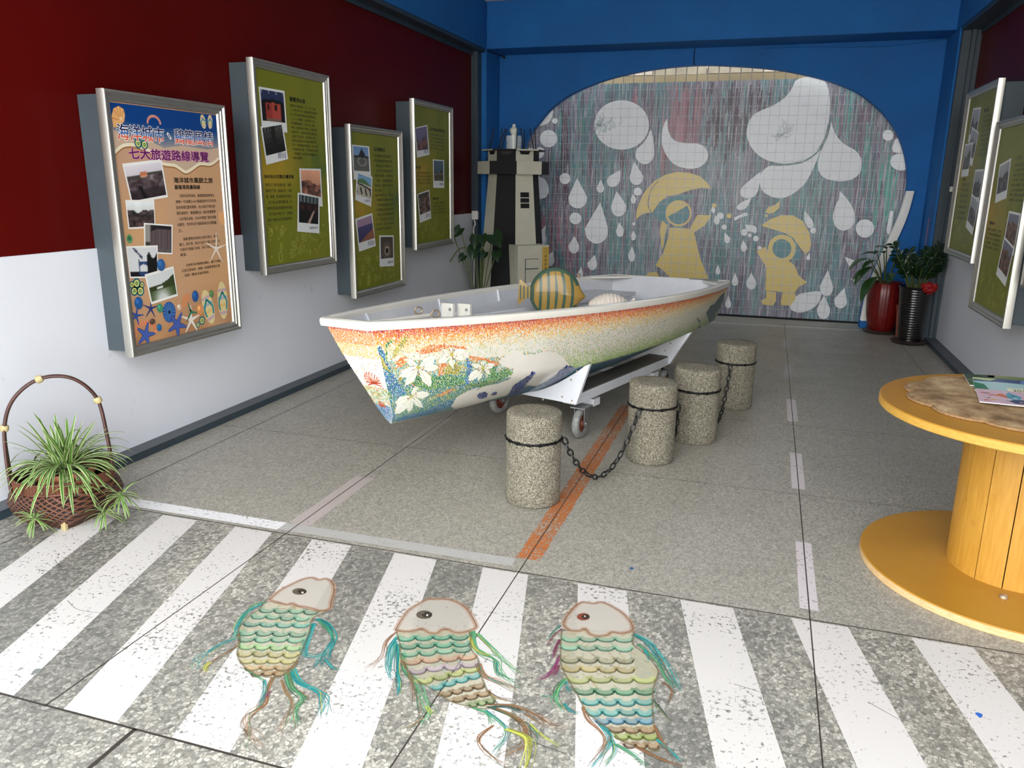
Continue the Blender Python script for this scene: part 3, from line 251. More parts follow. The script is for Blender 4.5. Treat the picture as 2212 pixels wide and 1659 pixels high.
FISH=[{'head':[(-1.685,2.292),(-1.689,2.355),(-1.674,2.415),(-1.653,2.468),(-1.625,2.492),(-1.59,2.484),(-1.57,2.502),(-1.539,2.49),(-1.51,2.461),(-1.478,2.406),(-1.457,2.35),(-1.437,2.306),(-1.462,2.282),(-1.498,2.285),(-1.538,2.286),(-1.56,2.284),(-1.589,2.294),(-1.603,2.279),(-1.64,2.282),(-1.677,2.285)],'eye':[(-1.585,2.388),(-1.582,2.38),(-1.583,2.372),(-1.587,2.365),(-1.593,2.359),(-1.603,2.356),(-1.613,2.356),(-1.623,2.358),(-1.632,2.363),(-1.638,2.37),(-1.642,2.378),(-1.641,2.387),(-1.637,2.394),(-1.631,2.4),(-1.621,2.403),(-1.611,2.403),(-1.601,2.401),(-1.592,2.395)],'hl':[(-1.592,2.377),(-1.59,2.373),(-1.592,2.37),(-1.596,2.371),(-1.6,2.374),(-1.602,2.379),(-1.6,2.382),(-1.596,2.381)],'body':[(-1.68,2.222),(-1.69,2.27),(-1.637,2.278),(-1.584,2.286),(-1.521,2.277),(-1.459,2.278),(-1.439,2.29),(-1.46,2.224),(-1.424,2.148),(-1.397,2.07),(-1.371,1.988),(-1.365,1.905),(-1.397,1.875),(-1.456,1.874),(-1.533,1.909),(-1.583,1.956),(-1.624,2.027),(-1.671,2.082),(-1.681,2.135),(-1.686,2.181)],'rows':[[(-1.677,2.218),(-1.464,2.276)],[(-1.68,2.173),(-1.472,2.225)],[(-1.674,2.118),(-1.448,2.186)],[(-1.656,2.069),(-1.426,2.13)],[(-1.632,2.033),(-1.415,2.098)],[(-1.602,1.996),(-1.397,2.053)],[(-1.581,1.957),(-1.383,2.016)],[(-1.544,1.921),(-1.375,1.978)],[(-1.507,1.895),(-1.367,1.942)],[(-1.469,1.877),(-1.367,1.908)]],'fins':[(0,0.0069,[(-1.69,2.27),(-1.714,2.181),(-1.686,2.095),(-1.652,2.035),(-1.668,1.969),(-1.687,1.897),(-1.662,1.85)]),(2,0.0039,[(-1.688,2.276),(-1.72,2.229),(-1.701,2.147),(-1.675,2.081)]),(1,0.0049,[(-1.654,2.052),(-1.609,1.998),(-1.624,1.918),(-1.632,1.868),(-1.611,1.829)]),(3,0.0069,[(-1.635,1.882),(-1.635,1.859),(-1.614,1.832)]),(0,0.0108,[(-1.442,2.23),(-1.389,2.206),(-1.327,2.146),(-1.302,2.085),(-1.291,2.023),(-1.282,1.967)]),(2,0.0059,[(-1.43,2.22),(-1.357,2.171),(-1.318,2.131)]),(0,0.0089,[(-1.439,2.198),(-1.41,2.117),(-1.388,2.056),(-1.35,2.019),(-1.299,2.028)]),(0,0.0049,[(-1.283,2.018),(-1.238,1.985),(-1.21,1.98)]),(1,0.0069,[(-1.391,1.881),(-1.375,1.828),(-1.34,1.757),(-1.352,1.7),(-1.334,1.656),(-1.302,1.63),(-1.246,1.59)]),(2,0.0108,[(-1.367,1.919),(-1.303,1.852),(-1.239,1.818),(-1.237,1.771),(-1.204,1.706)]),(0,0.0108,[(-1.358,1.937),(-1.299,1.883),(-1.221,1.866),(-1.177,1.832),(-1.144,1.77)]),(1,0.0039,[(-1.359,1.877),(-1.304,1.824),(-1.259,1.784),(-1.23,1.697),(-1.221,1.663)]),(4,0.0049,[(-1.355,1.813),(-1.355,1.786),(-1.353,1.762)]),(2,0.0049,[(-1.502,1.888),(-1.44,1.864),(-1.399,1.849)]),(0,0.0049,[(-1.407,1.853),(-1.375,1.814),(-1.348,1.747)]),(1,0.0039,[(-1.367,1.981),(-1.358,1.937),(-1.359,1.899)])]},{'head':[(-1.14,2.252),(-1.148,2.302),(-1.154,2.385),(-1.14,2.438),(-1.121,2.481),(-1.089,2.498),(-1.046,2.509),(-0.999,2.5),(-0.947,2.464),(-0.904,2.41),(-0.875,2.363),(-0.892,2.333),(-0.916,2.313),(-0.941,2.308),(-0.967,2.319),(-0.986,2.309),(-0.993,2.283),(-1.022,2.277),(-1.056,2.293),(-1.068,2.28),(-1.095,2.259)],'eye':[(-1.058,2.39),(-1.055,2.38),(-1.056,2.37),(-1.061,2.362),(-1.069,2.355),(-1.079,2.352),(-1.089,2.352),(-1.099,2.355),(-1.108,2.362),(-1.114,2.371),(-1.116,2.381),(-1.115,2.391),(-1.11,2.399),(-1.103,2.406),(-1.093,2.409),(-1.082,2.409),(-1.072,2.405),(-1.063,2.399)],'hl':[(-1.07,2.381),(-1.069,2.376),(-1.07,2.374),(-1.074,2.375),(-1.077,2.379),(-1.078,2.384),(-1.076,2.387),(-1.073,2.386)],'body':[(-1.134,2.246),(-1.061,2.283),(-0.966,2.315),(-0.891,2.329),(-0.846,2.233),(-0.802,2.184),(-0.768,2.113),(-0.716,2.034),(-0.68,1.998),(-0.666,1.979),(-0.693,1.947),(-0.752,1.944),(-0.799,1.946),(-0.846,1.966),(-0.906,1.995),(-0.947,2.013),(-0.997,2.049),(-1.049,2.107),(-1.089,2.181)],'rows':[[(-1.114,2.214),(-0.882,2.301)],[(-1.083,2.172),(-0.862,2.265)],[(-1.059,2.132),(-0.846,2.233)],[(-1.033,2.091),(-0.813,2.201)],[(-0.993,2.05),(-0.795,2.165)],[(-0.944,2.008),(-0.785,2.141)],[(-0.888,1.989),(-0.768,2.107)],[(-0.847,1.969),(-0.737,2.059)],[(-0.802,1.954),(-0.707,2.031)],[(-0.747,1.952),(-0.68,1.998)]],'fins':[(1,0.0043,[(-1.133,2.243),(-1.138,2.179),(-1.115,2.099),(-1.125,2.019)]),(0,0.0069,[(-1.116,2.217),(-1.108,2.137),(-1.066,2.046),(-1.028,1.992)]),(0,0.0086,[(-1.093,2.179),(-1.037,2.055),(-0.994,1.978),(-0.97,1.924)]),(2,0.0095,[(-1.054,2.134),(-1.007,2.052),(-0.94,1.99),(-0.884,1.917),(-0.856,1.88),(-0.856,1.814)]),(1,0.0043,[(-1.044,2.095),(-0.976,2.023),(-0.912,1.92)]),(0,0.0052,[(-1.107,2.19),(-1.081,2.11),(-1.051,2.031)]),(3,0.0052,[(-0.867,1.905),(-0.846,1.884),(-0.83,1.883)]),(1,0.003,[(-0.852,1.854),(-0.869,1.809),(-0.882,1.789)]),(2,0.0112,[(-0.881,2.337),(-0.84,2.25),(-0.797,2.214),(-0.744,2.196),(-0.703,2.135),(-0.64,2.098)]),(2,0.0078,[(-0.86,2.328),(-0.79,2.267),(-0.742,2.225),(-0.656,2.151)]),(3,0.006,[(-0.875,2.299),(-0.829,2.232),(-0.772,2.215)]),(1,0.0112,[(-0.793,2.159),(-0.75,2.106),(-0.695,2.086),(-0.634,2.068)]),(1,0.0052,[(-0.716,2.034),(-0.677,2.011),(-0.625,2.014)]),(0,0.006,[(-0.74,2.184),(-0.723,2.135),(-0.694,2.118)]),(1,0.006,[(-0.7,1.968),(-0.617,1.99),(-0.536,1.966),(-0.494,1.946),(-0.449,1.951)]),(5,0.0086,[(-0.683,1.962),(-0.602,1.943),(-0.545,1.913),(-0.518,1.874),(-0.517,1.854)]),(1,0.0069,[(-0.664,1.962),(-0.581,1.934),(-0.545,1.886),(-0.534,1.828),(-0.572,1.776)]),(0,0.006,[(-0.691,1.942),(-0.625,1.902),(-0.598,1.858),(-0.611,1.777)]),(1,0.0052,[(-0.645,1.885),(-0.667,1.824),(-0.636,1.779),(-0.564,1.74)]),(3,0.0112,[(-0.601,1.883),(-0.544,1.871),(-0.517,1.834),(-0.508,1.754)]),(3,0.0043,[(-0.542,1.925),(-0.492,1.888),(-0.441,1.864)]),(2,0.0069,[(-0.728,1.941),(-0.679,1.929),(-0.65,1.889)]),(5,0.0069,[(-0.689,1.959),(-0.632,1.979),(-0.574,1.97)]),(1,0.0043,[(-0.572,1.965),(-0.53,1.945),(-0.505,1.932)])]},{'head':[(-0.582,2.479),(-0.585,2.519),(-0.579,2.581),(-0.565,2.639),(-0.547,2.659),(-0.511,2.662),(-0.484,2.681),(-0.445,2.667),(-0.399,2.634),(-0.366,2.594),(-0.347,2.559),(-0.343,2.52),(-0.374,2.493),(-0.407,2.49),(-0.419,2.466),(-0.449,2.448),(-0.48,2.453),(-0.503,2.481),(-0.519,2.46),(-0.552,2.453)],'eye':[(-0.504,2.564),(-0.503,2.555),(-0.505,2.546),(-0.51,2.538),(-0.517,2.533),(-0.524,2.53),(-0.532,2.531),(-0.54,2.534),(-0.545,2.54),(-0.549,2.548),(-0.549,2.558),(-0.547,2.567),(-0.542,2.574),(-0.536,2.58),(-0.528,2.583),(-0.52,2.582),(-0.512,2.578),(-0.507,2.572)],'hl':[(-0.519,2.562),(-0.519,2.558),(-0.52,2.556),(-0.522,2.557),(-0.524,2.56),(-0.524,2.564),(-0.523,2.566),(-0.521,2.565)],'body':[(-0.578,2.44),(-0.505,2.473),(-0.407,2.49),(-0.337,2.522),(-0.326,2.44),(-0.267,2.387),(-0.222,2.318),(-0.219,2.266),(-0.222,2.202),(-0.202,2.062),(-0.178,1.989),(-0.166,1.942),(-0.189,1.924),(-0.24,1.932),(-0.275,1.941),(-0.308,1.971),(-0.34,1.993),(-0.39,2.026),(-0.415,2.058),(-0.445,2.108),(-0.48,2.159),(-0.525,2.229),(-0.554,2.325)],'rows':[[(-0.567,2.396),(-0.33,2.469)],[(-0.558,2.343),(-0.322,2.416)],[(-0.538,2.273),(-0.307,2.348)],[(-0.522,2.227),(-0.296,2.297)],[(-0.491,2.174),(-0.223,2.265)],[(-0.456,2.123),(-0.218,2.203)],[(-0.423,2.079),(-0.214,2.149)],[(-0.403,2.036),(-0.207,2.099)],[(-0.364,2.004),(-0.201,2.056)],[(-0.32,1.978),(-0.191,2.019)],[(-0.298,1.956),(-0.18,1.991)],[(-0.267,1.931),(-0.171,1.955)]],'fins':[(4,0.0043,[(-0.582,2.454),(-0.6,2.393),(-0.603,2.339)]),(4,0.006,[(-0.571,2.387),(-0.571,2.313),(-0.564,2.272)]),(4,0.006,[(-0.547,2.292),(-0.547,2.222),(-0.563,2.163),(-0.585,2.146)]),(0,0.0043,[(-0.592,2.475),(-0.604,2.423),(-0.608,2.375)]),(4,0.0052,[(-0.539,2.238),(-0.537,2.198),(-0.545,2.169)]),(2,0.0095,[(-0.499,2.172),(-0.51,2.117),(-0.5,2.059),(-0.469,2.023)]),(0,0.0052,[(-0.496,2.16),(-0.467,2.106)]),(0,0.0043,[(-0.472,2.051),(-0.447,2.024),(-0.42,2.016)]),(0,0.0034,[(-0.511,2.073),(-0.546,2.062)]),(0,0.0103,[(-0.331,2.5),(-0.279,2.471),(-0.22,2.388),(-0.18,2.312),(-0.151,2.226)]),(2,0.006,[(-0.308,2.446),(-0.233,2.37),(-0.191,2.276),(-0.158,2.249)]),(1,0.0043,[(-0.199,2.254),(-0.165,2.221),(-0.166,2.166)]),(5,0.0043,[(-0.215,2.155),(-0.184,2.113),(-0.152,2.078)]),(0,0.0069,[(-0.28,2.419),(-0.256,2.362)]),(0,0.0086,[(-0.347,1.991),(-0.312,1.954),(-0.309,1.904),(-0.331,1.819)]),(0,0.0052,[(-0.302,1.937),(-0.286,1.892),(-0.301,1.829)]),(1,0.0052,[(-0.414,2.053),(-0.384,2.0),(-0.326,1.939),(-0.32,1.861)]),(2,0.006,[(-0.289,1.921),(-0.241,1.897),(-0.19,1.861)]),(1,0.006,[(-0.233,1.929),(-0.164,1.903),(-0.105,1.89)]),(0,0.0052,[(-0.18,1.978),(-0.144,1.949),(-0.107,1.913)]),(1,0.0043,[(-0.195,2.036),(-0.163,1.973),(-0.135,1.932)])]}]
DROP_GAP=[(0.539,2.228),(0.515,2.061),(0.457,1.924),(0.322,1.818),(0.157,1.781),(-0.012,1.774)]
LILIES=[((0.199,0.649),[[(0.199,0.649),(0.189,0.582),(0.169,0.528),(0.149,0.508),(0.129,0.508),(0.139,0.548),(0.149,0.602),(0.169,0.635)],[(0.199,0.649),(0.159,0.635),(0.119,0.649),(0.099,0.709),(0.079,0.756),(0.099,0.769),(0.139,0.776),(0.169,0.729)],[(0.199,0.649),(0.159,0.689),(0.129,0.756),(0.119,0.843),(0.109,0.903),(0.139,0.89),(0.169,0.849),(0.189,0.756)],[(0.199,0.649),(0.209,0.769),(0.219,0.87),(0.248,0.936),(0.268,0.97),(0.278,0.91),(0.268,0.809),(0.238,0.722)],[(0.199,0.649),(0.238,0.702),(0.278,0.736),(0.308,0.709),(0.318,0.682),(0.308,0.649),(0.278,0.609),(0.238,0.615)],[(0.199,0.649),(0.238,0.649),(0.278,0.622),(0.298,0.555),(0.308,0.508),(0.288,0.502),(0.248,0.515),(0.228,0.569)]]),((0.397,0.508),[[(0.397,0.508),(0.368,0.515),(0.338,0.535),(0.318,0.589),(0.318,0.629),(0.338,0.629),(0.358,0.622),(0.377,0.575)],[(0.397,0.508),(0.377,0.462),(0.368,0.421),(0.348,0.415),(0.338,0.415),(0.348,0.441),(0.358,0.475),(0.377,0.495)],[(0.397,0.508),(0.407,0.482),(0.407,0.448),(0.407,0.421),(0.407,0.401),(0.397,0.415),(0.387,0.435),(0.387,0.468)],[(0.397,0.508),(0.417,0.522),(0.447,0.522),(0.467,0.488),(0.477,0.455),(0.457,0.441),(0.437,0.435),(0.417,0.462)],[(0.397,0.508),(0.417,0.569),(0.437,0.609),(0.467,0.615),(0.477,0.609),(0.467,0.569),(0.447,0.522),(0.427,0.508)],[(0.397,0.508),(0.387,0.575),(0.377,0.635),(0.397,0.696),(0.407,0.729),(0.407,0.689),(0.417,0.635),(0.407,0.569)]]),((0.596,0.776),[[(0.596,0.776),(0.576,0.722),(0.546,0.689),(0.527,0.689),(0.517,0.696),(0.527,0.722),(0.546,0.763),(0.566,0.776)],[(0.596,0.776),(0.556,0.789),(0.517,0.823),(0.507,0.896),(0.507,0.957),(0.527,0.957),(0.556,0.936),(0.576,0.863)],[(0.596,0.776),(0.576,0.816),(0.566,0.87),(0.566,0.93),(0.566,0.963),(0.586,0.95),(0.596,0.91),(0.596,0.843)],[(0.596,0.776),(0.606,0.829),(0.626,0.876),(0.646,0.896),(0.656,0.896),(0.646,0.863),(0.636,0.823),(0.616,0.796)],[(0.596,0.776),(0.626,0.796),(0.656,0.803),(0.666,0.769),(0.676,0.742),(0.666,0.729),(0.636,0.709),(0.616,0.736)],[(0.596,0.776),(0.596,0.736),(0.606,0.696),(0.596,0.662),(0.586,0.642),(0.586,0.662),(0.576,0.689),(0.586,0.729)]]),((0.149,1.104),[[(0.149,1.104),(0.169,1.07),(0.179,1.023),(0.189,0.977),(0.189,0.943),(0.179,0.957),(0.159,0.977),(0.149,1.03)],[(0.149,1.104),(0.189,1.157),(0.228,1.191),(0.258,1.151),(0.268,1.11),(0.248,1.07),(0.219,1.03),(0.179,1.05)],[(0.149,1.104),(0.159,1.217),(0.179,1.324),(0.209,1.391),(0.238,1.431),(0.228,1.344),(0.209,1.231),(0.179,1.157)],[(0.149,1.104),(0.129,1.191),(0.109,1.291),(0.119,1.411),(0.129,1.498),(0.149,1.445),(0.159,1.344),(0.159,1.224)],[(0.149,1.104),(0.099,1.144),(0.05,1.217),(0.03,1.351),(0.02,1.478),(0.06,1.472),(0.099,1.411),(0.129,1.264)],[(0.149,1.104),(0.109,1.077),(0.07,1.084),(0.05,1.144),(0.03,1.197),(0.05,1.224),(0.089,1.237),(0.119,1.184)]])]
DOLPHIN=[[(0.477,1.545),(0.467,1.291),(0.527,1.164),(0.576,1.13),(0.646,1.11),(0.735,1.097),(0.805,1.037),(0.815,0.856),(0.735,0.809),(0.695,0.702),(0.755,0.602),(0.815,0.575),(0.874,0.642),(0.934,0.656),(1.013,0.629),(1.142,0.696),(1.222,0.843),(1.291,0.99),(1.232,1.09),(1.212,1.291),(1.172,1.385),(1.013,1.251),(0.964,1.01),(0.914,1.104),(0.894,1.224),(0.964,1.532),(0.904,1.572),(0.815,1.652),(0.815,1.987),(0.725,2.0),(0.636,1.98)]]
NAVY=[[(0.636,1.318),(0.646,1.258),(0.685,1.264),(0.725,1.324),(0.755,1.445),(0.715,1.465),(0.666,1.405)],[(0.765,1.378),(0.765,1.318),(0.795,1.318),(0.825,1.391),(0.815,1.431)],[(0.993,1.572),(0.894,1.224),(0.924,1.084),(0.954,0.95),(0.983,0.983),(0.993,1.11),(1.013,1.251),(1.053,1.398),(1.053,1.552)],[(1.252,1.378),(1.272,1.237),(1.192,1.023),(1.232,0.943),(1.301,0.977),(1.371,1.124),(1.351,1.251),(1.818,1.96)],[(0.735,2.0),(0.815,1.786),(1.013,1.612),(1.083,1.605),(1.242,1.766),(1.063,1.819),(0.924,1.926),(0.765,2.0)]]
BLUE=[[(1.063,1.819),(1.053,1.552),(1.053,1.398),(1.351,1.625),(1.53,1.311),(1.719,1.559),(1.411,1.739),(1.053,1.813)],[(0.0,0.328),(0.02,0.294),(0.03,0.435),(0.04,0.602),(0.079,0.883),(0.119,1.05),(0.05,1.097),(0.0,0.903),(0.0,0.575)],[(0.0,2.0),(0.0,1.331),(0.0,1.077),(0.01,1.251),(0.03,1.679),(0.0,2.0)],[(0.487,0.582),(0.517,0.662),(0.536,0.863),(0.507,1.05),(0.437,1.023),(0.487,0.883)],[(0.536,1.144),(0.576,1.077),(0.596,1.191),(0.566,1.217)],[(0.04,1.632),(0.228,1.565),(0.387,1.365),(0.467,1.291),(0.487,1.645),(0.288,2.0),(0.06,2.0)]]
GREENS=[[(0.497,1.023),(0.586,1.017),(0.676,0.91),(0.765,0.836),(0.874,1.01),(0.795,0.95),(0.725,1.05),(0.636,1.117),(0.527,1.077)],[(0.278,0.836),(0.377,0.836),(0.467,0.896),(0.497,1.023),(0.387,1.003),(0.298,1.017),(0.238,1.01)],[(0.129,0.789),(0.179,0.736),(0.248,0.883),(0.268,1.003),(0.179,0.95)],[(0.05,0.268),(0.079,0.221),(0.099,0.234),(0.05,0.321),(0.03,0.535),(0.03,0.435)],[(0.646,0.783),(0.695,0.776),(0.685,0.91),(0.636,0.99)]]
OLIVE=[[(0.05,0.508),(0.089,0.361),(0.129,0.241),(0.179,0.147),(0.169,0.201),(0.139,0.321),(0.089,0.441)],[(0.745,0.756),(0.785,0.676),(0.844,0.662),(0.825,0.729),(0.775,0.776)],[(0.844,0.749),(0.884,0.669),(0.944,0.689),(0.914,0.736),(0.874,0.769)],[(0.0,0.395),(0.01,0.462),(0.03,0.602),(0.04,0.689),(0.0,0.602)],[(0.348,0.709),(0.407,0.615),(0.467,0.722),(0.427,0.829),(0.348,0.803)],[(0.089,0.736),(0.139,0.649),(0.109,0.783),(0.079,0.843)]]
ORANGE=[[(0.079,0.542),(0.129,0.455),(0.159,0.535),(0.109,0.609),(0.079,0.629)],[(0.318,0.682),(0.348,0.602),(0.397,0.669),(0.377,0.809),(0.318,0.809)],[(0.199,0.408),(0.288,0.328),(0.477,0.401),(0.487,0.455),(0.397,0.401),(0.318,0.448),(0.219,0.462)],[(0.487,0.548),(0.586,0.609),(0.705,0.722),(0.685,0.796),(0.596,0.649),(0.517,0.649)],[(0.139,0.863),(0.209,0.796),(0.238,0.916),(0.179,0.97)],[(0.288,1.204),(0.397,1.077),(0.447,1.07),(0.368,1.191)]]
TEAL_SWIRL=[[(3.596,1.465),(2.911,0.642),(3.099,0.783),(3.119,1.003),(2.811,1.017)],[(3.666,1.224),(3.159,0.615),(3.229,0.448),(3.407,0.475),(3.755,1.05),(3.169,1.003)],[(3.328,0.482),(3.467,0.301),(3.656,0.227),(3.765,0.622),(3.556,0.856)]]
# ---------------------------------------------------------------- boat shape
BOAT_V = (-1.883, 3.296, .896, .297, .026, -.036)
BL, BWN, BWF, BWB, BSH = 3.765, .155, .534, .289, .014
def boat_matrix():
    x0, y0, z0, th, ph, ps = BOAT_V
    f = np.array([math.sin(th), math.cos(th), 0]); r = np.array([math.cos(th), -math.sin(th), 0]); u = np.array([0, 0, 1.])
    f2 = f*math.cos(ps)+u*math.sin(ps); u2 = u*math.cos(ps)-f*math.sin(ps)
    r3 = r*math.cos(ph)+u2*math.sin(ph); u3 = u2*math.cos(ph)-r*math.sin(ph)
    return np.array([x0, y0, z0]), f2, r3, u3
B0, BF, BR, BU = boat_matrix()
def b2w(s, a, z): return B0+BF*s+BR*a+BU*z
_S = [0, .5, 1, 1.5, 2, 2.5, 3, 3.8]
def hull_half(s): t = s/BL; return BWN*(1-t)+BWF*t+BWB*4*t*(1-t)
def hull_chine_k(s): return float(np.interp(s, _S, [.48, .72, .83, .86, .86, .87, .87, .88]))
def hull_chine_z(s): return float(np.interp(s, _S, [-.38, -.375, -.37, -.37, -.355, -.335, -.318, -.305]))
def hull_keel_z(s): return float(np.interp(s, _S, [-.565, -.585, -.605, -.615, -.60, -.55, -.49, -.41]))
def hull_rake(s, z):
    q = s/BL
    return .31*max(0, -z/.6)*(1-q)**3-.10*max(0, -z/.33)*q**5
def hull_pt(s, t, off=0.0):
    """boat-local point on the starboard side: s along, t 0 gunwale, 1 chine, 2 keel; off = outward distance"""
    w = hull_half(s); k = hull_chine_k(s); zc = hull_chine_z(s); zk = hull_keel_z(s); zg = -BSH*4*s/BL*(1-s/BL)
    if t <= 1:
        e = math.sin(t*math.pi)*.012
        a = w+(k*w-w)*t+e; z = zg+(zc-zg)*t; n = (zg-zc, -(w-k*w)); l = math.hypot(*n); a += off*n[0]/l; z += off*n[1]/l
    else:
        q = t-1; a = k*w*(1-q); z = zc+(zk-zc)*q-math.sin(q*math.pi)*.035
        n = (zc-zk, -k*w); l = math.hypot(*n); a += off*n[0]/l; z += off*n[1]/l
    return s+hull_rake(s, z), a, z
# ---------------------------------------------------------------- materials
def ink_mat(name, rough=.6, worn=0.0, grain=0.0, coat=0.0):
    """printed or painted colour stored on the artwork itself; worn = share rubbed away"""
    m, nt, bs = mat(name)
    a = N(nt, 'Attribute', attribute_name='ink'); col = a.outputs['Color']; v = coords(nt)
    if grain: col = mixc(nt, ramp(nt, noise(nt, v, 90, 5), [(.35, (0, 0, 0, 1)), (.75, (grain, grain, grain, 1))]), col, (.05, .05, .05, 1))
    L(nt, col, bs.inputs['Base Color']); bs.inputs['Roughness'].default_value = rough; bs.inputs['Coat Weight'].default_value = coat; bs.inputs['Specular IOR Level'].default_value = .25
    if worn:
        n = noise(nt, v, 60, 6, .65); n2 = noise(nt, v, 3.5, 3)
        t = mth(nt, 'ADD', mth(nt, 'MULTIPLY', n, 1.0), mth(nt, 'MULTIPLY', n2, .35))
        g = N(nt, 'MapRange'); L(nt, t, g.inputs[0]); g.inputs[1].default_value = .98-worn; g.inputs[2].default_value = 1.02-worn; g.inputs[3].default_value = 1; g.inputs[4].default_value = 0
        al = mth(nt, 'MULTIPLY', g.outputs[0], a.outputs['Alpha'])
        L(nt, al, bs.inputs['Alpha'])
    return m
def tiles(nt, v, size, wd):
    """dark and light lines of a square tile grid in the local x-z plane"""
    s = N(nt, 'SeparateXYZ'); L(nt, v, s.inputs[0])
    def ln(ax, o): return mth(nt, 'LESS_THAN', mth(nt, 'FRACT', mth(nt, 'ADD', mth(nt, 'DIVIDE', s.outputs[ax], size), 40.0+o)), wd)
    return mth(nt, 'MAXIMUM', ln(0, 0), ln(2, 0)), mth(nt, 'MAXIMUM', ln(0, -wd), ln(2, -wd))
M = {}
def mural_mats():
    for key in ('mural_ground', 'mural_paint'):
        m, nt, bs = mat(key); v = coords(nt)
        if key == 'mural_ground':
            n1 = noise(nt, coords(nt, (2.4, 1, .32)), 1.6, 4)
            col = ramp(nt, n1, [(.30, C(80, 58, 76)), (.40, C(116, 104, 124)), (.50, C(86, 136, 140)), (.56, C(112, 102, 122)), (.64, C(146, 142, 154)), (.74, C(74, 132, 130))])
            st = noise(nt, coords(nt, (95, 1, 3.2)), 1.0, 3); col = mixc(nt, ramp(nt, st, [(.54, (0, 0, 0, 1)), (.60, (.62, .62, .62, 1))]), col, C(205, 205, 212))
            dk = noise(nt, coords(nt, (80, 1, 2.6), (9, 0, 4)), 1.0, 3); col = mixc(nt, ramp(nt, dk, [(.55, (0, 0, 0, 1)), (.62, (.85, .85, .85, 1))]), col, C(70, 54, 72))
            sq = noise(nt, coords(nt, (14, 1, 9)), 1.3, 6, .7); col = mixc(nt, ramp(nt, sq, [(.58, (0, 0, 0, 1)), (.62, (.4, .4, .4, 1))]), col, C(92, 160, 155))
        else:
            a = N(nt, 'Attribute', attribute_name='ink'); col = a.outputs['Color']
            L(nt, a.outputs['Alpha'], bs.inputs['Alpha'])
            col = mixc(nt, ramp(nt, noise(nt, v, 5, 5), [(.3, (0, 0, 0, 1)), (.8, (.10, .10, .10, 1))]), col, (.2, .2, .22, 1))
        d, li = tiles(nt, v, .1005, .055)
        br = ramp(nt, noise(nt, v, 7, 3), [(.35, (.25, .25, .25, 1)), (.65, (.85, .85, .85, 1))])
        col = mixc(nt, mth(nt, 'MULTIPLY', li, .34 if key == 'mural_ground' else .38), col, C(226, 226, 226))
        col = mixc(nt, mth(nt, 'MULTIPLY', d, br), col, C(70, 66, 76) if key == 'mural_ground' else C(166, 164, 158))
        L(nt, col, bs.inputs['Base Color']); bs.inputs['Roughness'].default_value = .35
        bump(nt, bs, mth(nt, 'SUBTRACT', 1.0, d), .35, .004)
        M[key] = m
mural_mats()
def floor_mat():
    m, nt, bs = mat('terrazzo'); v = coords(nt); sep = N(nt, 'SeparateXYZ'); L(nt, v, sep.inputs[0])
    wv = N(nt, 'TexNoise'); wv.inputs['Scale'].default_value = 30; L(nt, v, wv.inputs['Vector'])
    vd = mixc(nt, .012, v, wv.outputs['Color'], 'ADD')
    def vor(sc, feat='F1'):
        q = N(nt, 'TexVoronoi', feature=feat); q.inputs['Scale'].default_value = sc; L(nt, vd, q.inputs['Vector']); return q
    big = vor(72); sm = vor(150)
    gb = N(nt, 'RGBToBW'); L(nt, big.outputs['Color'], gb.inputs[0]); gs = N(nt, 'RGBToBW'); L(nt, sm.outputs['Color'], gs.inputs[0])
    cb = ramp(nt, gb.outputs[0], [(.0, C(76, 76, 72)), (.26, C(118, 115, 106)), (.42, C(152, 148, 136)), (.60, C(176, 171, 157)), (.80, C(212, 206, 191))])
    cs = ramp(nt, gs.outputs[0], [(.0, C(94, 92, 86)), (.35, C(138, 134, 124)), (.6, C(162, 157, 145)), (.85, C(188, 182, 168))])
    eb = vor(72, 'DISTANCE_TO_EDGE'); edge = ramp(nt, eb.outputs['Distance'], [(.02, (1, 1, 1, 1)), (.10, (0, 0, 0, 1))])
    cb = mixc(nt, edge, cb, C(104, 103, 96))
    col = mixc(nt, .36, cb, cs)
    fine = mixc(nt, .78, cb, cs)
    zone = N(nt, 'MapRange'); L(nt, sep.outputs['Y'], zone.inputs[0]); zone.inputs[1].default_value = 2.79; zone.inputs[2].default_value = 2.82
    pn = noise(nt, v, .9, 4); patch = ramp(nt, pn, [(.40, (0, 0, 0, 1)), (.58, (1, 1, 1, 1))])
    col = mixc(nt, zone.outputs[0], col, fine)
    # worn dark patches in the front bay, a warm dull tone behind
    dk = mth(nt, 'MULTIPLY', mth(nt, 'SUBTRACT', 1.0, zone.outputs[0]), mth(nt, 'MULTIPLY', patch, .46))
    col = mixc(nt, dk, col, C(70, 73, 72))
    col = mixc(nt, mth(nt, 'MULTIPLY', zone.outputs[0], .30), col, C(158, 153, 141))
    L(nt, col, bs.inputs['Base Color']); bs.inputs['Specular IOR Level'].default_value = .3
    L(nt, ramp(nt, noise(nt, v, 2.5, 4), [(.3, (.30, .30, .30, 1)), (.7, (.48, .48, .48, 1))]), bs.inputs['Roughness'])
    return m
M['terrazzo'] = floor_mat()
M['floor_paint'] = ink_mat('floor_paint', .55, worn=.205)
M['faded_paint'] = ink_mat('faded_paint', .75, worn=.275)
M['chalk_paint'] = ink_mat('chalk_paint', .75, worn=.17)
M['joint'] = plain('joint_strip', C(62, 56, 50), .5, .2)
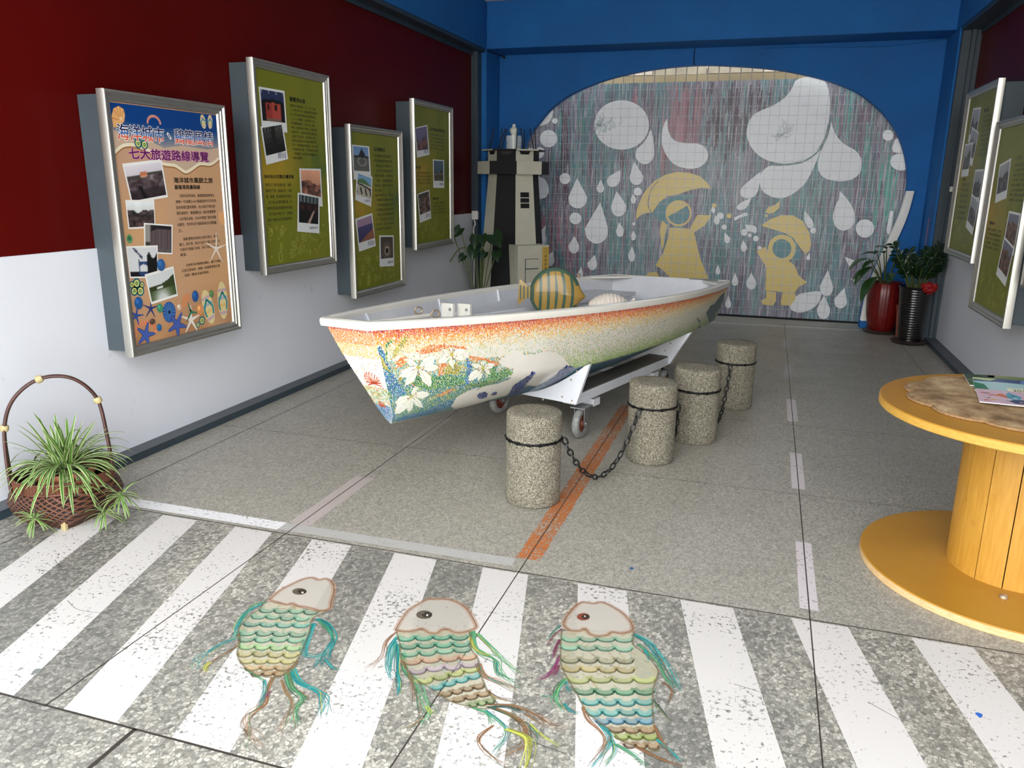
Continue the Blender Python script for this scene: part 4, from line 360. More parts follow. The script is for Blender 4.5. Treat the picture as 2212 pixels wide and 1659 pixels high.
def wall_white(name, base):
    m, nt, bs = mat(name); v = coords(nt)
    col = ramp(nt, noise(nt, v, 1.7, 4), [(.3, tuple(c*.95 for c in base[:3])+(1,)), (.7, base)])
    scuff = noise(nt, v, 9, 7, .65); col = mixc(nt, ramp(nt, scuff, [(.66, (0, 0, 0, 1)), (.74, (.28, .28, .28, 1))]), col, C(150, 152, 156))
    L(nt, col, bs.inputs['Base Color']); bs.inputs['Roughness'].default_value = .45
    bump(nt, bs, noise(nt, v, 40, 5), .06, .01); return m
M['white_wall'] = wall_white('white_wall_paint', C(226, 228, 234))
M['red'] = plain('maroon_panel', C(80, 8, 5), .38, var=.10, vscale=1.2, spec=.08)
M['blue'] = plain('blue_wall_paint', C(6, 95, 163), .75, var=.10, vscale=2.0, bmp=.12, bscale=35)
M['slate'] = plain('slate_steel_paint', C(48, 61, 70), .45, var=.10, bmp=.05)
M['curb_top'] = plain('grey_curb_paint', C(84, 88, 92), .6, var=.12)
M['cabinet'] = plain('slate_cabinet_paint', C(67, 77, 83), .5, var=.07)
M['ceiling'] = plain('ceiling_paint', C(228, 232, 236), .8)
def brushed(name, col, rough=.42, metal=.35):
    m, nt, bs = mat(name); n = noise(nt, coords(nt, (90, 6, 6)), 3, 3)
    L(nt, ramp(nt, n, [(.3, tuple(c*.88 for c in col[:3])+(1,)), (.7, col)]), bs.inputs['Base Color'])
    bs.inputs['Roughness'].default_value = rough; bs.inputs['Metallic'].default_value = metal; return m
M['silver'] = brushed('silver_frame', C(186, 184, 176), .36, .85)
M['print'] = ink_mat('printed_sheet', .4)
M['gloss_white'] = plain('boat_white_gloss', C(234, 230, 218), .25, var=.03, coat=.3)
M['boat_grey'] = plain('boat_grey_paint', C(218, 220, 224), .45, var=.05, vscale=9, bmp=.06)
M['boat_art'] = ink_mat('boat_painting', .32, coat=.2)
M['rust'] = plain('rusty_brass', C(168, 150, 128), .5, .5, var=.3, vscale=60)
M['dolly_white'] = plain('dolly_white_paint', C(222, 224, 228), .5, var=.06, bmp=.06)
M['steel'] = plain('galvanised_steel', C(170, 172, 172), .38, .8, var=.12, vscale=25)
M['rubber'] = plain('grey_rubber', C(62, 64, 66), .7, var=.15)
M['tyre_white'] = plain('caster_tread', C(138, 138, 134), .55, var=.3, vscale=30)
M['hub'] = plain('rusty_hub', C(120, 62, 46), .6, .3, var=.3, vscale=40)
def aggregate():
    m, nt, bs = mat('exposed_aggregate'); v = coords(nt)
    q = N(nt, 'TexVoronoi'); q.inputs['Scale'].default_value = 200; L(nt, v, q.inputs['Vector'])
    g = N(nt, 'RGBToBW'); L(nt, q.outputs['Color'], g.inputs[0])
    col = ramp(nt, g.outputs[0], [(.05, C(86, 81, 68)), (.35, C(124, 118, 101)), (.55, C(145, 139, 120)), (.85, C(182, 176, 156))])
    col = mixc(nt, ramp(nt, q.outputs['Distance'], [(.45, (0, 0, 0, 1)), (.8, (.5, .5, .5, 1))]), col, C(90, 84, 69))
    st = noise(nt, v, 5, 4); col = mixc(nt, ramp(nt, st, [(.5, (0, 0, 0, 1)), (.75, (.3, .3, .3, 1))]), col, C(104, 96, 80))
    L(nt, col, bs.inputs['Base Color']); bs.inputs['Roughness'].default_value = .85
    bump(nt, bs, mth(nt, 'SUBTRACT', 1.0, q.outputs['Distance']), .8, .008); return m
M['aggregate'] = aggregate()
M['chain'] = plain('dark_chain', C(58, 58, 58), .4, .75, var=.4, vscale=60)
M['band'] = plain('black_chain_band', C(24, 24, 24), .45, .5, var=.3, vscale=60)
def wood(name, c0, c1, sc=(3, 3, 22), rough=.5, dirt=.3):
    m, nt, bs = mat(name); v = coords(nt, sc); n = noise(nt, v, 3, 5); col = ramp(nt, n, [(.3, c0), (.7, c1)])
    d = noise(nt, coords(nt), 13, 6, .65); col = mixc(nt, ramp(nt, d, [(.60, (0, 0, 0, 1)), (.74, (dirt, dirt, dirt, 1))]), col, C(110, 70, 20))
    L(nt, col, bs.inputs['Base Color']); bs.inputs['Roughness'].default_value = rough; bump(nt, bs, n, .08, .004); return m
M['spool_disc'] = wood('ochre_disc_paint', C(170, 120, 36), C(182, 132, 46), (1.2, 1.2, 1.2), .38, .12)
M['spool_edge'] = wood('ochre_ply_edge', C(188, 142, 52), C(206, 162, 76), (10, 10, 60), .55)
M['spool_raw'] = wood('bare_ply_edge', C(196, 160, 110), C(222, 190, 142), (10, 10, 80), .7)
M['spool_drum'] = wood('ochre_plank_paint', C(178, 126, 38), C(194, 144, 56), (30, 30, 3), .5, .35)
def mat_weave():
    m, nt, bs = mat('woven_straw'); v = coords(nt); n = noise(nt, v, 9, 5, .6); f = noise(nt, coords(nt, (22, 120, 1)), 3, 6, .7)
    col = ramp(nt, n, [(.34, C(122, 92, 58)), (.5, C(182, 152, 110)), (.62, C(212, 186, 144))])
    col = mixc(nt, ramp(nt, f, [(.42, (0, 0, 0, 1)), (.58, (.55, .55, .55, 1))]), col, C(118, 92, 62))
    L(nt, col, bs.inputs['Base Color']); bs.inputs['Roughness'].default_value = .9; bump(nt, bs, f, .6, .006); return m
M['straw'] = mat_weave()
M['straw_edge'] = plain('straw_cord', C(150, 116, 78), .9, var=.3, vscale=80, bmp=.5, bscale=120)
def wicker():
    m, nt, bs = mat('woven_bamboo'); v = coords(nt)
    def wave(rot):
        mp = N(nt, 'Mapping'); mp.inputs['Rotation'].default_value = rot; L(nt, v, mp.inputs[0])
        w_ = N(nt, 'TexWave', wave_type='BANDS', bands_direction='Z'); w_.inputs['Scale'].default_value = 16; w_.inputs['Distortion'].default_value = 1.2; L(nt, mp.outputs[0], w_.inputs['Vector']); return w_.outputs[0]
    a, b = wave((0, .6, .3)), wave((0, -.6, -.3))
    h = mth(nt, 'MAXIMUM', a, b)
    col = ramp(nt, h, [(.45, C(34, 18, 12)), (.7, C(80, 46, 30)), (.95, C(104, 64, 44))])
    L(nt, col, bs.inputs['Base Color']); bs.inputs['Roughness'].default_value = .5; bump(nt, bs, h, .8, .01); return m
M['wicker'] = wicker()
M['bamboo'] = plain('brown_bamboo', C(72, 42, 34), .4, var=.25, vscale=20)
M['bamboo_rim'] = plain('bamboo_rim', C(100, 58, 38), .45, var=.2, vscale=20)
M['binding'] = plain('pale_binding', C(180, 164, 118), .6, var=.15, vscale=40)
M['terracotta'] = plain('terracotta', C(158, 94, 68), .7, var=.1)
M['soil'] = plain('soil', C(50, 38, 30), .95, var=.3, vscale=40, bmp=.6)
M['variegated'] = ink_mat('variegated_leaf', .4)
M['leaf_dark'] = plain('dark_glossy_leaf', C(24, 48, 22), .28, var=.3, vscale=8, spec=.6)
M['leaf_mid'] = plain('glossy_leaf', C(38, 70, 28), .3, var=.3, vscale=8, spec=.6)
M['stem'] = plain('plant_stem', C(78, 88, 48), .5)
M['cream'] = plain('cream_paint', C(196, 193, 174), .55, var=.05, bmp=.05)
M['black'] = plain('black_paint', C(7, 8, 10), .8, var=.15)
M['pearl'] = plain('pearl_white', C(226, 228, 214), .35)
M['brass_sign'] = plain('yellow_plaque', C(198, 164, 78), .4, .2)
M['wire'] = plain('dark_wire', C(40, 38, 40), .5, .5)
M['red_glaze'] = plain('red_glaze', C(100, 10, 8), .35, var=.3, vscale=14, coat=.12)
M['black_glaze'] = plain('black_glaze', C(13, 11, 11), .22, var=.2, coat=.4)
M['saucer'] = plain('dark_saucer', C(58, 46, 40), .5)
M['red_bow'] = plain('red_ribbon', C(140, 14, 12), .55, var=.15)
M['foam'] = plain('white_foam_board', C(232, 230, 224), .6, var=.04, bmp=.1)
M['plastic'] = plain('white_plastic', C(214, 212, 204), .4)
M['paper'] = ink_mat('magazine_print', .3)
M['fish_paint'] = ink_mat('fish_paint', .3, grain=.12, coat=.3)
M['shell'] = plain('shell_white', C(222, 210, 196), .4, var=.08, vscale=30)
M['canopy'] = plain('cream_canopy', C(150, 136, 108), .7, var=.12, vscale=3)
M['fascia'] = plain('weathered_fascia', C(96, 89, 74), .8, var=.3, vscale=4)
M['deck'] = plain('dull_deck_board', C(92, 88, 82), .7, var=.15)
M['bounce_grey'] = plain('bounce_cut_grey', C(150, 152, 150), .8)  # added tone for the gate wall's unseen back, tames blue bounce light
M['bar_metal'] = plain('grey_bar', C(120, 112, 100), .5, .4)
def glass():
    m, nt, bs = mat('clear_plastic'); bs.inputs['Base Color'].default_value = (.9, .95, .93, 1); bs.inputs['Roughness'].default_value = .08
    L(nt, ramp(nt, noise(nt, coords(nt), 20, 2), [(0, (.25, .25, .25, 1)), (1, (.35, .35, .35, 1))]), bs.inputs['Alpha']); return m
M['glass'] = glass()
M['sign_red'] = plain('red_sign_strip', C(224, 120, 110), .5)
# ---------------------------------------------------------------- the setting
XL, XR, YB, YM, ZC = -3.40, 1.75, 9.60, 9.86, 3.52
FRONT = -0.6
def S(o, label=None): o['kind'] = 'structure'; return o
floor = S(MB().box(-3.75, 2.1, -12, 10.2, -.12, 0).build('floor', M['terrazzo']))
fl = lambda x, y, h: (x, y, .0006+h)
WHITE = C(202, 197, 191)
def floor_part(name, mb, m, label=None):
    o = mb.build(name, m, floor, ink=True)
    if label: o['label'] = label
    return o
mb = MB()
for i in range(10):                                                  # crosswalk: ten slanted bars
    x0 = -3.025+.4035*i; wdt = .196; sh = .345
    if i == 0: q = [(x0, 2.80), (x0+wdt, 2.80), (x0+wdt+sh, 1.545), (x0+sh, 1.545)]
    else: q = [(x0, 2.80), (x0+wdt, 2.80), (x0+wdt+sh*(1-.03*i), 1.545), (x0+sh*(1-.03*i), 1.545)]
    mb.ink(q, WHITE, fl, .0001*(i % 2))
floor_part('crosswalk_stripes', mb, M['floor_paint'], 'white zebra crossing stripes')
mb = MB()
mb.ink([(-2.97, 2.835), (-2.02, 2.835), (-2.02, 2.915), (-2.97, 2.915)], C(232, 230, 228, .9), fl, 0)
mb.ink([(-2.02, 2.840), (-.90, 2.850), (-.90, 2.92), (-2.02, 2.915)], C(214, 212, 208, .50), fl, 0)
mb.ink([(-2.01, 2.92), (-1.90, 2.92), (-1.90, 3.56), (-2.01, 3.56)], C(214, 200, 194, .55), fl, 0)
mb.ink([(-2.0, 4.1), (-1.92, 4.1), (-1.92, 4.72), (-2.0, 4.72)], C(206, 200, 192, .42), fl, 0)
for k in range(5): mb.ink([(.236, 2.885+1.277*k), (.303, 2.885+1.277*k), (.303, 3.49+1.275*k), (.236, 3.49+1.275*k)], C(224, 214, 214, .78 if k < 3 else .55), fl, 0)
mb.ink([(-.62, 9.27), (1.06, 9.36), (1.06, 9.39), (-.62, 9.30)], C(236, 234, 226), fl, 0)
for x_, y_, r_, c_ in ((.735, 2.40, .013, (40, 96, 180)), (-.42, 2.99, .012, (52, 92, 140)), (-2.13, 1.66, .018, (120, 126, 122)), (-2.19, 1.655, .010, (150, 154, 150))): mb.ink([(x_+r_*math.cos(a_)*(.7+.3*math.sin(a_*3)), y_+r_*math.sin(a_)) for a_ in [2*PI*k/10 for k in range(10)]], C(*c_), fl, .0006)
for k in range(26): a_ = random.uniform(0, .9); x_, y_ = 1.0+random.uniform(0, .16), 2.40+random.uniform(-.02, .14); mb.stroke([(x_, y_), (x_+.05*math.cos(a_), y_+.05*math.sin(a_)), (x_+.10*math.cos(a_+.3), y_+.09*math.sin(a_+.2))], .022, .006, C(216, 212, 208, .55), fl, .0003+.00001*k)
floor_part('lane_markings', mb, M['floor_paint'], 'white dashed floor line markings')
mb = MB()
for k in range(22):
    y0 = 2.93+.115*k; jit = random.uniform(-.004, .004)
    mb.ink([(-.905+jit, y0), (-.80+jit, y0), (-.80-jit, y0+.117), (-.905-jit, y0+.117)], C(196, 116, 60, .80-.012*k), fl, .0)
floor_part('orange_stripe', mb, M['faded_paint'], 'worn orange painted stripe')
mb = MB()
jl = lambda x0, y0, x1, y1, wd=.0045: mb.stroke([(x0, y0), (x1, y1)], wd, wd, (1, 1, 1, 1), fl, .0004)
for x in (-3.06, -1.958, -.855, .270, 1.375): jl(x, 1.54, x, 9.5)
for y in (2.81, 4.08, 5.35, 6.62, 7.89): jl(-3.28, y, 1.63, y, .005 if y < 3 else .003)
jl(-3.28, 1.54, 1.63, 1.54, .007); jl(-1.625, 1.54, -1.625, .6, .014); jl(.27, 1.54, .27, .6, .006)
for q in (((-2.72, 2.28), (-2.64, 2.24), (-2.55, 2.25)), ((-2.40, 2.04), (-2.30, 2.0), (-2.18, 2.02)), ((-1.72, 2.12), (-1.62, 2.10)), ((-1.20, 2.38), (-1.1, 2.34), (-1.02, 2.35)), ((.02, 2.32), (.12, 2.30)), ((.42, 2.36), (.5, 2.30)), ((-.55, 1.86), (-.42, 1.84))): mb.stroke(list(q), .0022, .0012, (1, 1, 1, 1), fl, .0004)
floor_part('joint_strips', mb, M['joint'])
# three fish painted on the zebra crossing
PAL = {0: (44, 150, 146), 1: (150, 108, 72), 2: (92, 160, 112), 3: (188, 190, 84), 4: (140, 62, 104), 5: (66, 92, 84)}
def painted_fish(d, label, rowcols):
    mb = MB(); rnd = random.Random(len(label))
    mb.ink(d['body'], C(192, 186, 158, .60), fl, .0003)
    xs = [p[0] for p in d['body']]; ys = [p[1] for p in d['body']]
    for q in range(170):                                             # loose chalky scribble over the body
        x, y = rnd.uniform(min(xs), max(xs)), rnd.uniform(min(ys), max(ys)); e = (x+rnd.uniform(-.03, .03), y+rnd.uniform(-.05, .03))
        if inside((x, y), d['body']) and inside(e, d['body']): mb.stroke([(x, y), ((x+e[0])/2+rnd.uniform(-.01, .01), (y+e[1])/2), e], .010, .004, C(*rnd.choice([(150, 176, 140), (196, 180, 130), (170, 190, 170), (186, 160, 120), (214, 208, 190)]), .34), fl, .0004+.000003*q)
    k = 0
    for c, wd, pts in d['fins']:
        base = PAL[c]; k += 1
        for q in range(10):                                          # a fin is a bundle of brush strokes
            off = (q-4.5)*wd*.17; j = lambda: rnd.uniform(-.0045, .0045)
            P = [(x+off*.9+j()*i, y+off*.5+j()*i) for i, (x, y) in enumerate(pts)]
            f = rnd.uniform(.72, 1.2); col = C(*[min(255, b*f) for b in base], .62)
            if q in (4, 7) and rnd.random() < .6: col = C(*PAL[rnd.choice([0, 1, 2, 3])], .6)
            if q == 0: col = C(*[b*.6 for b in base], .6)
            mb.stroke(P, wd*.55, wd*.14, col, fl, .0006+.00004*k+.00001*q, sub=6)
    n = len(d['rows'])
    for i, (a, b) in enumerate(d['rows']):                           # scallop rows of scales
        base = rowcols[min(len(rowcols)-1, int(i*len(rowcols)/n))]; ns = 4 if i < n*.75 else 3
        ln = math.hypot(b[0]-a[0], b[1]-a[1]); dx, dy = (b[0]-a[0])/ns, (b[1]-a[1])/ns
        ux, uy = dy/ln*ns, -dx/ln*ns
        if uy > 0: ux, uy = -ux, -uy
        dep = .021 if ln > .2 else .015
        for s in range(ns):
            arc = []
            bd_ = dep*rnd.uniform(.85, 1.15)
            for t in range(11):
                u = t/10; bulge = math.sqrt(max(0, 1-(2*u-1)**2))*bd_
                arc.append((a[0]+dx*(s+u)+ux*bulge, a[1]+dy*(s+u)+uy*bulge))
            f = rnd.uniform(.85, 1.12)
            # a broad soft wash inside the scale, then its edge
            mb.stroke([(x-ux*.012, y-uy*.012) for x, y in arc], .024, .018, C(*[min(255, c*f*1.12) for c in base], .34), fl, .0010+.00001*i, sub=2)
            mb.stroke(arc, .009, .007, C(*[c*f*.80 for c in base], .66), fl, .0011+.00001*i, sub=2)
            mb.stroke([(x+ux*.004, y+uy*.004) for x, y in arc], .0035, .003, C(*[c*.42 for c in base], .6), fl, .0012+.00001*i, sub=2)
    bd = d['body']+[d['body'][0]]
    mb.stroke(bd, .006, .006, C(120, 110, 80, .55), fl, .0013, sub=3)
    mb.ink([(p.x, p.y) for p in spline(d['head']+[d['head'][0]], 3)], C(200, 192, 178, .66), fl, .0014)
    mb.stroke(d['head']+[d['head'][0]], .020, .020, C(190, 146, 112, .38), fl, .0015, sub=4)
    mb.stroke(d['head']+[d['head'][0]], .004, .004, C(132, 92, 68, .62), fl, .0016, sub=4)
    mb.ink(d['eye'], C(*((92, 82, 68) if 'brown eye' not in label else (126, 66, 48)), 1), fl, .0017); mb.ink(d['hl'], C(230, 226, 214), fl, .0018)
    mb.ink([(d['eye'][0][0]*.35+p[0]*.65, d['eye'][0][1]*.35+p[1]*.65) for p in d['eye']], C(60, 52, 44, .8), fl, .00175)
    floor_part('painted_fish', mb, M['chalk_paint'], label)
G_, B_, T_, O_, Y_ = (120, 176, 146), (150, 116, 78), (70, 160, 156), (196, 160, 110), (180, 188, 110)
painted_fish(FISH[0], 'leftmost painted fish, green scales fading to ochre, facing up right', [G_, (96, 168, 150), G_, (150, 188, 130), (186, 176, 116), O_, B_])
painted_fish(FISH[1], 'middle painted fish with wide tail, green and rust scales', [(70, 156, 126), G_, (196, 150, 120), (180, 160, 170), Y_, T_, B_, B_, (120, 150, 90)])
painted_fish(FISH[2], 'rightmost painted fish with reddish brown eye and magenta fin', [G_, (150, 150, 116), (190, 170, 110), Y_, (60, 140, 100), T_, (80, 150, 180), B_, (150, 170, 70), B_])

# side walls: white below, maroon panel above, low kerb along the floor
def side_wall(name, sg, x, y1):
    bx = lambda a, b, *r: MB().box(min(x+sg*a, x+sg*b), max(x+sg*a, x+sg*b), *r)
    wl = S(bx(-.015, .16, FRONT, y1, 0, 1.185).build(name, M['white_wall']))
    bx(.0, .16, FRONT, y1, 1.185, 3.0).build('maroon_panel', M['red'], wl, bevel=0)
    side = name.split('_')[1]
    cb = MB()
    xa, xb = sorted((x-sg*.118, x-sg*.015)); cb.box(xa, xb, FRONT, y1, 0, .042, 0)
    cb.box(xa, xb, FRONT, y1, .042, .0435, 1)
    S(cb.build('baseboard_'+side, [M['slate'], M['curb_top']]))
    return wl
wall_left = side_wall('wall_left', -1, XL, 9.02)
wall_right = side_wall('wall_right', 1, XR, 8.92)
# columns, side beams, back beam, ceiling
S(MB().box(-3.56, -3.25, 9.12, YB, 0, 3.02).build('column_left', M['blue'], bevel=.006))
S(MB().box(1.57, 1.91, 8.98, YB, 0, 3.02).build('column_right', M['blue'], bevel=.006))
S(MB().box(-3.56, -3.25, FRONT, YB, 3.02, ZC).build('beam_left', M['blue']))
S(MB().box(1.57, 1.91, FRONT, YB, 3.02, ZC).build('beam_right', M['blue']))
S(MB().box(-3.25, 1.57, 9.12, YB, 3.02, ZC).build('beam_back', M['blue'], bevel=.006))
S(MB().box(-3.75, 2.1, .5, 9.75, ZC, ZC+.12).build('ceiling', M['ceiling']))
def channel(name, x0, x1, lip, y1):
    m = MB(); m.box(x0, x1, FRONT, y1, 2.985, 3.02); m.box(lip, lip+.02, FRONT, y1, 2.945, 2.985); return S(m.build(name, M['slate']))
channel('trim_1', -3.42, -3.262, -3.40, 9.12); channel('trim_2', 1.582, 1.78, 1.74, 8.98)
m = MB(); m.box(-3.45, -3.31, 9.02, 9.12, 0, 2.985); m.box(-3.36, -3.31, 8.995, 9.02, 0, 2.985); S(m.build('trim_3', M['slate'], bevel=.003))
m = MB(); m.box(1.588, 1.78, 8.92, 8.98, 0, 2.985); m.box(1.66, 1.70, 8.88, 8.92, 0, 2.985); S(m.build('trim_4', M['slate'], bevel=.003))
# back wall with the moon gate
ARCH_T = [(-3.02, 1.50), (-2.985, 1.80), (-2.895, 2.059), (-2.746, 2.258), (-2.577, 2.433), (-2.328, 2.583), (-2.041, 2.690), (-1.8, 2.751), (-1.483, 2.805), (-1.115, 2.838), (-.83, 2.842), (-.602, 2.829), (-.267, 2.799), (.021, 2.757), (.368, 2.676), (.632, 2.586), (.836, 2.484), (1.047, 2.313), (1.203, 2.123), (1.303, 1.924), (1.362, 1.723), (1.382, 1.507), (1.335, 1.223), (1.236, .871), (1.110, .456), (1.073, .05), (1.07, 0)]
ARCH = [(-2.73, 0), (-2.735, .05), (-2.77, .456), (-2.88, .871), (-2.97, 1.223)]+ARCH_T
ap = spline(ARCH, 3); aq = [(p.x, p.y) for p in ap]
m = MB(); m.prism([(-3.56, 0)]+aq+[(1.91, 0), (1.91, 3.30), (-3.56, 3.30)], YB, YB+.12, 0, lambda x, z, y: (x, y, z))
for i, f in enumerate(m.f):
    if all(m.v[k][1] > YB+.11 for k in f): m.mi[i] = 1             # unseen far side made grey to cut blue bounce onto the mural
S(m.build('wall_back', [M['blue'], M['bounce_grey']], angle=50))
# tiled wall behind the gate with its mural
mur = lambda x, z, h: (x, YM-.0006-h, z)
m = MB(); m.box(-3.9, 2.4, YM, YM+.16, 0, 2.70, 0)
rnd = random.Random(3)
def streaks(xa, xb, za, zb, cols, k, ln=(.2, .7), wd=(.006, .02), h=.0):
    for _ in range(k):
        x = rnd.uniform(xa, xb); z1 = rnd.uniform(za, zb); l_ = rnd.uniform(*ln); w_ = rnd.uniform(*wd)
        m.ink([(x-w_/2, z1), (x+w_/2, z1), (x+w_*.4, max(.05, z1-l_)), (x-w_*.4, max(.05, z1-l_))], C(*rnd.choice(cols), rnd.uniform(.55, .9)), mur, h+rnd.uniform(0, .0003), 1)
streaks(-1.30, -.86, 2.2, 2.68, [(196, 140, 150), (176, 128, 142), (150, 96, 110)], 60, (.3, .8), (.008, .028))
streaks(-1.75, -1.55, 2.3, 2.68, [(186, 140, 152)], 8, (.2, .5), (.01, .03))
streaks(-2.9, -2.1, .4, 1.3, [(180, 130, 148), (160, 112, 132)], 60, (.2, .6), (.01, .035))
streaks(-.9, -.1, 2.2, 2.69, [(86, 60, 76), (98, 74, 92)], 70, (.15, .5), (.008, .03))
streaks(-.1, 1.3, 1.5, 2.68, [(92, 176, 164), (100, 190, 172), (128, 108, 134)], 110, (.2, .7), (.006, .02))
streaks(-2.9, 1.3, .6, 2.66, [(88, 150, 152), (104, 168, 168)], 260, (.15, .6), (.005, .018))
streaks(-2.9, 1.3, .3, 2.6, [(210, 210, 216), (196, 196, 206)], 900, (.05, .30), (.003, .006))
streaks(-2.9, 1.3, .5, 2.6, [(84, 62, 82), (74, 66, 84)], 420, (.08, .4), (.003, .009))
for _i, p in enumerate(TEAL_SHAPES): m.ink(p, C(92, 150, 158, .8), mur, .0008+.00003*_i, 1)
for _i, p in enumerate(WHITE_DROPS): m.ink([(q.x, q.y) for q in spline(p+[p[0]], 3)][:-1] if len(p) < 22 and len(p) > 4 else p, C(230, 232, 234), mur, .0010+.00001*_i, 1)
for _i, p in enumerate(YELLOW_SHAPES): m.ink(p, C(222, 196, 112), mur, .0016+.00002*_i, 1)
for p, wd in RINGS: m.stroke(p+[p[0]], wd, wd, C(222, 196, 112), mur, .0021, 1, sub=1)
# pale grey brush marks inside the round drop and the great drop
for cx, cz, rx_, rz_, k in ((-2.06, 2.20, .20, .12, 26), (.05, 2.10, .12, .08, 12)):
    for _ in range(k):
        x, z = cx+rnd.gauss(0, .5)*rx_, cz+rnd.gauss(0, .5)*rz_; b = rnd.uniform(-.3, 1.6)
        m.stroke([(x, z), (x+.05*math.cos(b), z+.05*math.sin(b)), (x+.10*math.cos(b+.4), z+.10*math.sin(b+.4))], .030, .012, C(150, 178, 180, .16), mur, .0019+rnd.uniform(0, .0002), 1)
# the dark fold drawn across the larger hat
m.stroke([(-1.385, 1.218), (-1.422, 1.32), (-1.389, 1.484), (-1.311, 1.582)], .012, .008, C(112, 100, 110), mur, .0023, 1)
m.stroke(DROP_GAP, .016, .022, C(88, 120, 122), mur, .0022, 1)
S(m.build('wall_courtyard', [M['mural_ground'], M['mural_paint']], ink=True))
S(MB().box(-3.9, 2.4, YM-.03, YM, 0, .02).build('trim_5', M['black']))
# bar railing above the tiled wall and the canopy beyond
rl = thing('bar_railing', (-.6, YM+.08, 2.70), 'row of thin grey vertical bars standing on top of the mural wall', 'railing')
MB().box(-2.6, 1.5, YM+.07, YM+.10, 2.98, 3.01).build('top_rail', M['bar_metal'], rl)
for i in range(26): MB().box(-2.168+.1225*i-.007, -2.168+.1225*i+.007, YM+.075, YM+.095, 2.70, 2.98).build('bar', M['bar_metal'], rl)
m = MB(); m.box(-9, 7, 13.6, 13.8, 0, 3.9, 0)
S(m.build('wall_far', [M['canopy']]))
cn = thing('canopy', (-1, 12.4, 0), 'cream and grey canopy roof seen through the bars above the mural', 'canopy')
m = MB(); m.grid(lambda u, v: (-7+12*u, 12.0+1.55*v, 3.14+.22*v+.012*math.sin(u*300)), 240, 2); m.build('roof_sheet', M['bar_metal'], cn)
rc = random.Random(2)
for k in range(16):
    x = -7+.75*k; MB().box(x, x+.74, 11.97, 12.0, 3.045+rc.uniform(-.012, .012), 3.16).build('fascia_board', M['fascia'] if k % 3 else M['bar_metal'], cn)
for y, z in ((12.35, 3.16), (12.95, 3.24)): MB().box(-7, 5, y, y+.06, z-.07, z).build('purlin', M['bar_metal'], cn)
for x in (-6.5, 4.5): MB().box(x, x+.1, 12.05, 12.15, 0, 3.15).build('post', M['bar_metal'], cn)
S(MB().box(-9, 7, 10.2, 14, -.12, -.02).build('ground_courtyard', M['curb_top']))
# ---------------------------------------------------------------- wall display cabinets
PROF = [(0, -.045), (0, 0), (.004, .004), (.012, .004), (.020, -.006), (.034, -.006), (.038, -.012), (.050, -.014), (.056, -.026), (.060, -.026)]
FR_IN = .060
def vnoise(seed):
    r = np.random.RandomState(seed); g = r.rand(24, 24)
    def f(u, v, sc=6):
        x, y = (u*sc) % 23, (v*sc) % 23; i, j = int(x), int(y); fx, fy = x-i, y-j; fx = fx*fx*(3-2*fx); fy = fy*fy*(3-2*fy)
        i2, j2 = (i+1) % 24, (j+1) % 24
        return (g[i, j]*(1-fx)+g[i2, j]*fx)*(1-fy)+(g[i, j2]*(1-fx)+g[i2, j2]*fx)*fy
    return f
def lerp(a, b, t): t = max(0, min(1, t)); return tuple(a[i]+(b[i]-a[i])*t for i in range(3))
def bil(q):
    """(u,v) in the unit square, v up, onto a quad given tl,tr,br,bl"""
    (ax, ay), (bx, by), (cx, cy), (dx, dy) = q
    return lambda u, v: ((dx*(1-u)+cx*u)*(1-v)+(ax*(1-u)+bx*u)*v, (dy*(1-u)+cy*u)*(1-v)+(ay*(1-u)+by*u)*v)
def photo_grid(mb, quad, mp, h, fn, n=26):
    b = bil(quad)
    mb.grid(lambda u, v: mp(*b(u, v), h), n, n, 0, lambda u, v: C(*[max(0, min(255, c)) for c in fn(u, v)]), False)
def scene_photo(sky, land, dark, hor=.55, seed=1, rough=.18, low=None):
    f = vnoise(seed); low = low or land
    def g(u, v):
        e = hor+(f(u, .3, 5)-.5)*rough*2
        if v > e: return lerp(sky, tuple(min(255, c*1.15) for c in sky), (v-e)*2)
        t = f(u, v, 9)*.6+f(u+.3, v+.7, 20)*.4
        return lerp(dark, lerp(low, land, v/hor), (t-.25)*1.8)
    return g
def polaroid(mb, mp, q, p, fn, h, cap=None):
    mb.ink(q, C(226, 228, 226), mp, h); photo_grid(mb, p, mp, h+.0004, fn)
    if cap:
        b = bil(q); (x0, y0), (x1, y1) = b(.55, .10), b(.93, .16)
        lay_text(mb, cap, min(x0, x1), min(y0, y1)-.004, max(x0, x1), max(y0, y1)+.010, C(60, 66, 110), mp, h+.0005)
def rnd_rect(cx, cy, w_, h_, r, n=3):
    o = []
    for sx, sy, a0 in ((1, 1, 0), (-1, 1, 90), (-1, -1, 180), (1, -1, 270)):
        for k in range(n+1):
            a = math.radians(a0+90*k/n); o.append((cx+sx*(w_/2-r)+r*math.cos(a), cy+sy*(h_/2-r)+r*math.sin(a)))
    return o
def block(mb, mp, lines, u0, v1, u1, v0, col, h):
    """lines of text, each fitted between its own bounds; v1 top of first line, v0 bottom of last"""
    n = len(lines); pitch = (v1-v0)/n if n == 1 else (v1-v0)/(n-.4); ch = pitch*.60
    m_ = max(len(s) for s in lines)
    for i, s in enumerate(lines):
        t = s.lstrip('\u3000'); ind = len(s)-len(t)
        if not t: continue
        a = u0+(u1-u0)*ind/m_; b = u0+(u1-u0)*len(s)/m_; y = v1-i*pitch
        lay_text(mb, t, a, y-ch, b, y, col, mp, h, res=1)
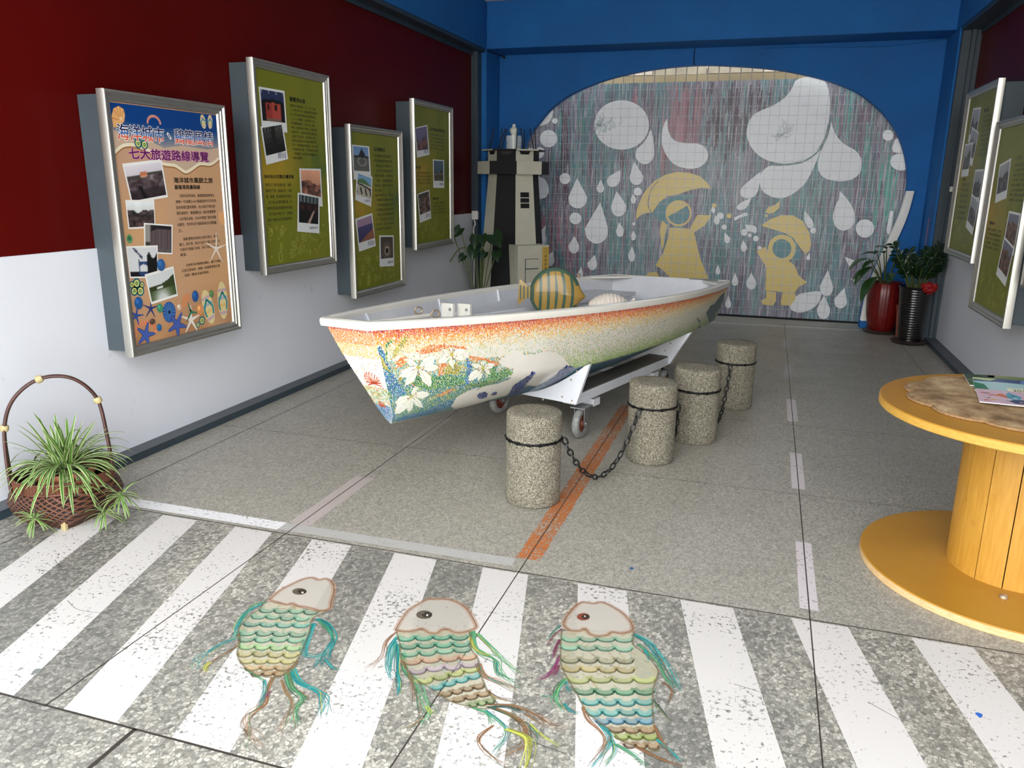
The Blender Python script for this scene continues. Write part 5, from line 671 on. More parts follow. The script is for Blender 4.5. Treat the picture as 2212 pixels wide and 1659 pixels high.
def green_sheet(mb, mp, W, H, seed):
    f = vnoise(seed)
    def col(u, v):
        t = f(u*.8, v*.9, 7); base = lerp((112, 118, 28), (126, 127, 36), t)
        k = math.exp(-((v-.52)/.14)**2)*max(0, 1-u*1.2)*(.55+.6*f(u, v, 11)); base = lerp(base, (178, 142, 40), k*1.1)
        g = math.exp(-((v-.55)/.10)**2)*max(0, u-.35)*2*f(u+.5, v, 14); base = lerp(base, (70, 96, 52), g*.7)
        return C(*base)
    mb.grid(lambda u, v: mp(FR_IN-.004+(W-2*FR_IN+.008)*u, FR_IN-.004+(H-2*FR_IN+.008)*v, 0), 40, 60, 0, col, False)
    r = random.Random(seed); pale = C(160, 160, 74)
    for k in range(46):                                              # rising pattern of little frames
        u = r.uniform(.02, .98); hgt = (.24 if u < .5 else .18)*(1-.25*u); v = .02+r.uniform(0, 1)**1.4*hgt; sz = (.05-.032*u)*r.uniform(.6, 1.15)
        cx, cy = FR_IN+.02+u*(W-2*FR_IN-.04), FR_IN+.02+v; w_, h_ = sz*.8, sz*1.35
        o = rnd_rect(cx, cy, w_, h_, w_*.3, 2)
        if r.random() < .6: mb.stroke(o+[o[0]], w_*.2, w_*.2, pale, mp, .0003+.00001*k, sub=1)
        if r.random() < .55: mb.ink(rnd_rect(cx, cy, w_*.3, h_*.36, w_*.1, 2), pale, mp, .0003+.00001*k)
        if r.random() < .25: mb.stroke([(cx+w_/2, cy), (cx+w_/2+sz*.5, cy)], w_*.14, w_*.14, pale, mp, .0003)
    for k in range(70):
        u = r.uniform(.35, .98); x, y = FR_IN+.02+u*(W-2*FR_IN-.04), FR_IN+.03+r.uniform(0, .22); q = r.uniform(.003, .008)
        mb.ink([(x, y), (x+q, y), (x+q, y+q*2.2), (x, y+q*2.2)], pale, mp, .0003)
INK = C(30, 32, 22)
def cabinet(side, Y0, Y1, z0, z1, label, group, sheet):
    W, H = Y1-Y0, z1-z0
    xf = -3.195 if side == 'L' else 1.545; sg = 1 if side == 'L' else -1; xw = XL if side == 'L' else XR
    mp = (lambda u, v, w_: (xf+w_, Y0+u, z0+v)) if side == 'L' else (lambda u, v, w_: (xf-w_, Y1-u, z0+v))
    t = thing('display_cabinet', (xw, (Y0+Y1)/2, z0), label, 'display cabinet', group)
    b = MB(); xa, xb = sorted((xw+sg*.002, xf-sg*.045)); b.box(xa, xb, Y0+.035, Y1-.035, z0+.022, z1-.022)
    b.build('cabinet_box', M['cabinet'], t, bevel=.003)
    fr = MB()
    cs = [(lambda d: (d, d)), (lambda d: (W-d, d)), (lambda d: (W-d, H-d)), (lambda d: (d, H-d))]
    for k in range(4):
        a, c = cs[k], cs[(k+1) % 4]; v = []
        for d, hh in PROF: v += [mp(*a(d), hh), mp(*c(d), hh)]
        fr.add(v, [(2*i, 2*i+1, 2*i+3, 2*i+2) for i in range(len(PROF)-1)], 0, smooth=False)
    fr.add([mp(0, 0, -.045), mp(W, 0, -.045), mp(W, H, -.045), mp(0, H, -.045)], [(0, 1, 2, 3)], 0, smooth=False)
    fr.build('frame', M['silver'], t)
    pr = MB(); sheet(pr, lambda u, v, w_: mp(u, v, w_-.024), W, H)
    pr.build('poster', M['print'], t, ink=True)
    return t
# ---- the sheets
def sheet_beach(mb, mp, W, H):
    f = vnoise(5)
    mb.grid(lambda u, v: mp(FR_IN-.004+(W-2*FR_IN+.008)*u, FR_IN-.004+(H-2*FR_IN+.008)*v, 0), 20, 40, 0,
            lambda u, v: C(*lerp(lerp((206, 160, 112), (196, 156, 126), f(u, v, 4)), (162, 112, 72), (.22-v)*4*f(u+.4, v, 5))), False)
    K = lambda pts, col, h: mb.ink(pts, col, mp, h)
    wave = [(.056, 1.062), (.112, 1.096), (.173, 1.106), (.233, 1.098), (.325, 1.071), (.389, 1.018), (.486, 1.008), (.53, .990), (.576, .974), (.634, .994), (.701, 1.022), (.798, 1.022), (.880, 1.06)]
    ws = [(p.x, p.y) for p in spline(wave, 5)]
    K(ws+[(.880, 1.307), (.056, 1.307)], C(202, 176, 150), .0003)
    sea = [(.056, 1.307), (.880, 1.307), (.880, 1.12), (.78, 1.105), (.56, 1.119), (.416, 1.10), (.3, 1.135), (.226, 1.125), (.056, 1.175)]
    for k in range(8):                                               # sea from grey at the shore to deep blue at the top
        t = k/7; K([(x, y+(1.307-y)*t*.5) if y < 1.3 else (x, y) for x, y in sea], C(*lerp((140, 140, 146), (12, 62, 128), t)), .0004+.00003*k)
    mb.stroke(wave, .020, .020, C(160, 110, 66), lambda u, v, h: mp(u, v-.006, h), .0008); mb.stroke(wave, .017, .017, C(238, 226, 196), mp, .0009)
    # shell, rope ring, slippers at the top
    sh = [(.066, 1.185), (.062, 1.24), (.08, 1.278), (.116, 1.293), (.148, 1.28), (.154, 1.252), (.144, 1.219), (.10, 1.19)]
    K(sh, C(232, 176, 112), .001)
    for x, y in ((.064, 1.23), (.08, 1.27), (.10, 1.285), (.125, 1.29), (.145, 1.275)): mb.stroke([(.122, 1.225), (x, y)], .004, .006, C(206, 140, 84), mp, .0011)
    K(ellipse(.122, 1.232, .011), C(236, 200, 150), .0012)
    ring = [(.357+.048*math.cos(a), 1.222+.040*math.sin(a)) for a in [PI*k/12 for k in range(13)]]
    mb.stroke(ring, .014, .014, C(216, 150, 132), mp, .001, sub=2)
    for a in range(1, 12): mb.stroke([(.357+.041*math.cos(PI*a/12), 1.222+.033*math.sin(PI*a/12)), (.357+.055*math.cos(PI*a/12+.08), 1.222+.047*math.sin(PI*a/12+.08))], .003, .003, C(176, 104, 92), mp, .0011)
    def slipper(cx, cy, rx, ry, rot):
        o = ellipse(cx, cy, rx, ry, 22, rot); K(o, C(226, 206, 150), .0012)
        ca, sa = math.cos(rot), math.sin(rot)
        for k, cc in enumerate([(198, 170, 172), (176, 178, 182), (224, 190, 120), (196, 168, 176)]):
            y = ry*(.55-.4*k); hw = rx*math.sqrt(max(0, 1-(y/ry)**2))*.96
            mb.stroke([(cx-hw*ca-y*sa, cy-hw*sa+y*ca), (cx+hw*ca-y*sa, cy+hw*sa+y*ca)], ry*.16, ry*.16, C(*cc), mp, .0013)
        top = (cx-ry*.45*sa, cy+ry*.45*ca)
        for sgn in (-1, 1): mb.stroke([top, (cx+sgn*rx*.75*ca+ry*.05*sa, cy+sgn*rx*.75*sa-ry*.05*ca), (cx+sgn*rx*.6*ca+ry*.5*sa, cy+sgn*rx*.6*sa-ry*.5*ca)], rx*.30, rx*.24, C(34, 138, 146), mp, .0015)
    slipper(.760, 1.262, .024, .040, .18); slipper(.822, 1.265, .022, .040, -.12)
    slipper(.667, .178, .050, .110, .25); slipper(.806, .200, .048, .118, .0)
    # the title: white rim, then letters cut into navy, blue and orange
    bands = [(.42, C(22, 26, 86)), (.66, C(52, 104, 176)), (1.0, C(226, 96, 60))]
    for s, u0, u1 in (('海洋城市', .086, .424), ('鷄籠風情', .506, .836)):
        lay_text(mb, s, u0, 1.126, u1, 1.207, C(240, 240, 238), mp, .0018, bold=.0042)
        for du, dv in ((0, 0), (.0014, 0), (-.0014, 0), (0, .0010)): lay_text(mb, s, u0+du, 1.126+dv, u1+du, 1.207+dv, None, mp, .0021+.00002*(du*1000+dv*3000), split=bands)
    lay_text(mb, '、', .448, 1.148, .478, 1.182, C(240, 240, 238), mp, .0018, bold=.003); lay_text(mb, '、', .453, 1.153, .473, 1.177, C(60, 70, 120), mp, .0021)
    lay_text(mb, '七大旅遊路線導覽', .152, 1.034, .780, 1.090, C(226, 150, 190), mp, .0018, bold=.0034)
    lay_text(mb, '七大旅遊路線導覽', .152, 1.034, .780, 1.090, C(86, 16, 84), mp, .0021, bold=.0011)
    lay_text(mb, '海洋城市風貌之旅', .467, .912, .800, .943, INK, mp, .0018, bold=.0008)
    lay_text(mb, '基隆港周邊路線', .468, .877, .683, .901, INK, mp, .0018, bold=.0006)
    block(mb, mp, ['\u3000\u3000百餘年前的清末，基隆還曾被譽為台', '灣唯一可以駛入600噸級船的天然良港，', '因為地理位置的關係，在台灣近代歷史發', '展的過程中，曾經開創出一番的商業繁榮', '。日本殖民以後，日本人帶進了都市規劃', '的觀念，西洋的近代建築風格也在港區矗', '立。'], .466, .850, .824, .638, INK, .0018)
    block(mb, mp, ['\u3000\u3000隨著港務的發展及交通的便利，帶動', '廟口、崁仔頂、委託行成外人趨之若鶩。如', '今委託行街雖已沒落，但仍可感受當年的', '榮景。'], .464, .606, .824, .500, INK, .0018)
    block(mb, mp, ['\u3000\u3000近幾年海洋廣場的建設，讓人可親近', '近海口與海岸，規劃一條基隆港灣之旅', '，發展一種海洋城市風貌。'], .464, .455, .824, .380, INK, .0018)
    stack = [0.0]
    def ph(q, p, fn):
        cx = sum(a for a, _ in q)/4; cy = sum(b for _, b in q)/4
        stack[0] += .0006; K(q, C(238, 236, 230), .0010+stack[0]); photo_grid(mb, p, mp, .0013+stack[0], fn)
    harbour = scene_photo((206, 200, 206), (150, 138, 140), (58, 44, 46), .66, 11, .05, (84, 70, 76))
    def hb(u, v):
        if .62 < v < .78 and .36 < u < .56: return (196, 120, 80) if v > .68 else (214, 160, 120)
        if .6 < v < .72 and u < .36 or (v > .66 and v < .74 and u > .56): return (70, 66, 60)
        if v < .42 and abs(u-.28-.3*(.4-v)) < .05: return (22, 20, 22)
        return harbour(u, v) if v > .3 else lerp(harbour(u, v), (30, 24, 26), .5)
    ph([(.098, 1.008), (.387, 1.040), (.409, .835), (.133, .806)], [(.111, .993), (.377, 1.024), (.398, .848), (.140, .818)], hb)
    ph([(.091, .825), (.300, .822), (.289, .672), (.092, .675)], [(.098, .815), (.293, .812), (.283, .682), (.100, .684)], scene_photo((214, 218, 216), (96, 84, 82), (36, 34, 34), .66, 12, .12, (110, 80, 78)))
    def house(u, v):
        if v > .86-.5*max(0, .45-u) and u > .2: return (40, 36, 38)
        if u < .18: return (150, 146, 140) if v > .35 else (60, 58, 52)
        if .42 < u < .52 or (.72 < u < .80): return (92, 78, 80)
        return lerp((66, 54, 56), (132, 116, 116), abs(math.sin(u*26))*.6) if v > .12 else (96, 92, 90)
    ph([(.205, .703), (.424, .682), (.400, .518), (.187, .543)], [(.214, .694), (.413, .674), (.393, .527), (.196, .550)], house)
    def marlin(u, v):
        if u > .62 and v < .72+.1*math.sin(u*20): return (24, 26, 24)
        if abs(math.hypot(u-.50, v-.28)-.20) < .055 and u > .34: return (44, 70, 112)
        if abs(v-(1.02-1.25*(u-.16))) < .05 and .17 < u < .50: return (30, 46, 78)
        if v < .18: return (28, 28, 34)
        if abs(u-.34) < .02 and v < .6: return (40, 40, 44)
        return (216, 218, 218)
    ph([(.060, .588), (.291, .577), (.272, .400), (.064, .420)], [(.069, .579), (.282, .568), (.266, .408), (.071, .427)], marlin)
    def lake(u, v):
        e = .56+.26*u-.12*math.sin(u*3)
        if v > e: return (212, 216, 214)
        if v > .36: return lerp((34, 42, 26), (78, 92, 46), abs(math.sin(u*31+v*47))*.7) if not (abs(v-.44) < .03 and .30 < u < .52) else (220, 222, 216)
        t = math.exp(-((u-.45)/.30)**2)*(1-v*1.6); return lerp((62, 78, 40), (206, 212, 206), t*1.3)
    ph([(.171, .428), (.397, .452), (.411, .280), (.197, .260)], [(.184, .416), (.388, .439), (.402, .293), (.204, .274)], lake)
    # drift of shells and starfish along the bottom
    def star(cx, cy, r, col, wd, rot, n=5, dots=None):
        for k in range(n):
            a = rot+2*PI*k/n; mb.stroke([(cx, cy), (cx+r*math.cos(a), cy+r*math.sin(a))], wd, wd*.22, col, mp, .0022+.00002*k)
            if dots:
                for q in range(6):
                    t = .25+.12*q
                    for sd in (-1, 1): K(ellipse(cx+r*t*math.cos(a)-sd*wd*.42*(1-t*.7)*math.sin(a), cy+r*t*math.sin(a)+sd*wd*.42*(1-t*.7)*math.cos(a), .0026, n=7), dots, .0024)
    K(ellipse(.332, .197, .052, .060), C(42, 84, 148), .0018)
    for k in range(16):
        a = 2*PI*k/16; mb.stroke([(.332+.012*math.cos(a), .197+.012*math.sin(a)), (.332+.048*math.cos(a), .197+.055*math.sin(a))], .002, .005, C(98, 150, 196), mp, .0020)
    K(ellipse(.332, .197, .009), C(20, 30, 60), .0021)
    for x, y, r in ((.076, .383, .020), (.110, .387, .028), (.147, .375, .018), (.088, .348, .026), (.131, .343, .028), (.60, .105, .026), (.56, .085, .018), (.225, 1.115, .026), (.27, 1.11, .026)):
        K(ellipse(x, y, r), C(34, 104, 120), .0012); K(ellipse(x, y, r*.68), C(206, 204, 116), .0013); K(ellipse(x, y, r*.36), C(64, 132, 92), .0014); K(ellipse(x, y, r*.14), C(210, 190, 90), .0015)
    for x, y, rx, ry, cc in ((.104, .281, .030, .034, (40, 90, 150)), (.554, .259, .028, .034, (42, 88, 146)), (.258, .231, .024, .026, (70, 140, 104)), (.237, .124, .019, .021, (40, 100, 150)), (.30, .468, .032, .034, (50, 96, 150)), (.19, .166, .022, .016, (88, 70, 60)), (.585, .175, .030, .034, (222, 150, 92)), (.41, .215, .018, .018, (214, 190, 170)), (.70, .255, .020, .022, (92, 130, 84))):
        K(ellipse(x, y, rx, ry), C(*cc), .0060); K(ellipse(x-rx*.3, y+ry*.3, rx*.4, ry*.4), C(*[min(255, c*1.3) for c in cc]), .0062)
    K([(.425, .205), (.46, .275), (.505, .285), (.51, .245), (.49, .215), (.46, .205)], C(214, 142, 96), .0018)
    star(.192, .238, .060, C(46, 62, 120), .014, 1.4); star(.080, .215, .058, C(52, 80, 150), .016, 1.2)
    star(.505, .125, .088, C(232, 226, 212), .022, 1.5); star(.783, .522, .098, C(234, 222, 206), .018, 1.45); star(.51, .17, .07, C(52, 122, 92), .016, 1.9, 3)
    star(.385, .115, .080, C(74, 96, 168), .042, .95, 5, C(22, 26, 70)); star(.135, .100, .072, C(72, 96, 170), .038, 1.2, 5, C(22, 26, 70))
    rope = [(.135+.078*math.cos(a), .105+.062*math.sin(a)) for a in [PI*(-.02+1.04*k/14) for k in range(15)]]
    mb.stroke(rope, .026, .026, C(226, 146, 104), mp, .0018, sub=2)
    for k in range(1, 14): a = PI*k/14; mb.stroke([(.135+.066*math.cos(a), .105+.05*math.sin(a)), (.135+.090*math.cos(a+.1), .105+.073*math.sin(a+.1))], .004, .004, C(178, 96, 66), mp, .0020)
    K(ellipse(.094, .624, .022, .024), C(96, 150, 96), .0012); K(ellipse(.093, .627, .011, .012), C(54, 104, 76), .0013)
    K([(.84, .74), (.884, .74), (.884, .665), (.85, .66), (.826, .70)], C(228, 170, 116), .0012)
def sheet_green(seed, pics, texts):
    def fn(mb, mp, W, H):
        green_sheet(mb, mp, W, H, seed)
        for k, (q, p, f, cap) in enumerate(pics): polaroid(mb, mp, q, p, f, .0010+.0010*k, cap)
        for kind, s, u0, v1, u1, v0 in texts:
            if kind == 't': lay_text(mb, s, u0, v0, u1, v1, INK, mp, .0009, bold=.0008)
            else: block(mb, mp, s, u0, v1, u1, v0, C(44, 44, 26), .0009)
    return fn
def hut(u, v):
    e = .62-.12*abs(u-.5)
    if v > e+.12: return lerp((64, 76, 112), (40, 48, 80), v) if (u+v*.3) % .31 > .04 or v < .9 else (150, 160, 180)
    if v > e: return (20, 22, 24)
    if u < .16 or u > .82: return (24, 20, 20)
    if v < .10: return (120, 96, 84)
    if (abs(u-.62) < .045 or abs(u-.30) < .035) and .36 < v < .56: return (28, 14, 14)
    if abs(u-.44) < .015: return (206, 110, 92)
    return (176, 74, 60) if u > .44 else (150, 56, 46)
def trees(u, v): t = abs(math.sin(u*23+math.sin(v*9)*2))*.6+abs(math.sin(u*57+v*31))*.4; return lerp((22, 22, 20), (196, 198, 192), (t-.55)*2*(v-.15)) if not .42 < u < .60 else (28, 27, 25)
def path_night(u, v):
    if v > .74: return lerp((30, 40, 40), (130, 142, 146), abs(math.sin(u*17))*1.2-.4)
    if abs(u-(.5+.55*v)) < .05*(1.2-v) and v < .5: return (178, 150, 136)
    return lerp((14, 14, 15), (70, 40, 36), math.exp(-((v-.58)/.12)**2)*abs(math.sin(u*9)))
def fort(u, v):
    if v > .62 and not (abs(u-.56) < .26*(1-(v-.62)*3)): return lerp((150, 176, 206), (110, 150, 196), v)
    if v > .55: return (34, 36, 40)
    r = math.hypot(u-.55, (v-.40)*1.6); return (150, 150, 148) if abs(r-.27) < .04 else lerp((58, 62, 56), (112, 116, 108), abs(math.sin(u*15+v*25)))
def terrace(u, v):
    if v > .70+.12*math.sin(u*4): return (128, 170, 206)
    if v > .60: return (84, 120, 74)
    if abs(v-.55+.12*u) < .04: return (30, 32, 36)
    return (26, 28, 32) if (u*3+v*1.2) % 1 < .34 and .1 < v < .42 else (190, 182, 164)
def dusk(u, v):
    if v > .66: return lerp((140, 112, 142), (162, 132, 156), v)
    if v < .34*u*1.4-.02: return lerp((120, 74, 62), (160, 104, 80), abs(math.sin(u*31+v*17)))
    return lerp((52, 48, 92), (84, 78, 120), v)
def gate(u, v):
    r = math.hypot((u-.5)*1.1, v-.36)
    return (22, 20, 18) if r < .14 else (176, 160, 140) if r < .22 else (96, 84, 74) if r < .42 else lerp((40, 36, 34), (90, 80, 72), abs(math.sin(u*21+v*13)))
CP2 = [([(.084, 1.209), (.378, 1.212), (.384, .941), (.092, .945)], [(.101, 1.195), (.361, 1.197), (.366, 1.004), (.106, 1.001)], hut, None),
       ([(.074, .961), (.331, 1.005), (.374, .766), (.114, .721)], [(.092, .954), (.318, .989), (.350, .820), (.119, .779)], trees, '暖暖淨水場'),
       ([(.504, .706), (.793, .708), (.796, .433), (.503, .46)], [(.521, .695), (.778, .695), (.779, .502), (.523, .536)], scene_photo((206, 148, 118), (170, 112, 92), (50, 34, 32), .52, 21, .16, (190, 124, 100)), None),
       ([(.466, .539), (.757, .505), (.729, .238), (.433, .268)], [(.481, .526), (.740, .497), (.718, .306), (.461, .331)], path_night, '暖暖抽水站')]
B2 = ['暖暖淨水場創建於一九一八年，佔地', '二公頃的淨水場，以儲存西勢水庫原水', '後，從沉澱過濾到送水過程的最佳。', '一九八八年擴建，水質穩定不虞。', '從花園圍牆進場，只見一座八角紅', '磚造八角樓的取水井聳立，周圍老樹', '環繞可愛，八角井樓造型古樸典雅，', '上蓋了紅瓦尖頂，歷經百年不變。', '當時日本技師在淨水場內栽種多種', '花卉，使得場區四季花香，成為一處', '風景優美的公園，如今老樹林立依舊', '，綠蔭盎然，是市民休閒避暑的好去', '處歷史建築。']
B2b = ['東勢坑、西勢溪會合後，流經', '暖暖的下游，設抽水站，水壩', '頭、堰壩，取用基隆河的原水', '\u3000為了抽水方便的攔河堰，在', '這裡的幫浦室建造時特有風格', '\u3000除了抽水老機之外，發電設', '備與一座仿日式的庭園老樹之', '一。']
CP3 = [([(.061, 1.224), (.360, 1.222), (.376, .975), (.077, .952)], [(.088, 1.213), (.335, 1.211), (.350, 1.020), (.089, 1.024)], fort, None),
       ([(.133, 1.025), (.400, .977), (.358, .733), (.086, .795)], [(.150, 1.004), (.380, .964), (.357, .795), (.115, .837)], terrace, '白米甕砲台'),
       ([(.070, .643), (.370, .680), (.418, .400), (.116, .374)], [(.100, .629), (.353, .663), (.398, .469), (.122, .446)], dusk, '從砲台眺望海岸'),
       ([(.483, .487), (.767, .471), (.762, .196), (.476, .217)], [(.509, .472), (.749, .458), (.744, .273), (.506, .282)], gate, '舊砲座')]
B3 = ['白米甕砲台居高臨下，', '可眺望整個基隆外港。', '\u3000砲台建於清朝末年，', '\u3000日本人佔領期間曾加', '以整修改建，設有砲座', '\u3000四座，及觀測指揮所', '等設施，目前已列為市', '定古蹟。', '由於地勢平坦，視野好', '，是觀賞夕陽的好地方', '，也是欣賞基隆嶼及港', '口船隻進出的最佳景點', '。砲台上的草坡綠意盎', '然，是市民假日踏青的', '好去處，沿步道可以通', '往燈塔及海邊岩岸。']
CP4 = [([(.049, 1.121), (.350, 1.168), (.397, .895), (.101, .855)], [(.076, 1.115), (.338, 1.155), (.364, .943), (.111, .920)], scene_photo((104, 96, 128), (150, 100, 90), (70, 52, 60), .42, 31, .3), '海邊岩石景觀'),
       ([(.471, .853), (.760, .852), (.759, .576), (.474, .579)], [(.494, .842), (.740, .842), (.735, .645), (.495, .648)], scene_photo((70, 92, 104), (140, 122, 96), (38, 44, 44), .45, 32, .22), '海蝕'),
       ([(.082, .523), (.374, .561), (.411, .284), (.130, .250)], [(.104, .516), (.359, .548), (.395, .359), (.140, .326)], scene_photo((70, 64, 60), (150, 118, 104), (44, 36, 36), .8, 33, .2), '番字洞')]
tx = lambda s, k: [s[(i*7) % 9:(i*7) % 9+k] for i in range(18)]
LONG = '海岸線上奇岩羅列，經長年海浪侵蝕而成的海蝕平台景觀特殊，遊客絡繹不絕。'
cabinet('L', 3.315, 4.255, .612, 1.979, 'silver framed wall cabinet with orange beach poster titled in large letters', 'wall display cabinets', sheet_beach)
cabinet('L', 4.560, 5.497, .922, 2.297, 'framed olive green wall cabinet with red hut photo, next to the beach poster', 'wall display cabinets',
        sheet_green(41, CP2, [('t', '暖暖淨水場', .437, 1.182, .628, 1.150), ('b', B2, .438, 1.134, .788, .768), ('t', '抽水站(水豆頭)及攔河堰', .086, .659, .430, .631), ('b', B2b, .090, .603, .392, .312)]))
cabinet('L', 5.775, 6.731, .602, 1.979, 'low olive green wall cabinet with four coast photos and one long text column', 'wall display cabinets',
        sheet_green(42, CP3, [('t', '白米甕砲台', .443, 1.220, .648, 1.188), ('b', B3, .441, 1.164, .788, .528)]))
cabinet('L', 6.985, 7.945, .907, 2.285, 'olive green wall cabinet nearest the lighthouse with three tilted photos', 'wall display cabinets',
        sheet_green(43, CP4, [('t', '和平島海岸地質公園', .418, 1.149, .785, 1.120), ('b', tx(LONG, 13)[:5], .417, 1.096, .785, .945), ('t', '萬人堆', .078, .781, .182, .755), ('b', tx(LONG, 12)[5:9], .076, .729, .419, .615), ('t', '蕃字洞', .466, .487, .604, .459), ('b', tx(LONG, 12)[8:12], .464, .441, .781, .324)]))
sq4 = lambda cx, cy, w_, h_, r: [(cx+x*math.cos(r)-y*math.sin(r), cy+x*math.sin(r)+y*math.cos(r)) for x, y in ((-w_/2, h_/2), (w_/2, h_/2), (w_/2, -h_/2), (-w_/2, -h_/2))]
def pol(cx, cy, r, f, cap=None): return (sq4(cx, cy, .285, .275, r), sq4(cx-.022*math.sin(r)*1, cy+.022, .245, .20, r), f, cap)
gry = lambda s, h_=.6: scene_photo((150, 152, 156), (116, 110, 108), (44, 42, 44), h_, s, .25)
cabinet('R', 7.075, 8.125, .967, 2.345, 'olive green wall cabinet on right wall beside the steel post, five small photos', 'wall display cabinets',
        sheet_green(44, [pol(.345, 1.09, -.05, gry(51)), pol(.385, .915, -.22, gry(52)), pol(.265, .81, .02, gry(53)), pol(.78, .585, 0, gry(54)), pol(.77, .37, -.2, gry(55, .5))],
                    [('t', '情人湖', .62, 1.195, .76, 1.165), ('b', tx(LONG, 12)[:9], .62, 1.14, .94, .83), ('t', '大武崙', .20, .66, .32, .635), ('b', tx(LONG, 11)[:7], .20, .62, .50, .31)]))
brn = lambda s: scene_photo((110, 112, 128), (140, 104, 84), (56, 44, 42), .72, s, .12)
cabinet('R', 5.930, 6.935, .640, 2.020, 'olive green wall cabinet on right wall with three photos, mostly in view', 'wall display cabinets',
        sheet_green(45, [pol(.325, .955, .14, gry(61)), pol(.745, .615, -.03, brn(62)), pol(.71, .42, -.2, brn(63))],
                    [('t', '八斗子', .537, 1.122, .70, 1.094), ('b', tx(LONG, 12)[:8], .555, 1.07, .93, .82), ('t', '望幽谷', .14, .668, .29, .645), ('b', tx(LONG, 12)[:5], .10, .618, .50, .47)]))
cabinet('R', 4.72, 5.715, .945, 2.32, 'wall cabinet on right wall, only its frame corner in view above the table', 'wall display cabinets',
        sheet_green(46, [pol(.3, .95, .1, gry(71)), pol(.7, .55, -.1, brn(72))], [('t', '潮境公園', .5, 1.12, .72, 1.09), ('b', tx(LONG, 12)[:8], .5, 1.07, .9, .8)]))
# ---------------------------------------------------------------- the painted dinghy
boat = thing('rowing_boat', tuple(b2w(BL*.45, 0, -.62)), 'white dinghy with painted lilies and dolphin on its side, resting on a wheeled dolly', 'boat')
def hp(s, t, off=0.0, side=1):
    a, b, c = hull_pt(s, t, off); return tuple(b2w(a, b*side, c))
NS, NT = 60, 22
hull = MB()
for side in (1, -1):
    hull.grid(lambda u, v: hp(u*BL, v*2, 0, side), NS, NT, 0)
for s in (0.0, BL):                                                  # transoms close both ends
    pts = [hp(s, 2*k/NT, 0, 1) for k in range(NT+1)]+[hp(s, 2*k/NT, 0, -1) for k in range(NT-1, -1, -1)]
    c = tuple(np.mean(np.array(pts), axis=0)); n = len(pts)
    hull.add(pts+[c], [(i, (i+1) % n, n) for i in range(n)], 0, smooth=False)
# ---- the pointillist painting, laid on the starboard side and the bow transom
rnd = random.Random(11); hm = lambda s, t, h: hp(max(0, min(BL, s)), max(0, min(1.99, t)), .0012+h)
def pick(*c): return rnd.choice(c)
def in_any(p, polys): return any(inside(p, q) for q in polys)
PET = [p for c, ps in LILIES for p in ps]
def bb(polys): return [(min(x for x, _ in p), max(x for x, _ in p), min(y for _, y in p), max(y for _, y in p), p) for p in polys]
BBS = {k: bb(v) for k, v in dict(pet=PET, dol=DOLPHIN, navy=NAVY, blue=BLUE, green=GREENS, olive=OLIVE, orange=ORANGE, teal=TEAL_SWIRL).items()}
def hit(k, s, t): return any(a <= s <= b and c <= t <= d and inside((s, t), p) for a, b, c, d, p in BBS[k])
def dot_colour(s, t):
    """colour and chance of a dab at hull position s (m from the bow), t (0 rail, 1 chine, 2 keel)"""
    if t < .035: return None
    if hit('pet', s, t): return None
    if hit('navy', s, t): return pick((26, 42, 112), (38, 62, 140), (58, 96, 168), (22, 34, 88)), .95
    if hit('dol', s, t): return None
    if hit('olive', s, t): return pick((190, 176, 60), (170, 152, 48), (206, 196, 96), (120, 128, 56)), .95
    if hit('green', s, t): return pick((36, 120, 72), (56, 140, 84), (24, 92, 66), (150, 176, 70), (96, 160, 100)), .95
    if hit('orange', s, t): return pick((222, 116, 50), (232, 142, 70), (206, 96, 44), (226, 168, 90)), .85
    if hit('blue', s, t): return pick((40, 96, 168), (62, 130, 190), (36, 120, 130), (90, 160, 196), (30, 70, 140), (60, 150, 120)), .92
    if hit('teal', s, t): return pick((34, 84, 96), (26, 58, 74), (60, 124, 128), (122, 160, 160), (20, 40, 60)), .95
    x = t+rnd.gauss(0, .035)
    q = 1.0 if s < 2.2 else max(.72, 1-(s-2.2)*.16)
    if x < .115*q: return pick((214, 70, 74), (222, 84, 60), (204, 66, 92), (228, 104, 60)), .95
    if x < .20*q: return pick((230, 128, 54), (224, 104, 56), (236, 150, 66)), .92
    if x < .30*q: return pick((238, 164, 70), (240, 182, 90), (230, 140, 66), (232, 190, 110)), .70
    if x < .42*q: return pick((240, 204, 130), (238, 190, 110), (226, 206, 140), (206, 204, 150)), (.42 if s < 1.0 else .52)
    if s < .62 and t > .5+.2*s:                                      # undergrowth at the bow
        if t > .8: return pick((36, 122, 118), (52, 144, 96), (40, 100, 160), (110, 168, 90), (72, 150, 170), (196, 190, 80)), .86
        return pick((96, 170, 150), (120, 180, 110), (190, 190, 90), (226, 150, 80), (90, 160, 180)), .62
    if s < 1.05 and t > .62:
        if t > 1.0: return pick((46, 134, 128), (60, 150, 150), (40, 104, 160), (80, 160, 110), (150, 172, 90)), .85
        return pick((110, 172, 110), (90, 166, 160), (196, 184, 84), (228, 146, 74), (120, 180, 190)), .6
    if t > 1.02 and s < 2.4: return pick((60, 110, 170), (50, 90, 156), (96, 160, 150), (40, 70, 140), (70, 150, 150)), .88
    g = max(0, min(1, (x-.66)/.34))
    if s > 1.05: return pick((150, 190, 96), (172, 200, 116), (130, 172, 92), (196, 206, 140)) if rnd.random() < .12+g*.88 else pick((222, 196, 154), (190, 190, 172), (204, 198, 168), (182, 188, 164)), .30+g*.55
    return pick((206, 214, 160), (226, 210, 170), (180, 204, 160)), .18
step_s, step_t = .0070, .0130
CH = []
s = .004
hull_lines = 0
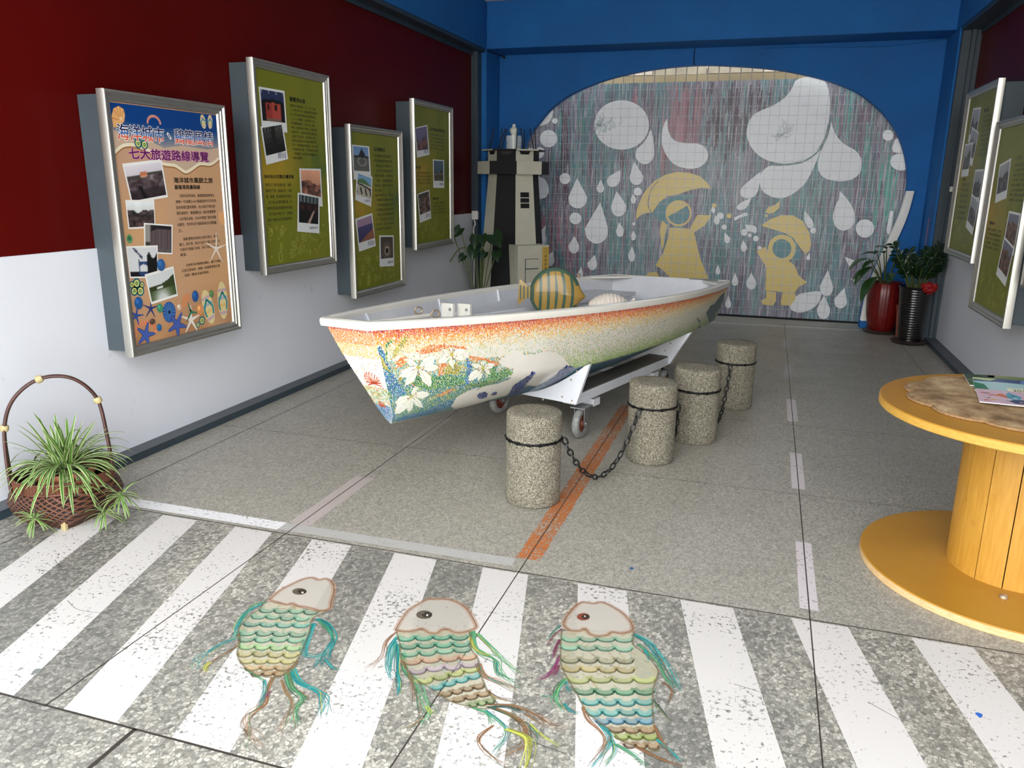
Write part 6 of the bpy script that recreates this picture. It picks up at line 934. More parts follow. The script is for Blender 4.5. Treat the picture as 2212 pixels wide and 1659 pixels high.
while s < BL-.004:
    t = .03
    dep = .37 if s > .6 else .40
    while t < 1.94:
        ss, tt = s+rnd.uniform(-.5, .5)*step_s, t+rnd.uniform(-.5, .5)*step_t
        if tt > 1.06 and ss > 2.6: break
        r = dot_colour(ss, tt)
        if r and rnd.random() < r[1]: CH.append((ss, tt, r[0]))
        t += step_t
    s += step_s
def dab(mb, ss, tt, col, l_, w_, a, fn=None):
    f = rnd.uniform(.9, 1.1); c = C(*[min(255, k*f) for k in col]); k = .37
    ca, sa = math.cos(a), math.sin(a); v = []
    for u, q in ((1, 0), (.3, .8), (-.6, .7), (-1, 0), (-.5, -.8), (.5, -.7)):
        x, y = u*l_, q*w_; v.append((fn or hm)(ss+x*ca-y*sa, tt+(x*sa+y*ca)/k, rnd.uniform(0, .0003)))
    mb.add(v, [(0, 1, 2, 3, 4, 5)], 1, c, False)
for ss, tt, col in CH: dab(hull, ss, tt, col, rnd.uniform(.0042, .0066), rnd.uniform(.0025, .0037), rnd.gauss(1.1, .5))
for (cx, cy), ps in LILIES:                                          # the white lilies
    for p in ps:
        hull.ink(p, C(240, 239, 226), hm, .0005, 1)
        n = len(p); mid = p[n//2]; hull.stroke([(cx, cy), ((cx+mid[0])/2, (cy+mid[1])/2), mid], .006, .002, C(206, 212, 160), hm, .0008, 1, sub=2)
        for i in range(n):
            if rnd.random() < .8: dab(hull, *p[i], pick((150, 170, 120), (210, 190, 120), (170, 200, 210)), .005, .002, rnd.uniform(0, 3), lambda a, b, h: hm(a, b, .0009))
    for k in range(7):
        a = rnd.uniform(0, 2*PI); hull.stroke([(cx, cy), (cx+.03*math.cos(a), cy+.07*math.sin(a))], .003, .002, C(150, 90, 50), hm, .0010, 1)
        dab(hull, cx+.032*math.cos(a), cy+.075*math.sin(a), (150, 80, 40), .005, .003, a, lambda x, y, h: hm(x, y, .0012))
    hull.ink(ellipse(cx, cy, .010, .024, 8), C(196, 186, 80), hm, .0011, 1)
hull.stroke([(.60, 1.18), (.63, 1.10), (.655, 1.02)], .010, .004, C(120, 150, 96), hm, .0009, 1)
# bow transom: sunset dabs above, two spider lilies, blue below
def bt(x, t, h):
    """x across -1..1, t 0 rail .. 2 keel"""
    a, b, c = hull_pt(0, t); return tuple(b2w(a-.0016-h, b*x, c-.0006))
t = .03
while t < 1.96:
    _, b_, z_ = hull_pt(0, t); nx = int(2*b_/.0068)
    for k in range(nx):
        x = -1+2*(k+rnd.random())/max(1, nx); zz = -z_/.565
        if zz < .08: col, pr = pick((222, 96, 60), (216, 76, 70)), .9
        elif zz < .20: col, pr = pick((234, 140, 64), (238, 162, 80)), .85
        elif zz < .33: col, pr = pick((242, 190, 100), (240, 204, 130)), .6
        elif zz < .62: col, pr = pick((236, 190, 150), (196, 214, 226)), .12
        elif zz < .8: col, pr = pick((120, 176, 110), (90, 160, 140), (226, 150, 90), (200, 190, 90)), .7
        else: col, pr = pick((40, 96, 170), (60, 130, 190), (50, 140, 130), (30, 80, 150)), .95
        if rnd.random() < pr: dab(hull, x, t+rnd.uniform(-.007, .007), col, .0046, .0026, 1.2, lambda u, q, h: bt(max(-1, min(1, x+(u-x)/max(.02, b_))), max(.01, min(1.98, q)), h))
    t += .014
for cx, ct, r_ in ((.10, .86, .05), (.0, 1.28, .034)):
    for k in range(13):
        a = PI*(k/12)*1.15-.2; ex, et = cx+r_*math.cos(a)/.09, ct-r_*math.sin(a)/.30
        hull.stroke([(cx, ct), ((cx+ex)/2+.06*math.sin(a*3), (ct+et)/2), (ex, et), (ex+.12*math.cos(a+1.2), et+.05)], .02, .012, C(*pick((206, 92, 56), (222, 116, 70), (188, 74, 48))), lambda u, q, h: bt(max(-.98, min(.98, u)), q, h), .0006, 1, sub=3)
    hull.stroke([(cx, ct), (cx+.05, ct+.22)], .02, .02, C(60, 60, 80), lambda u, q, h: bt(max(-.98, min(.98, u)), q, h), .0006, 1)
hull.build('hull', [M['gloss_white'], M['boat_art']], boat, angle=40, ink=True)
# ---- inside: liner, rail, seats
def ipt(s, t, side=1, inset=.022):
    a, b, c = hull_pt(s, t, -inset); return (a, max(.004, b)*side, c)
IZ = -.40
lin_ = MB()
def tfl(s):
    lo, hi = 0, 1.6
    for _ in range(24):
        m_ = (lo+hi)/2
        if ipt(s, m_)[2] > IZ: lo = m_
        else: hi = m_
    return lo
for side in (1, -1): lin_.grid(lambda u, v: tuple(b2w(*ipt(.035+u*(BL-.07), v*tfl(.035+u*(BL-.07)), side))), 44, 10, 0)
lin_.grid(lambda u, v: tuple(b2w(*[(lambda s, p: (p[0], p[1]*(2*v-1), IZ))(.035+u*(BL-.07), ipt(.035+u*(BL-.07), tfl(.035+u*(BL-.07)), 1))][0])), 44, 8, 0, smooth=False)
for s in (.035, BL-.035):
    T_ = tfl(s); pts = [tuple(b2w(*ipt(s, T_*k/10, 1))) for k in range(11)]+[tuple(b2w(*ipt(s, T_*k/10, -1))) for k in range(10, -1, -1)]
    lin_.add(pts, [tuple(range(len(pts)))], 0, smooth=False)
lin_.build('inner_lining', M['boat_grey'], boat)
rail = MB()
loop = [hull_pt(BL*k/50, 0) for k in range(51)]; loop = [(a, b) for a, b, c in loop]; RZ = lambda s: -BSH*4*s/BL*(1-s/BL)
ring = [(a, b) for a, b in loop]+[(a, -b) for a, b in loop[::-1]]
n = len(ring); prof = [(.016, -.030), (.022, -.010), (.020, .006), (.008, .012), (-.018, .012), (-.026, .004), (-.026, -.022)]
v = []
for i, (a, b) in enumerate(ring):
    p0, p1 = ring[i-1], ring[(i+1) % n]; tx, ty = p1[0]-p0[0], p1[1]-p0[1]; l_ = math.hypot(tx, ty) or 1
    nx, ny = -ty/l_, tx/l_
    cx_, cy_ = a-BL/2, b
    if nx*cx_+ny*cy_ < 0: nx, ny = -nx, -ny
    for o_, h_ in prof: v.append(tuple(b2w(a+nx*o_, b+ny*o_, RZ(a)+h_)))
k = len(prof); rail.add(v, [(i*k+j, ((i+1) % n)*k+j, ((i+1) % n)*k+(j+1) % k, i*k+(j+1) % k) for i in range(n) for j in range(k)], 0)
rail.build('gunwale', M['gloss_white'], boat, angle=50)
def bbox(name, s0, s1, a0, a1, z0, z1, m='boat_grey', bev=.006): return MB().frame_box(B0, BF, BR, BU, (s0, s1), (a0, a1), (z0, z1)).build(name, M[m], boat, bevel=bev)
def bprism(name, pts, z0, z1, m='boat_grey'): return MB().prism(pts, z0, z1, 0, lambda x, y, z: tuple(b2w(x, y, z))).build(name, M[m], boat, bevel=.005)
hw = lambda s, z=-.12: ipt(s, min(.9, -z/.37))[1]-.004
edge = lambda s0, s1, sd, z=-.12: [(s0+(s1-s0)*k/8, sd*hw(s0+(s1-s0)*k/8, z)) for k in range(9)]
bprism('side_bench', edge(1.35, 3.46, -1)+[(3.46, -.16), (1.35, -.22)], -.135, -.105)
bprism('bench_front', [(1.35, -.235), (1.35, -.215), (3.44, -.185), (3.44, -.205)], IZ, -.135)
bprism('bench_end', [(3.42, -.20), (3.44, -.20), (3.44, -hw(3.44, -.3)+.02), (3.42, -hw(3.42, -.3)+.02)], IZ, -.135)
bprism('side_bench', edge(1.35, 2.7, 1, -.14)+[(2.7, .26), (1.35, .30)], -.145, -.122)
bprism('thwart', edge(1.60, 1.98, -1, -.16)+edge(1.98, 1.60, 1, -.16), -.175, -.150)
bprism('thwart', edge(.98, 1.20, -1, -.14)+edge(1.20, .98, 1, -.14), -.155, -.130)
bprism('bow_seat', edge(.44, .78, -1, -.10)+edge(.78, .44, 1, -.10), -.105, -.085, 'gloss_white')
for s in (.40, 1.30, 2.10, 2.9): MB().add([tuple(b2w(*ipt(s+d, t, -1, .022+o))) for t in (.05, .3, .6, .85) for d in (0, .022) for o in (0, .012)], [(4*i+a, 4*i+b, 4*i+4+b, 4*i+4+a) for i in range(3) for a, b in ((0, 1), (1, 3), (3, 2), (2, 0))], 0, smooth=False).build('rib', M['boat_grey'], boat)
bbox('mounting_block', 1.10, 1.13, -.33, -.24, -.13, -.02, 'gloss_white'); bbox('mounting_block', 1.18, 1.21, -.27, -.17, -.13, -.025, 'gloss_white')
for s, a, z in ((1.097, -.255, -.055), (1.177, -.19, -.06), (1.177, -.20, -.115)):
    MB().lathe([(.0, -.004), (.009, -.004), (.009, .006), (0, .006)], (0, 0, 0), 10, mtx=Matrix.Translation(Vector(b2w(s, a, z))) @ Matrix.Rotation(PI/2, 4, 'X')).build('bolt', M['steel'], boat)
MB().tube([b2w(.13, -.13, -.045), b2w(.5, -.14, -.05), b2w(.80, -.16, -.055)], .012, 8).build('pole', M['gloss_white'], boat)
for s, a in ((.86, -.30), (.80, -.12)):                                # rusty mooring hooks
    p = [b2w(s+.022*math.cos(q), a+.010*math.cos(q), -.045+.022*math.sin(q)) for q in [2*PI*k/12 for k in range(12)]]
    m = MB(); m.tube(p, .006, 6, closed=True); m.tube([b2w(s, a, -.066), b2w(s, a, -.10)], .008, 6); m.build('mooring_hook', M['rust'], boat)
for sd in (-1, 1):                                                   # corner plates at the stern
    w_ = hull_half(BL-.03); bprism('corner_plate', [(BL-.03, sd*(w_-.03)), (BL-.36, sd*(hull_half(BL-.36)-.03)), (BL-.05, sd*(w_-.22))], -.012, .006, 'gloss_white')
MB().lathe([(.012, 0), (.012, .03), (.02, .03), (.02, .038), (0, .038)], tuple(b2w(3.25, -hull_half(3.25)+.02, .0)), 10).build('rowlock', M['rust'], boat)
MB().tube([b2w(BL-.03, .2, .010), b2w(BL-.03, .45, .010)], .006, 6).build('stern_cord', M['steel'], boat)
# ---- dolly
dol = thing('boat_dolly', tuple(b2w(2.1, 0, -.80)[:2])+(0,), 'white wheeled dolly with cradle plates under the dinghy', 'dolly')
def w2(s, a, zw):                                                    # boat plan position at a world height
    p = b2w(s, a, -.6); return np.array([p[0], p[1], zw])
def cradle(s):
    z_ = lambda t: b2w(*hull_pt(s, t))[2]
    top = [(hull_pt(s, t)[1], hull_pt(s, t, .004)[2]) for t in [1+.97*k/10 for k in range(11)]]
    top = [(top[0][0]+.03, top[0][1]+.012)]+top; bot = .235
    m = MB(); zb = lambda a: (bot-b2w(s, a, 0)[2])/BU[2]
    pts = top+[(-a, z) for a, z in top[::-1]]; pts = [(a, max(z, zb(a)+.03)) for a, z in pts]+[(-.44, zb(-.44)), (.44, zb(.44))]
    m.prism(pts, -.014, .014, 0, lambda x, y, z: tuple(b2w(s+z, x, y))); m.build('cradle_plate', M['dolly_white'], dol, bevel=.003)
    for a, q in ((.40, -.47), (.34, -.585), (.20, -.62), (.44, -.41), (.41, -.60)):
        p = MB(); p.lathe([(0, 0), (.007, 0), (.005, .004), (0, .004)], (0, 0, 0), 8, mtx=Matrix.Translation(Vector(b2w(s-.014, a, q))) @ Matrix.Rotation(PI/2, 4, 'X')); p.build('screw', M['rust'], dol)
    return m
cradle(1.47); cradle(2.86)
for sd in (1, -1):
    MB().add([tuple(w2(s, sd*a, z)) for s in (1.47, 2.93) for a in (.335, .430) for z in (.226, .288)], [(0, 1, 3, 2), (4, 6, 7, 5), (0, 4, 5, 1), (2, 3, 7, 6), (0, 2, 6, 4), (1, 5, 7, 3)], 0, smooth=False).build('rail', M['dolly_white'], dol, bevel=.004)
for sd in (1, -1): MB().add([tuple(w2(s, sd*a, z)) for s in (1.50, 2.84) for a in (.275, .425) for z in (.2885, .297)], [(0, 1, 3, 2), (4, 6, 7, 5), (0, 4, 5, 1), (2, 3, 7, 6), (0, 2, 6, 4), (1, 5, 7, 3)], 0, smooth=False).build('deck_board', M['deck'], dol)
for s in (1.72, 2.62): MB().add([tuple(w2(s+d, a, z)) for d in (0, .08) for a in (-.42, .42) for z in (.160, .206)], [(0, 1, 3, 2), (4, 6, 7, 5), (0, 4, 5, 1), (2, 3, 7, 6), (0, 2, 6, 4), (1, 5, 7, 3)], 0, smooth=False).build('cross_beam', M['dolly_white'], dol)
def caster(s, a, yaw):
    c = w2(s, a, .0); R = Matrix.Translation(Vector(c)) @ Matrix.Rotation(yaw, 4, 'Z')
    ax = R @ Matrix.Translation((0, 0, .095)) @ Matrix.Rotation(PI/2, 4, 'X')
    k = MB(); k.box(-.05, .07, -.05, .05, .197, .204, 0, R)
    for sd in (-1, 1):
        q = [(-.02, .198), (.07, .198), (.03, .10), (.018, .08), (-.018, .08), (-.025, .10)]
        k.prism(q, sd*.034-.002, sd*.034+.002, 0, lambda x, z, y: tuple(R @ Vector((x, y, z))))
    k.lathe([(.008, -.042), (.008, .042)], (0, 0, 0), 8, 0, mtx=ax)
    f = k.build('caster', M['steel'], dol)
    t = MB(); t.lathe([(.058, -.020), (.080, -.022), (.090, -.018), (.095, -.008), (.095, .008), (.090, .018), (.080, .022), (.058, .020), (.058, -.020)], (0, 0, 0), 30, 0, mtx=ax); t.build('tyre', M['tyre_white'], f)
    t = MB(); t.lathe([(.0, -.024), (.02, -.024), (.024, -.012), (.058, -.010), (.058, .010), (.024, .012), (.02, .024), (0, .024)], (0, 0, 0), 24, 0, mtx=ax); t.build('wheel_hub', M['hub'], f)
for s, a, y_ in ((1.545, .425, 1.35), (1.68, -.295, 1.2), (2.90, .395, 1.2), (2.90, -.395, 1.3)): caster(s, a, y_)
# ---- what lies in the boat
fc = np.array(b2w(1.80, .06, .0)); fz = b2w(1.80, .06, -.150)[2]
view = Vector((0-fc[0], 0-fc[1], 0)).normalized(); rx = Vector((-view.y, view.x, 0)); rx = -rx if rx.x < 0 else rx
up = (Vector((0, 0, 1))-view*.06).normalized(); RD = .168
fo = Vector((fc[0], fc[1], fz+RD-.004))
wf = thing('wooden_fish', (fc[0], fc[1], fz), 'round yellow fish with green stripes standing on a thwart in the boat', 'ornament')
fl_ = lambda x, y, d: tuple(fo+rx*x+up*y+view*d)
GRN, YEL = C(62, 86, 71), C(156, 125, 60)
def outline_r(a):                                                    # disc drawn out to a snout on the right
    return RD*(1+.20*math.exp(-abs((a+.10)/.16)**1.5))
m = MB()
def fcol(x, y):
    r = math.hypot(x, y)/RD; st = (x+.03*(y/RD)**2*(1 if x > 0 else .3))/RD
    if r > .86 and not (-.5 < math.atan2(y, x) < .35): return GRN
    ph = (st+.92)/.31
    return GRN if (ph % 1) < .36 and r < .95 and st < .82 else YEL
NR_, NA_ = 70, 400
for sd in (1, -1):
    v = []; c = []
    for i in range(NR_+1):
        for j in range(NA_):
            a = 2*PI*j/NA_-PI; q = i/NR_; r = outline_r(a)*q; x, y = r*math.cos(a), r*math.sin(a)
            d = .045*math.sqrt(max(0, 1-q**2.6)); v.append(fl_(x, y, sd*d)); c.append(fcol(x, y))
    m.add(v, [(i*NA_+j, i*NA_+(j+1) % NA_, (i+1)*NA_+(j+1) % NA_, (i+1)*NA_+j) for i in range(NR_) for j in range(NA_)], 0, c)
m.build('body', M['fish_paint'], wf, ink=True)
m = MB(); tl = [(-.150, .030), (-.185, .050), (-.222, .085), (-.232, .088), (-.240, .02), (-.244, -.05), (-.236, -.082), (-.215, -.06), (-.185, -.035), (-.150, -.028)]
m.prism(tl, -.012, .012, 0, fl_, YEL)
for x in (-.178, -.203, -.226): m.prism([(x-.005, -.2*abs(x)), (x+.004, -.2*abs(x)), (x+.004, .23*abs(x)), (x-.005, .24*abs(x))], -.0128, .0128, 0, fl_, GRN)
m.build('tail', M['fish_paint'], wf, ink=True)
sc_ = np.array(b2w(1.90, .43, 0)); sz = b2w(1.93, .44, -.122)[2]
sh = thing('seashell', (sc_[0], sc_[1], sz), 'pale ribbed seashell lying in the boat behind the rail', 'seashell')
def shp(u, v):
    q = v*2*PI; L_ = -.15+.27*u; r = .088*max(0, math.sin(min(1, u*.98+.02)*PI))**.62*(1+.028*math.sin(u*70+q*1.2))
    return tuple(Vector((sc_[0], sc_[1], sz+.075))+rx*L_+Vector((0, 0, 1))*r*math.sin(q)*.85+view*r*math.cos(q))
MB().grid(shp, 90, 120).build('shell_body', M['shell'], sh, angle=80)
m = MB(); m.prism([(.085, -.006), (.11, .012), (.138, .040), (.145, .036), (.138, .008), (.128, -.014), (.10, -.02)], -.012, .012, 0, lambda x, y, d: tuple(Vector((sc_[0], sc_[1], sz+.085))+rx*x+Vector((0, 0, 1))*y+view*d)); m.build('shell_lip', M['shell'], sh)
# ---------------------------------------------------------------- bollards and chains
BOL = [(-1.016, 3.564), (-.544, 4.371), (-.334, 4.829), (-.142, 5.710)]
BLAB = ['pebble-faced stone bollard nearest the camera, chain ring around its neck', 'pebble-faced stone bollard second from the front, chain hanging at its left',
        'pebble-faced stone bollard third from the front, behind the second', 'farthest pebble-faced stone bollard, with a chain hanging down its front']
def link(mb, c, t, roll, l_=.026, w_=.014, r=.0042):
    t = Vector(t).normalized(); n = t.orthogonal().normalized(); n = Matrix.Rotation(roll, 3, t) @ n
    mb.tube([Vector(c)+t*(l_ if abs(math.cos(a)) > .5 else l_)*math.cos(a)*.9+n*w_*math.sin(a)*(1.0) for a in [2*PI*k/12 for k in range(12)]], r, 6, closed=True)
for (bx, by), lab in zip(BOL, BLAB):
    t = thing('stone_bollard', (bx, by, 0), lab, 'bollard', 'stone bollards along the boat')
    rr = random.Random(int(bx*1000)); m = MB(); prof = [(.128, 0), (.136, .012), (.136, .05)]+[(.136, .05+.36*k/9) for k in range(1, 10)]+[(.136, .449), (.1348, .459), (.131, .4645), (.09, .466), (.0, .467)]
    nz = vnoise(rr.randint(0, 999))
    m.lathe(prof, (bx, by, 0), 72, rfun=lambda a, z: 1+.012*(nz(a/6.3, z*2, 22)-.5)+(.012*(nz(a/6.3, z*9, 20)-.5)))
    m.build('column', M['aggregate'], t, angle=60)
    b = MB(); b.lathe([(.135, .324), (.1382, .328), (.1382, .336), (.135, .340)], (bx, by, 0), 48)
    for k in range(30):
        a = 2*PI*k/30; link(b, (bx+.1385*math.cos(a), by+.1385*math.sin(a), .332), (-math.sin(a), math.cos(a), .1*math.sin(k)), .8 if k % 2 else 2.2, .016, .0065, .0026)
    b.build('chain_band', M['band'], t)
def swag(a, b, low, n, label):
    A, B = Vector(a), Vector(b); mid = (A+B)/2
    t = thing('chain', tuple(mid), label, 'chain', 'chains slung between the bollards'); m = MB()
    f = lambda u: A.lerp(B, u)+Vector((0, 0, -4*u*(1-u)*((A.z+B.z)/2-low)))
    P = [f(i/400) for i in range(401)]; d = [0]
    for i in range(400): d.append(d[-1]+(P[i+1]-P[i]).length)
    for k in range(n):
        s_ = d[-1]*(k+.5)/n; i = min(399, next(i for i, q in enumerate(d) if q >= s_)); tg = P[min(400, i+1)]-P[i-1]
        link(m, P[i], tg, (k % 2)*PI/2+.4, d[-1]/n*.66, .0125, .0044)
    m.build('chain_links', M['chain'], t)
def on(i, ang, z=.33, r=.148): return (BOL[i][0]+r*math.cos(ang), BOL[i][1]+r*math.sin(ang), z)
swag(on(0, .25), on(1, -1.95, .325), .035, 22, 'dark steel chain sagging between the nearest and second bollards')
swag(on(1, .30), on(2, -2.5), .10, 11, 'dark steel chain hanging between the second and third bollards')
swag(on(2, 1.0), on(3, -1.75), .012, 24, 'dark steel chain hanging from the farthest bollard down to the floor')

# ---------------------------------------------------------------- cable-reel table with mat and magazines
CX, CY = 1.075, 3.455
sp = thing('cable_reel_table', (CX, CY, 0), 'ochre painted wooden cable reel used as a table', 'table')
def disc(name, z0, z1, r, edge):
    m = MB(); m.lathe([(r-.004, z0), (r, z0+.004), (r, z1-.004)], (CX, CY, 0), 96, 1); m.lathe([(r, z1-.004), (r-.004, z1), (0, z1)], (CX, CY, 0), 96, 0)
    m.lathe([(0, z0), (r-.004, z0)], (CX, CY, 0), 96, 1); return m.build(name, [M['spool_disc'], M[edge]], sp, angle=40)
disc('base_disc', 0, .036, .575, 'spool_raw'); disc('top_disc', .678, .714, .575, 'spool_edge')
m = MB(); ns = 15
for k in range(ns):
    a0, a1 = 2*PI*(k+.02)/ns+.15, 2*PI*(k+.98)/ns+.15; jr = .241+random.uniform(-.002, .002)
    o = [(CX+jr*math.cos(a0+(a1-a0)*q/4), CY+jr*math.sin(a0+(a1-a0)*q/4)) for q in range(5)]+[(CX+.215*math.cos(a1-(a1-a0)*q/4), CY+.215*math.sin(a1-(a1-a0)*q/4)) for q in range(5)]
    m.prism(o, .036, .678)
m.build('drum', M['spool_drum'], sp)
MB().lathe([(0, .036), (.016, .036), (.013, .046), (0, .048)], (CX-.10, CY-.30, 0), 12).build('bolt', M['rust'], sp)
pm = thing('placemat', (1.06, 3.5, .714), 'scalloped woven straw mat on top of the cable reel table', 'mat')
sc = lambda a: .425+.038*abs(math.sin(a*6+.5))**.55
out_ = [(1.06+sc(2*PI*k/240)*math.cos(2*PI*k/240), 3.50+sc(2*PI*k/240)*math.sin(2*PI*k/240)*.97) for k in range(240)]
nz = vnoise(4)
m = MB(); v = []; NR2 = 26
for i in range(NR2+1):
    for x, y in out_:
        q = i/NR2; X, Y = 1.06+(x-1.06)*q, 3.5+(y-3.5)*q; v.append((X, Y, .714+(.012+.005*nz(X*.7, Y*.7, 20)+.004*nz(X, Y*.3+X*.1, 21))*(1-.5*max(0, q-.93)/.07)))
m.add(v, [(i*240+j, i*240+(j+1) % 240, (i+1)*240+(j+1) % 240, (i+1)*240+j) for i in range(NR2) for j in range(240)], 0)
m.add([(x, y, .714) for x, y in out_]+v[-240:], [(j, (j+1) % 240, 240+(j+1) % 240, 240+j) for j in range(240)], 0)
m.build('weave', M['straw'], pm, angle=70)
MB().tube([(x, y, .720) for x, y in out_], .006, 8, closed=True).build('cord_edge', M['straw_edge'], pm)
def magazine(label, quad, z, art):
    t = thing('magazine', (sum(p[0] for p in quad)/4, sum(p[1] for p in quad)/4, z), label, 'magazine', 'magazines on the table')
    m = MB(); m.prism(quad, z, z+.0035, 0, col=C(238, 236, 230)); b = bil([quad[0], quad[1], quad[2], quad[3]])
    mp = lambda u, v, h: (*b(u, v), z+.0036+h); art(m, mp); m.build('cover', M['paper'], t, ink=True)
R4 = lambda a, b, c, d: [(a, b), (c, b), (c, d), (a, d)]
def art_a(m, mp):
    m.ink(R4(0, 0, 1, 1), C(60, 92, 62), mp, 0); m.ink([(0, .6), (.35, .7), (.4, 1), (0, 1)], C(30, 66, 56), mp, .0002); m.ink([(.3, .85), (.6, .7), (1, .8), (1, 1), (.3, 1)], C(110, 128, 84), mp, .0002)
    m.stroke([(.02, .5), (.12, .4), (.2, .42)], .02, .01, C(206, 214, 206), mp, .0004)
def art_b(m, mp):
    m.ink(R4(0, 0, 1, 1), C(168, 204, 206), mp, 0); m.ink([(0, .72), (.25, .75), (.9, .7), (1, .72), (1, 1), (0, 1)], C(44, 70, 128), mp, .0002); m.ink([(0, .85), (.2, .8), (.3, 1), (0, 1)], C(196, 206, 150), mp, .0003)
    m.ink([(0, .1), (.16, .12), (.12, .5), (0, .62)], C(40, 124, 96), mp, .0003); m.ink([(.55, .72), (.8, .66), (1, .74), (1, 1), (.6, 1)], C(96, 130, 190), mp, .0003)
    m.ink([(.36, .06), (1, .02), (1, .40), (.36, .34)], C(226, 226, 198), mp, .0004); lay_text(m, '201 旅遊導覽', .42, .10, .98, .30, C(28, 28, 30), mp, .0006)
    m.ink([(0, 0), (.3, .04), (.3, .1), (0, .12)], C(40, 66, 120), mp, .0005)
def art_c(m, mp):
    m.ink(R4(0, 0, 1, 1), C(206, 176, 190), mp, 0); r = random.Random(8)
    m.ink([(.42, .2), (.55, .5), (.6, .8), (.95, .85), (1, .2)], C(190, 96, 56), mp, .0002); m.ink([(.28, .5), (.36, .9), (.48, .6), (.42, .3)], C(76, 160, 186), mp, .0003); m.ink([(.16, .55), (.28, .75), (.34, .5)], C(200, 100, 72), mp, .0004)
    m.ink([(.3, .3), (.46, .4), (.6, .18), (1, .1), (1, .02), (.36, .1)], C(52, 72, 110), mp, .0004)
    for k in range(46):
        x, y, s_ = r.uniform(.02, .95), r.uniform(.04, .7), r.uniform(.015, .05)
        m.ink([(x, y), (x+s_, y+.3*s_), (x+s_*.8, y+s_*1.6), (x-.2*s_, y+s_)], C(*r.choice([(222, 180, 70), (46, 60, 84), (110, 180, 180), (230, 220, 210), (200, 90, 70), (120, 100, 90)])), mp, .0006+.00001*k)
magazine('dark green magazine at the back of the three on the straw mat', [(.892, 3.905), (1.205, 3.91), (1.20, 3.68), (.872, 3.68)], .7335, art_a)
magazine('teal and cream magazine in the middle of the three, large numerals on it', [(.912, 3.825), (1.222, 3.815), (1.205, 3.56), (.868, 3.575)], .7375, art_b)
magazine('pink and orange magazine at the front of the three on the straw mat', [(.872, 3.588), (1.19, 3.565), (1.17, 3.33), (.838, 3.360)], .7415, art_c)

# ---------------------------------------------------------------- wicker basket with a spider plant
BX, BY = -3.055, 2.675
bk = thing('wicker_basket', (BX, BY, 0), 'brown woven bamboo basket with tall arched handle by the left wall', 'basket')
def sup(a, r_, p=2.6): c_, s_ = math.cos(a), math.sin(a); return r_*math.copysign(abs(c_)**(2/p), c_), r_*math.copysign(abs(s_)**(2/p), s_)
def bring(z, r_, p=2.0, n=72): return [(BX+x, BY+y, z) for x, y in (sup(2*PI*k/n, r_, p) for k in range(n))]
def shellmesh(levels, n=72):
    m = MB(); v = []
    for z, s_, p in levels: v += bring(z, s_, p, n)
    m.add(v, [(i*n+j, i*n+(j+1) % n, (i+1)*n+(j+1) % n, (i+1)*n+j) for i in range(len(levels)-1) for j in range(n)]); return m
m = shellmesh([(0, .150, 9), (.02, .163, 7), (.06, .196, 4), (.10, .220, 2.8), (.135, .226, 2.2), (.165, .215, 2), (.17, .205, 2)]); m.add(bring(.003, .15, 9), [tuple(range(72))]); m.build('basket_body', M['wicker'], bk, angle=60)
m = shellmesh([(.168, .203, 2), (.215, .210, 2), (.215, .200, 2), (.16, .192, 2)]); m.build('basket_collar', M['bamboo'], bk)
for z, s_ in ((.170, .208), (.216, .208)): MB().tube(bring(z, s_), .0065, 8, closed=True).build('rim', M['bamboo_rim'], bk)
m = MB(); v = []; nn = 180
for k in range(nn):                                                  # pleated slat band between the two rims
    q = 2*PI*k/nn; r_ = .210+(.0025 if k % 2 else -.0015); v += [(BX+r_*math.cos(q), BY+r_*math.sin(q), .174), (BX+(r_+.003)*math.cos(q), BY+(r_+.003)*math.sin(q), .213)]
m.add(v, [(2*k, 2*((k+1) % nn), 2*((k+1) % nn)+1, 2*k+1) for k in range(nn)], 0, smooth=False); m.build('collar_slats', M['bamboo_rim'], bk)
HP = spline([(-.212, .10, 0), (-.216, .30, 0), (-.207, .45, 0), (-.17, .56, 0), (-.10, .635, 0), (-.02, .668, 0), (.06, .662, 0), (.12, .625, 0), (.165, .565, 0), (.185, .50, 0), (.197, .36, 0), (.206, .20, 0)], 6)
HD = Vector((.7071, .7071, 0)); HN = Vector((.7071, -.7071, 0)); HB = Vector((BX, BY, 0))
def hpt(u, side=0.0): p = HP[min(len(HP)-1, int(u*(len(HP)-1)))]; return HB+HD*p.x+HN*side+Vector((0, 0, p.y))
for off in (-1, 0, 1):
    path = [hpt(k/(len(HP)-1), off*(.006+.055*max(0, (abs(k/(len(HP)-1)-.5)-.29)/.21)**1.3)) for k in range(len(HP))]
    MB().tube(path, [.0085-.0015*abs(off)]*len(path), 8).build('handle_rod', M['bamboo'], bk)
for u in (.19, .43, .78):
    t_ = (hpt(u+.03)-hpt(u-.03)).normalized(); c = hpt(u)
    MB().tube([c-t_*.014, c-t_*.007, c+t_*.007, c+t_*.014], [.015, .018, .018, .015], 10).build('binding', M['binding'], bk)
MB().box(BX+.125, BX+.15, BY-.165, BY-.148, 0, .045).build('foot', M['binding'], bk, bevel=.002)
pl = thing('spider_plant', (BX+.04, BY, .17), 'variegated spider plant in a terracotta pot inside the basket', 'plant')
m = MB(); m.lathe([(.085, .02), (.12, .15), (.122, .215), (.132, .215), (.132, .238), (.122, .238), (.116, .20)], (BX+.02, BY-.01, 0), 36); m.build('flower_pot', M['terracotta'], pl)
MB().lathe([(.118, .205), (.06, .212), (0, .214)], (BX+.02, BY-.01, 0), 24).build('soil', M['soil'], pl)
r = random.Random(21)
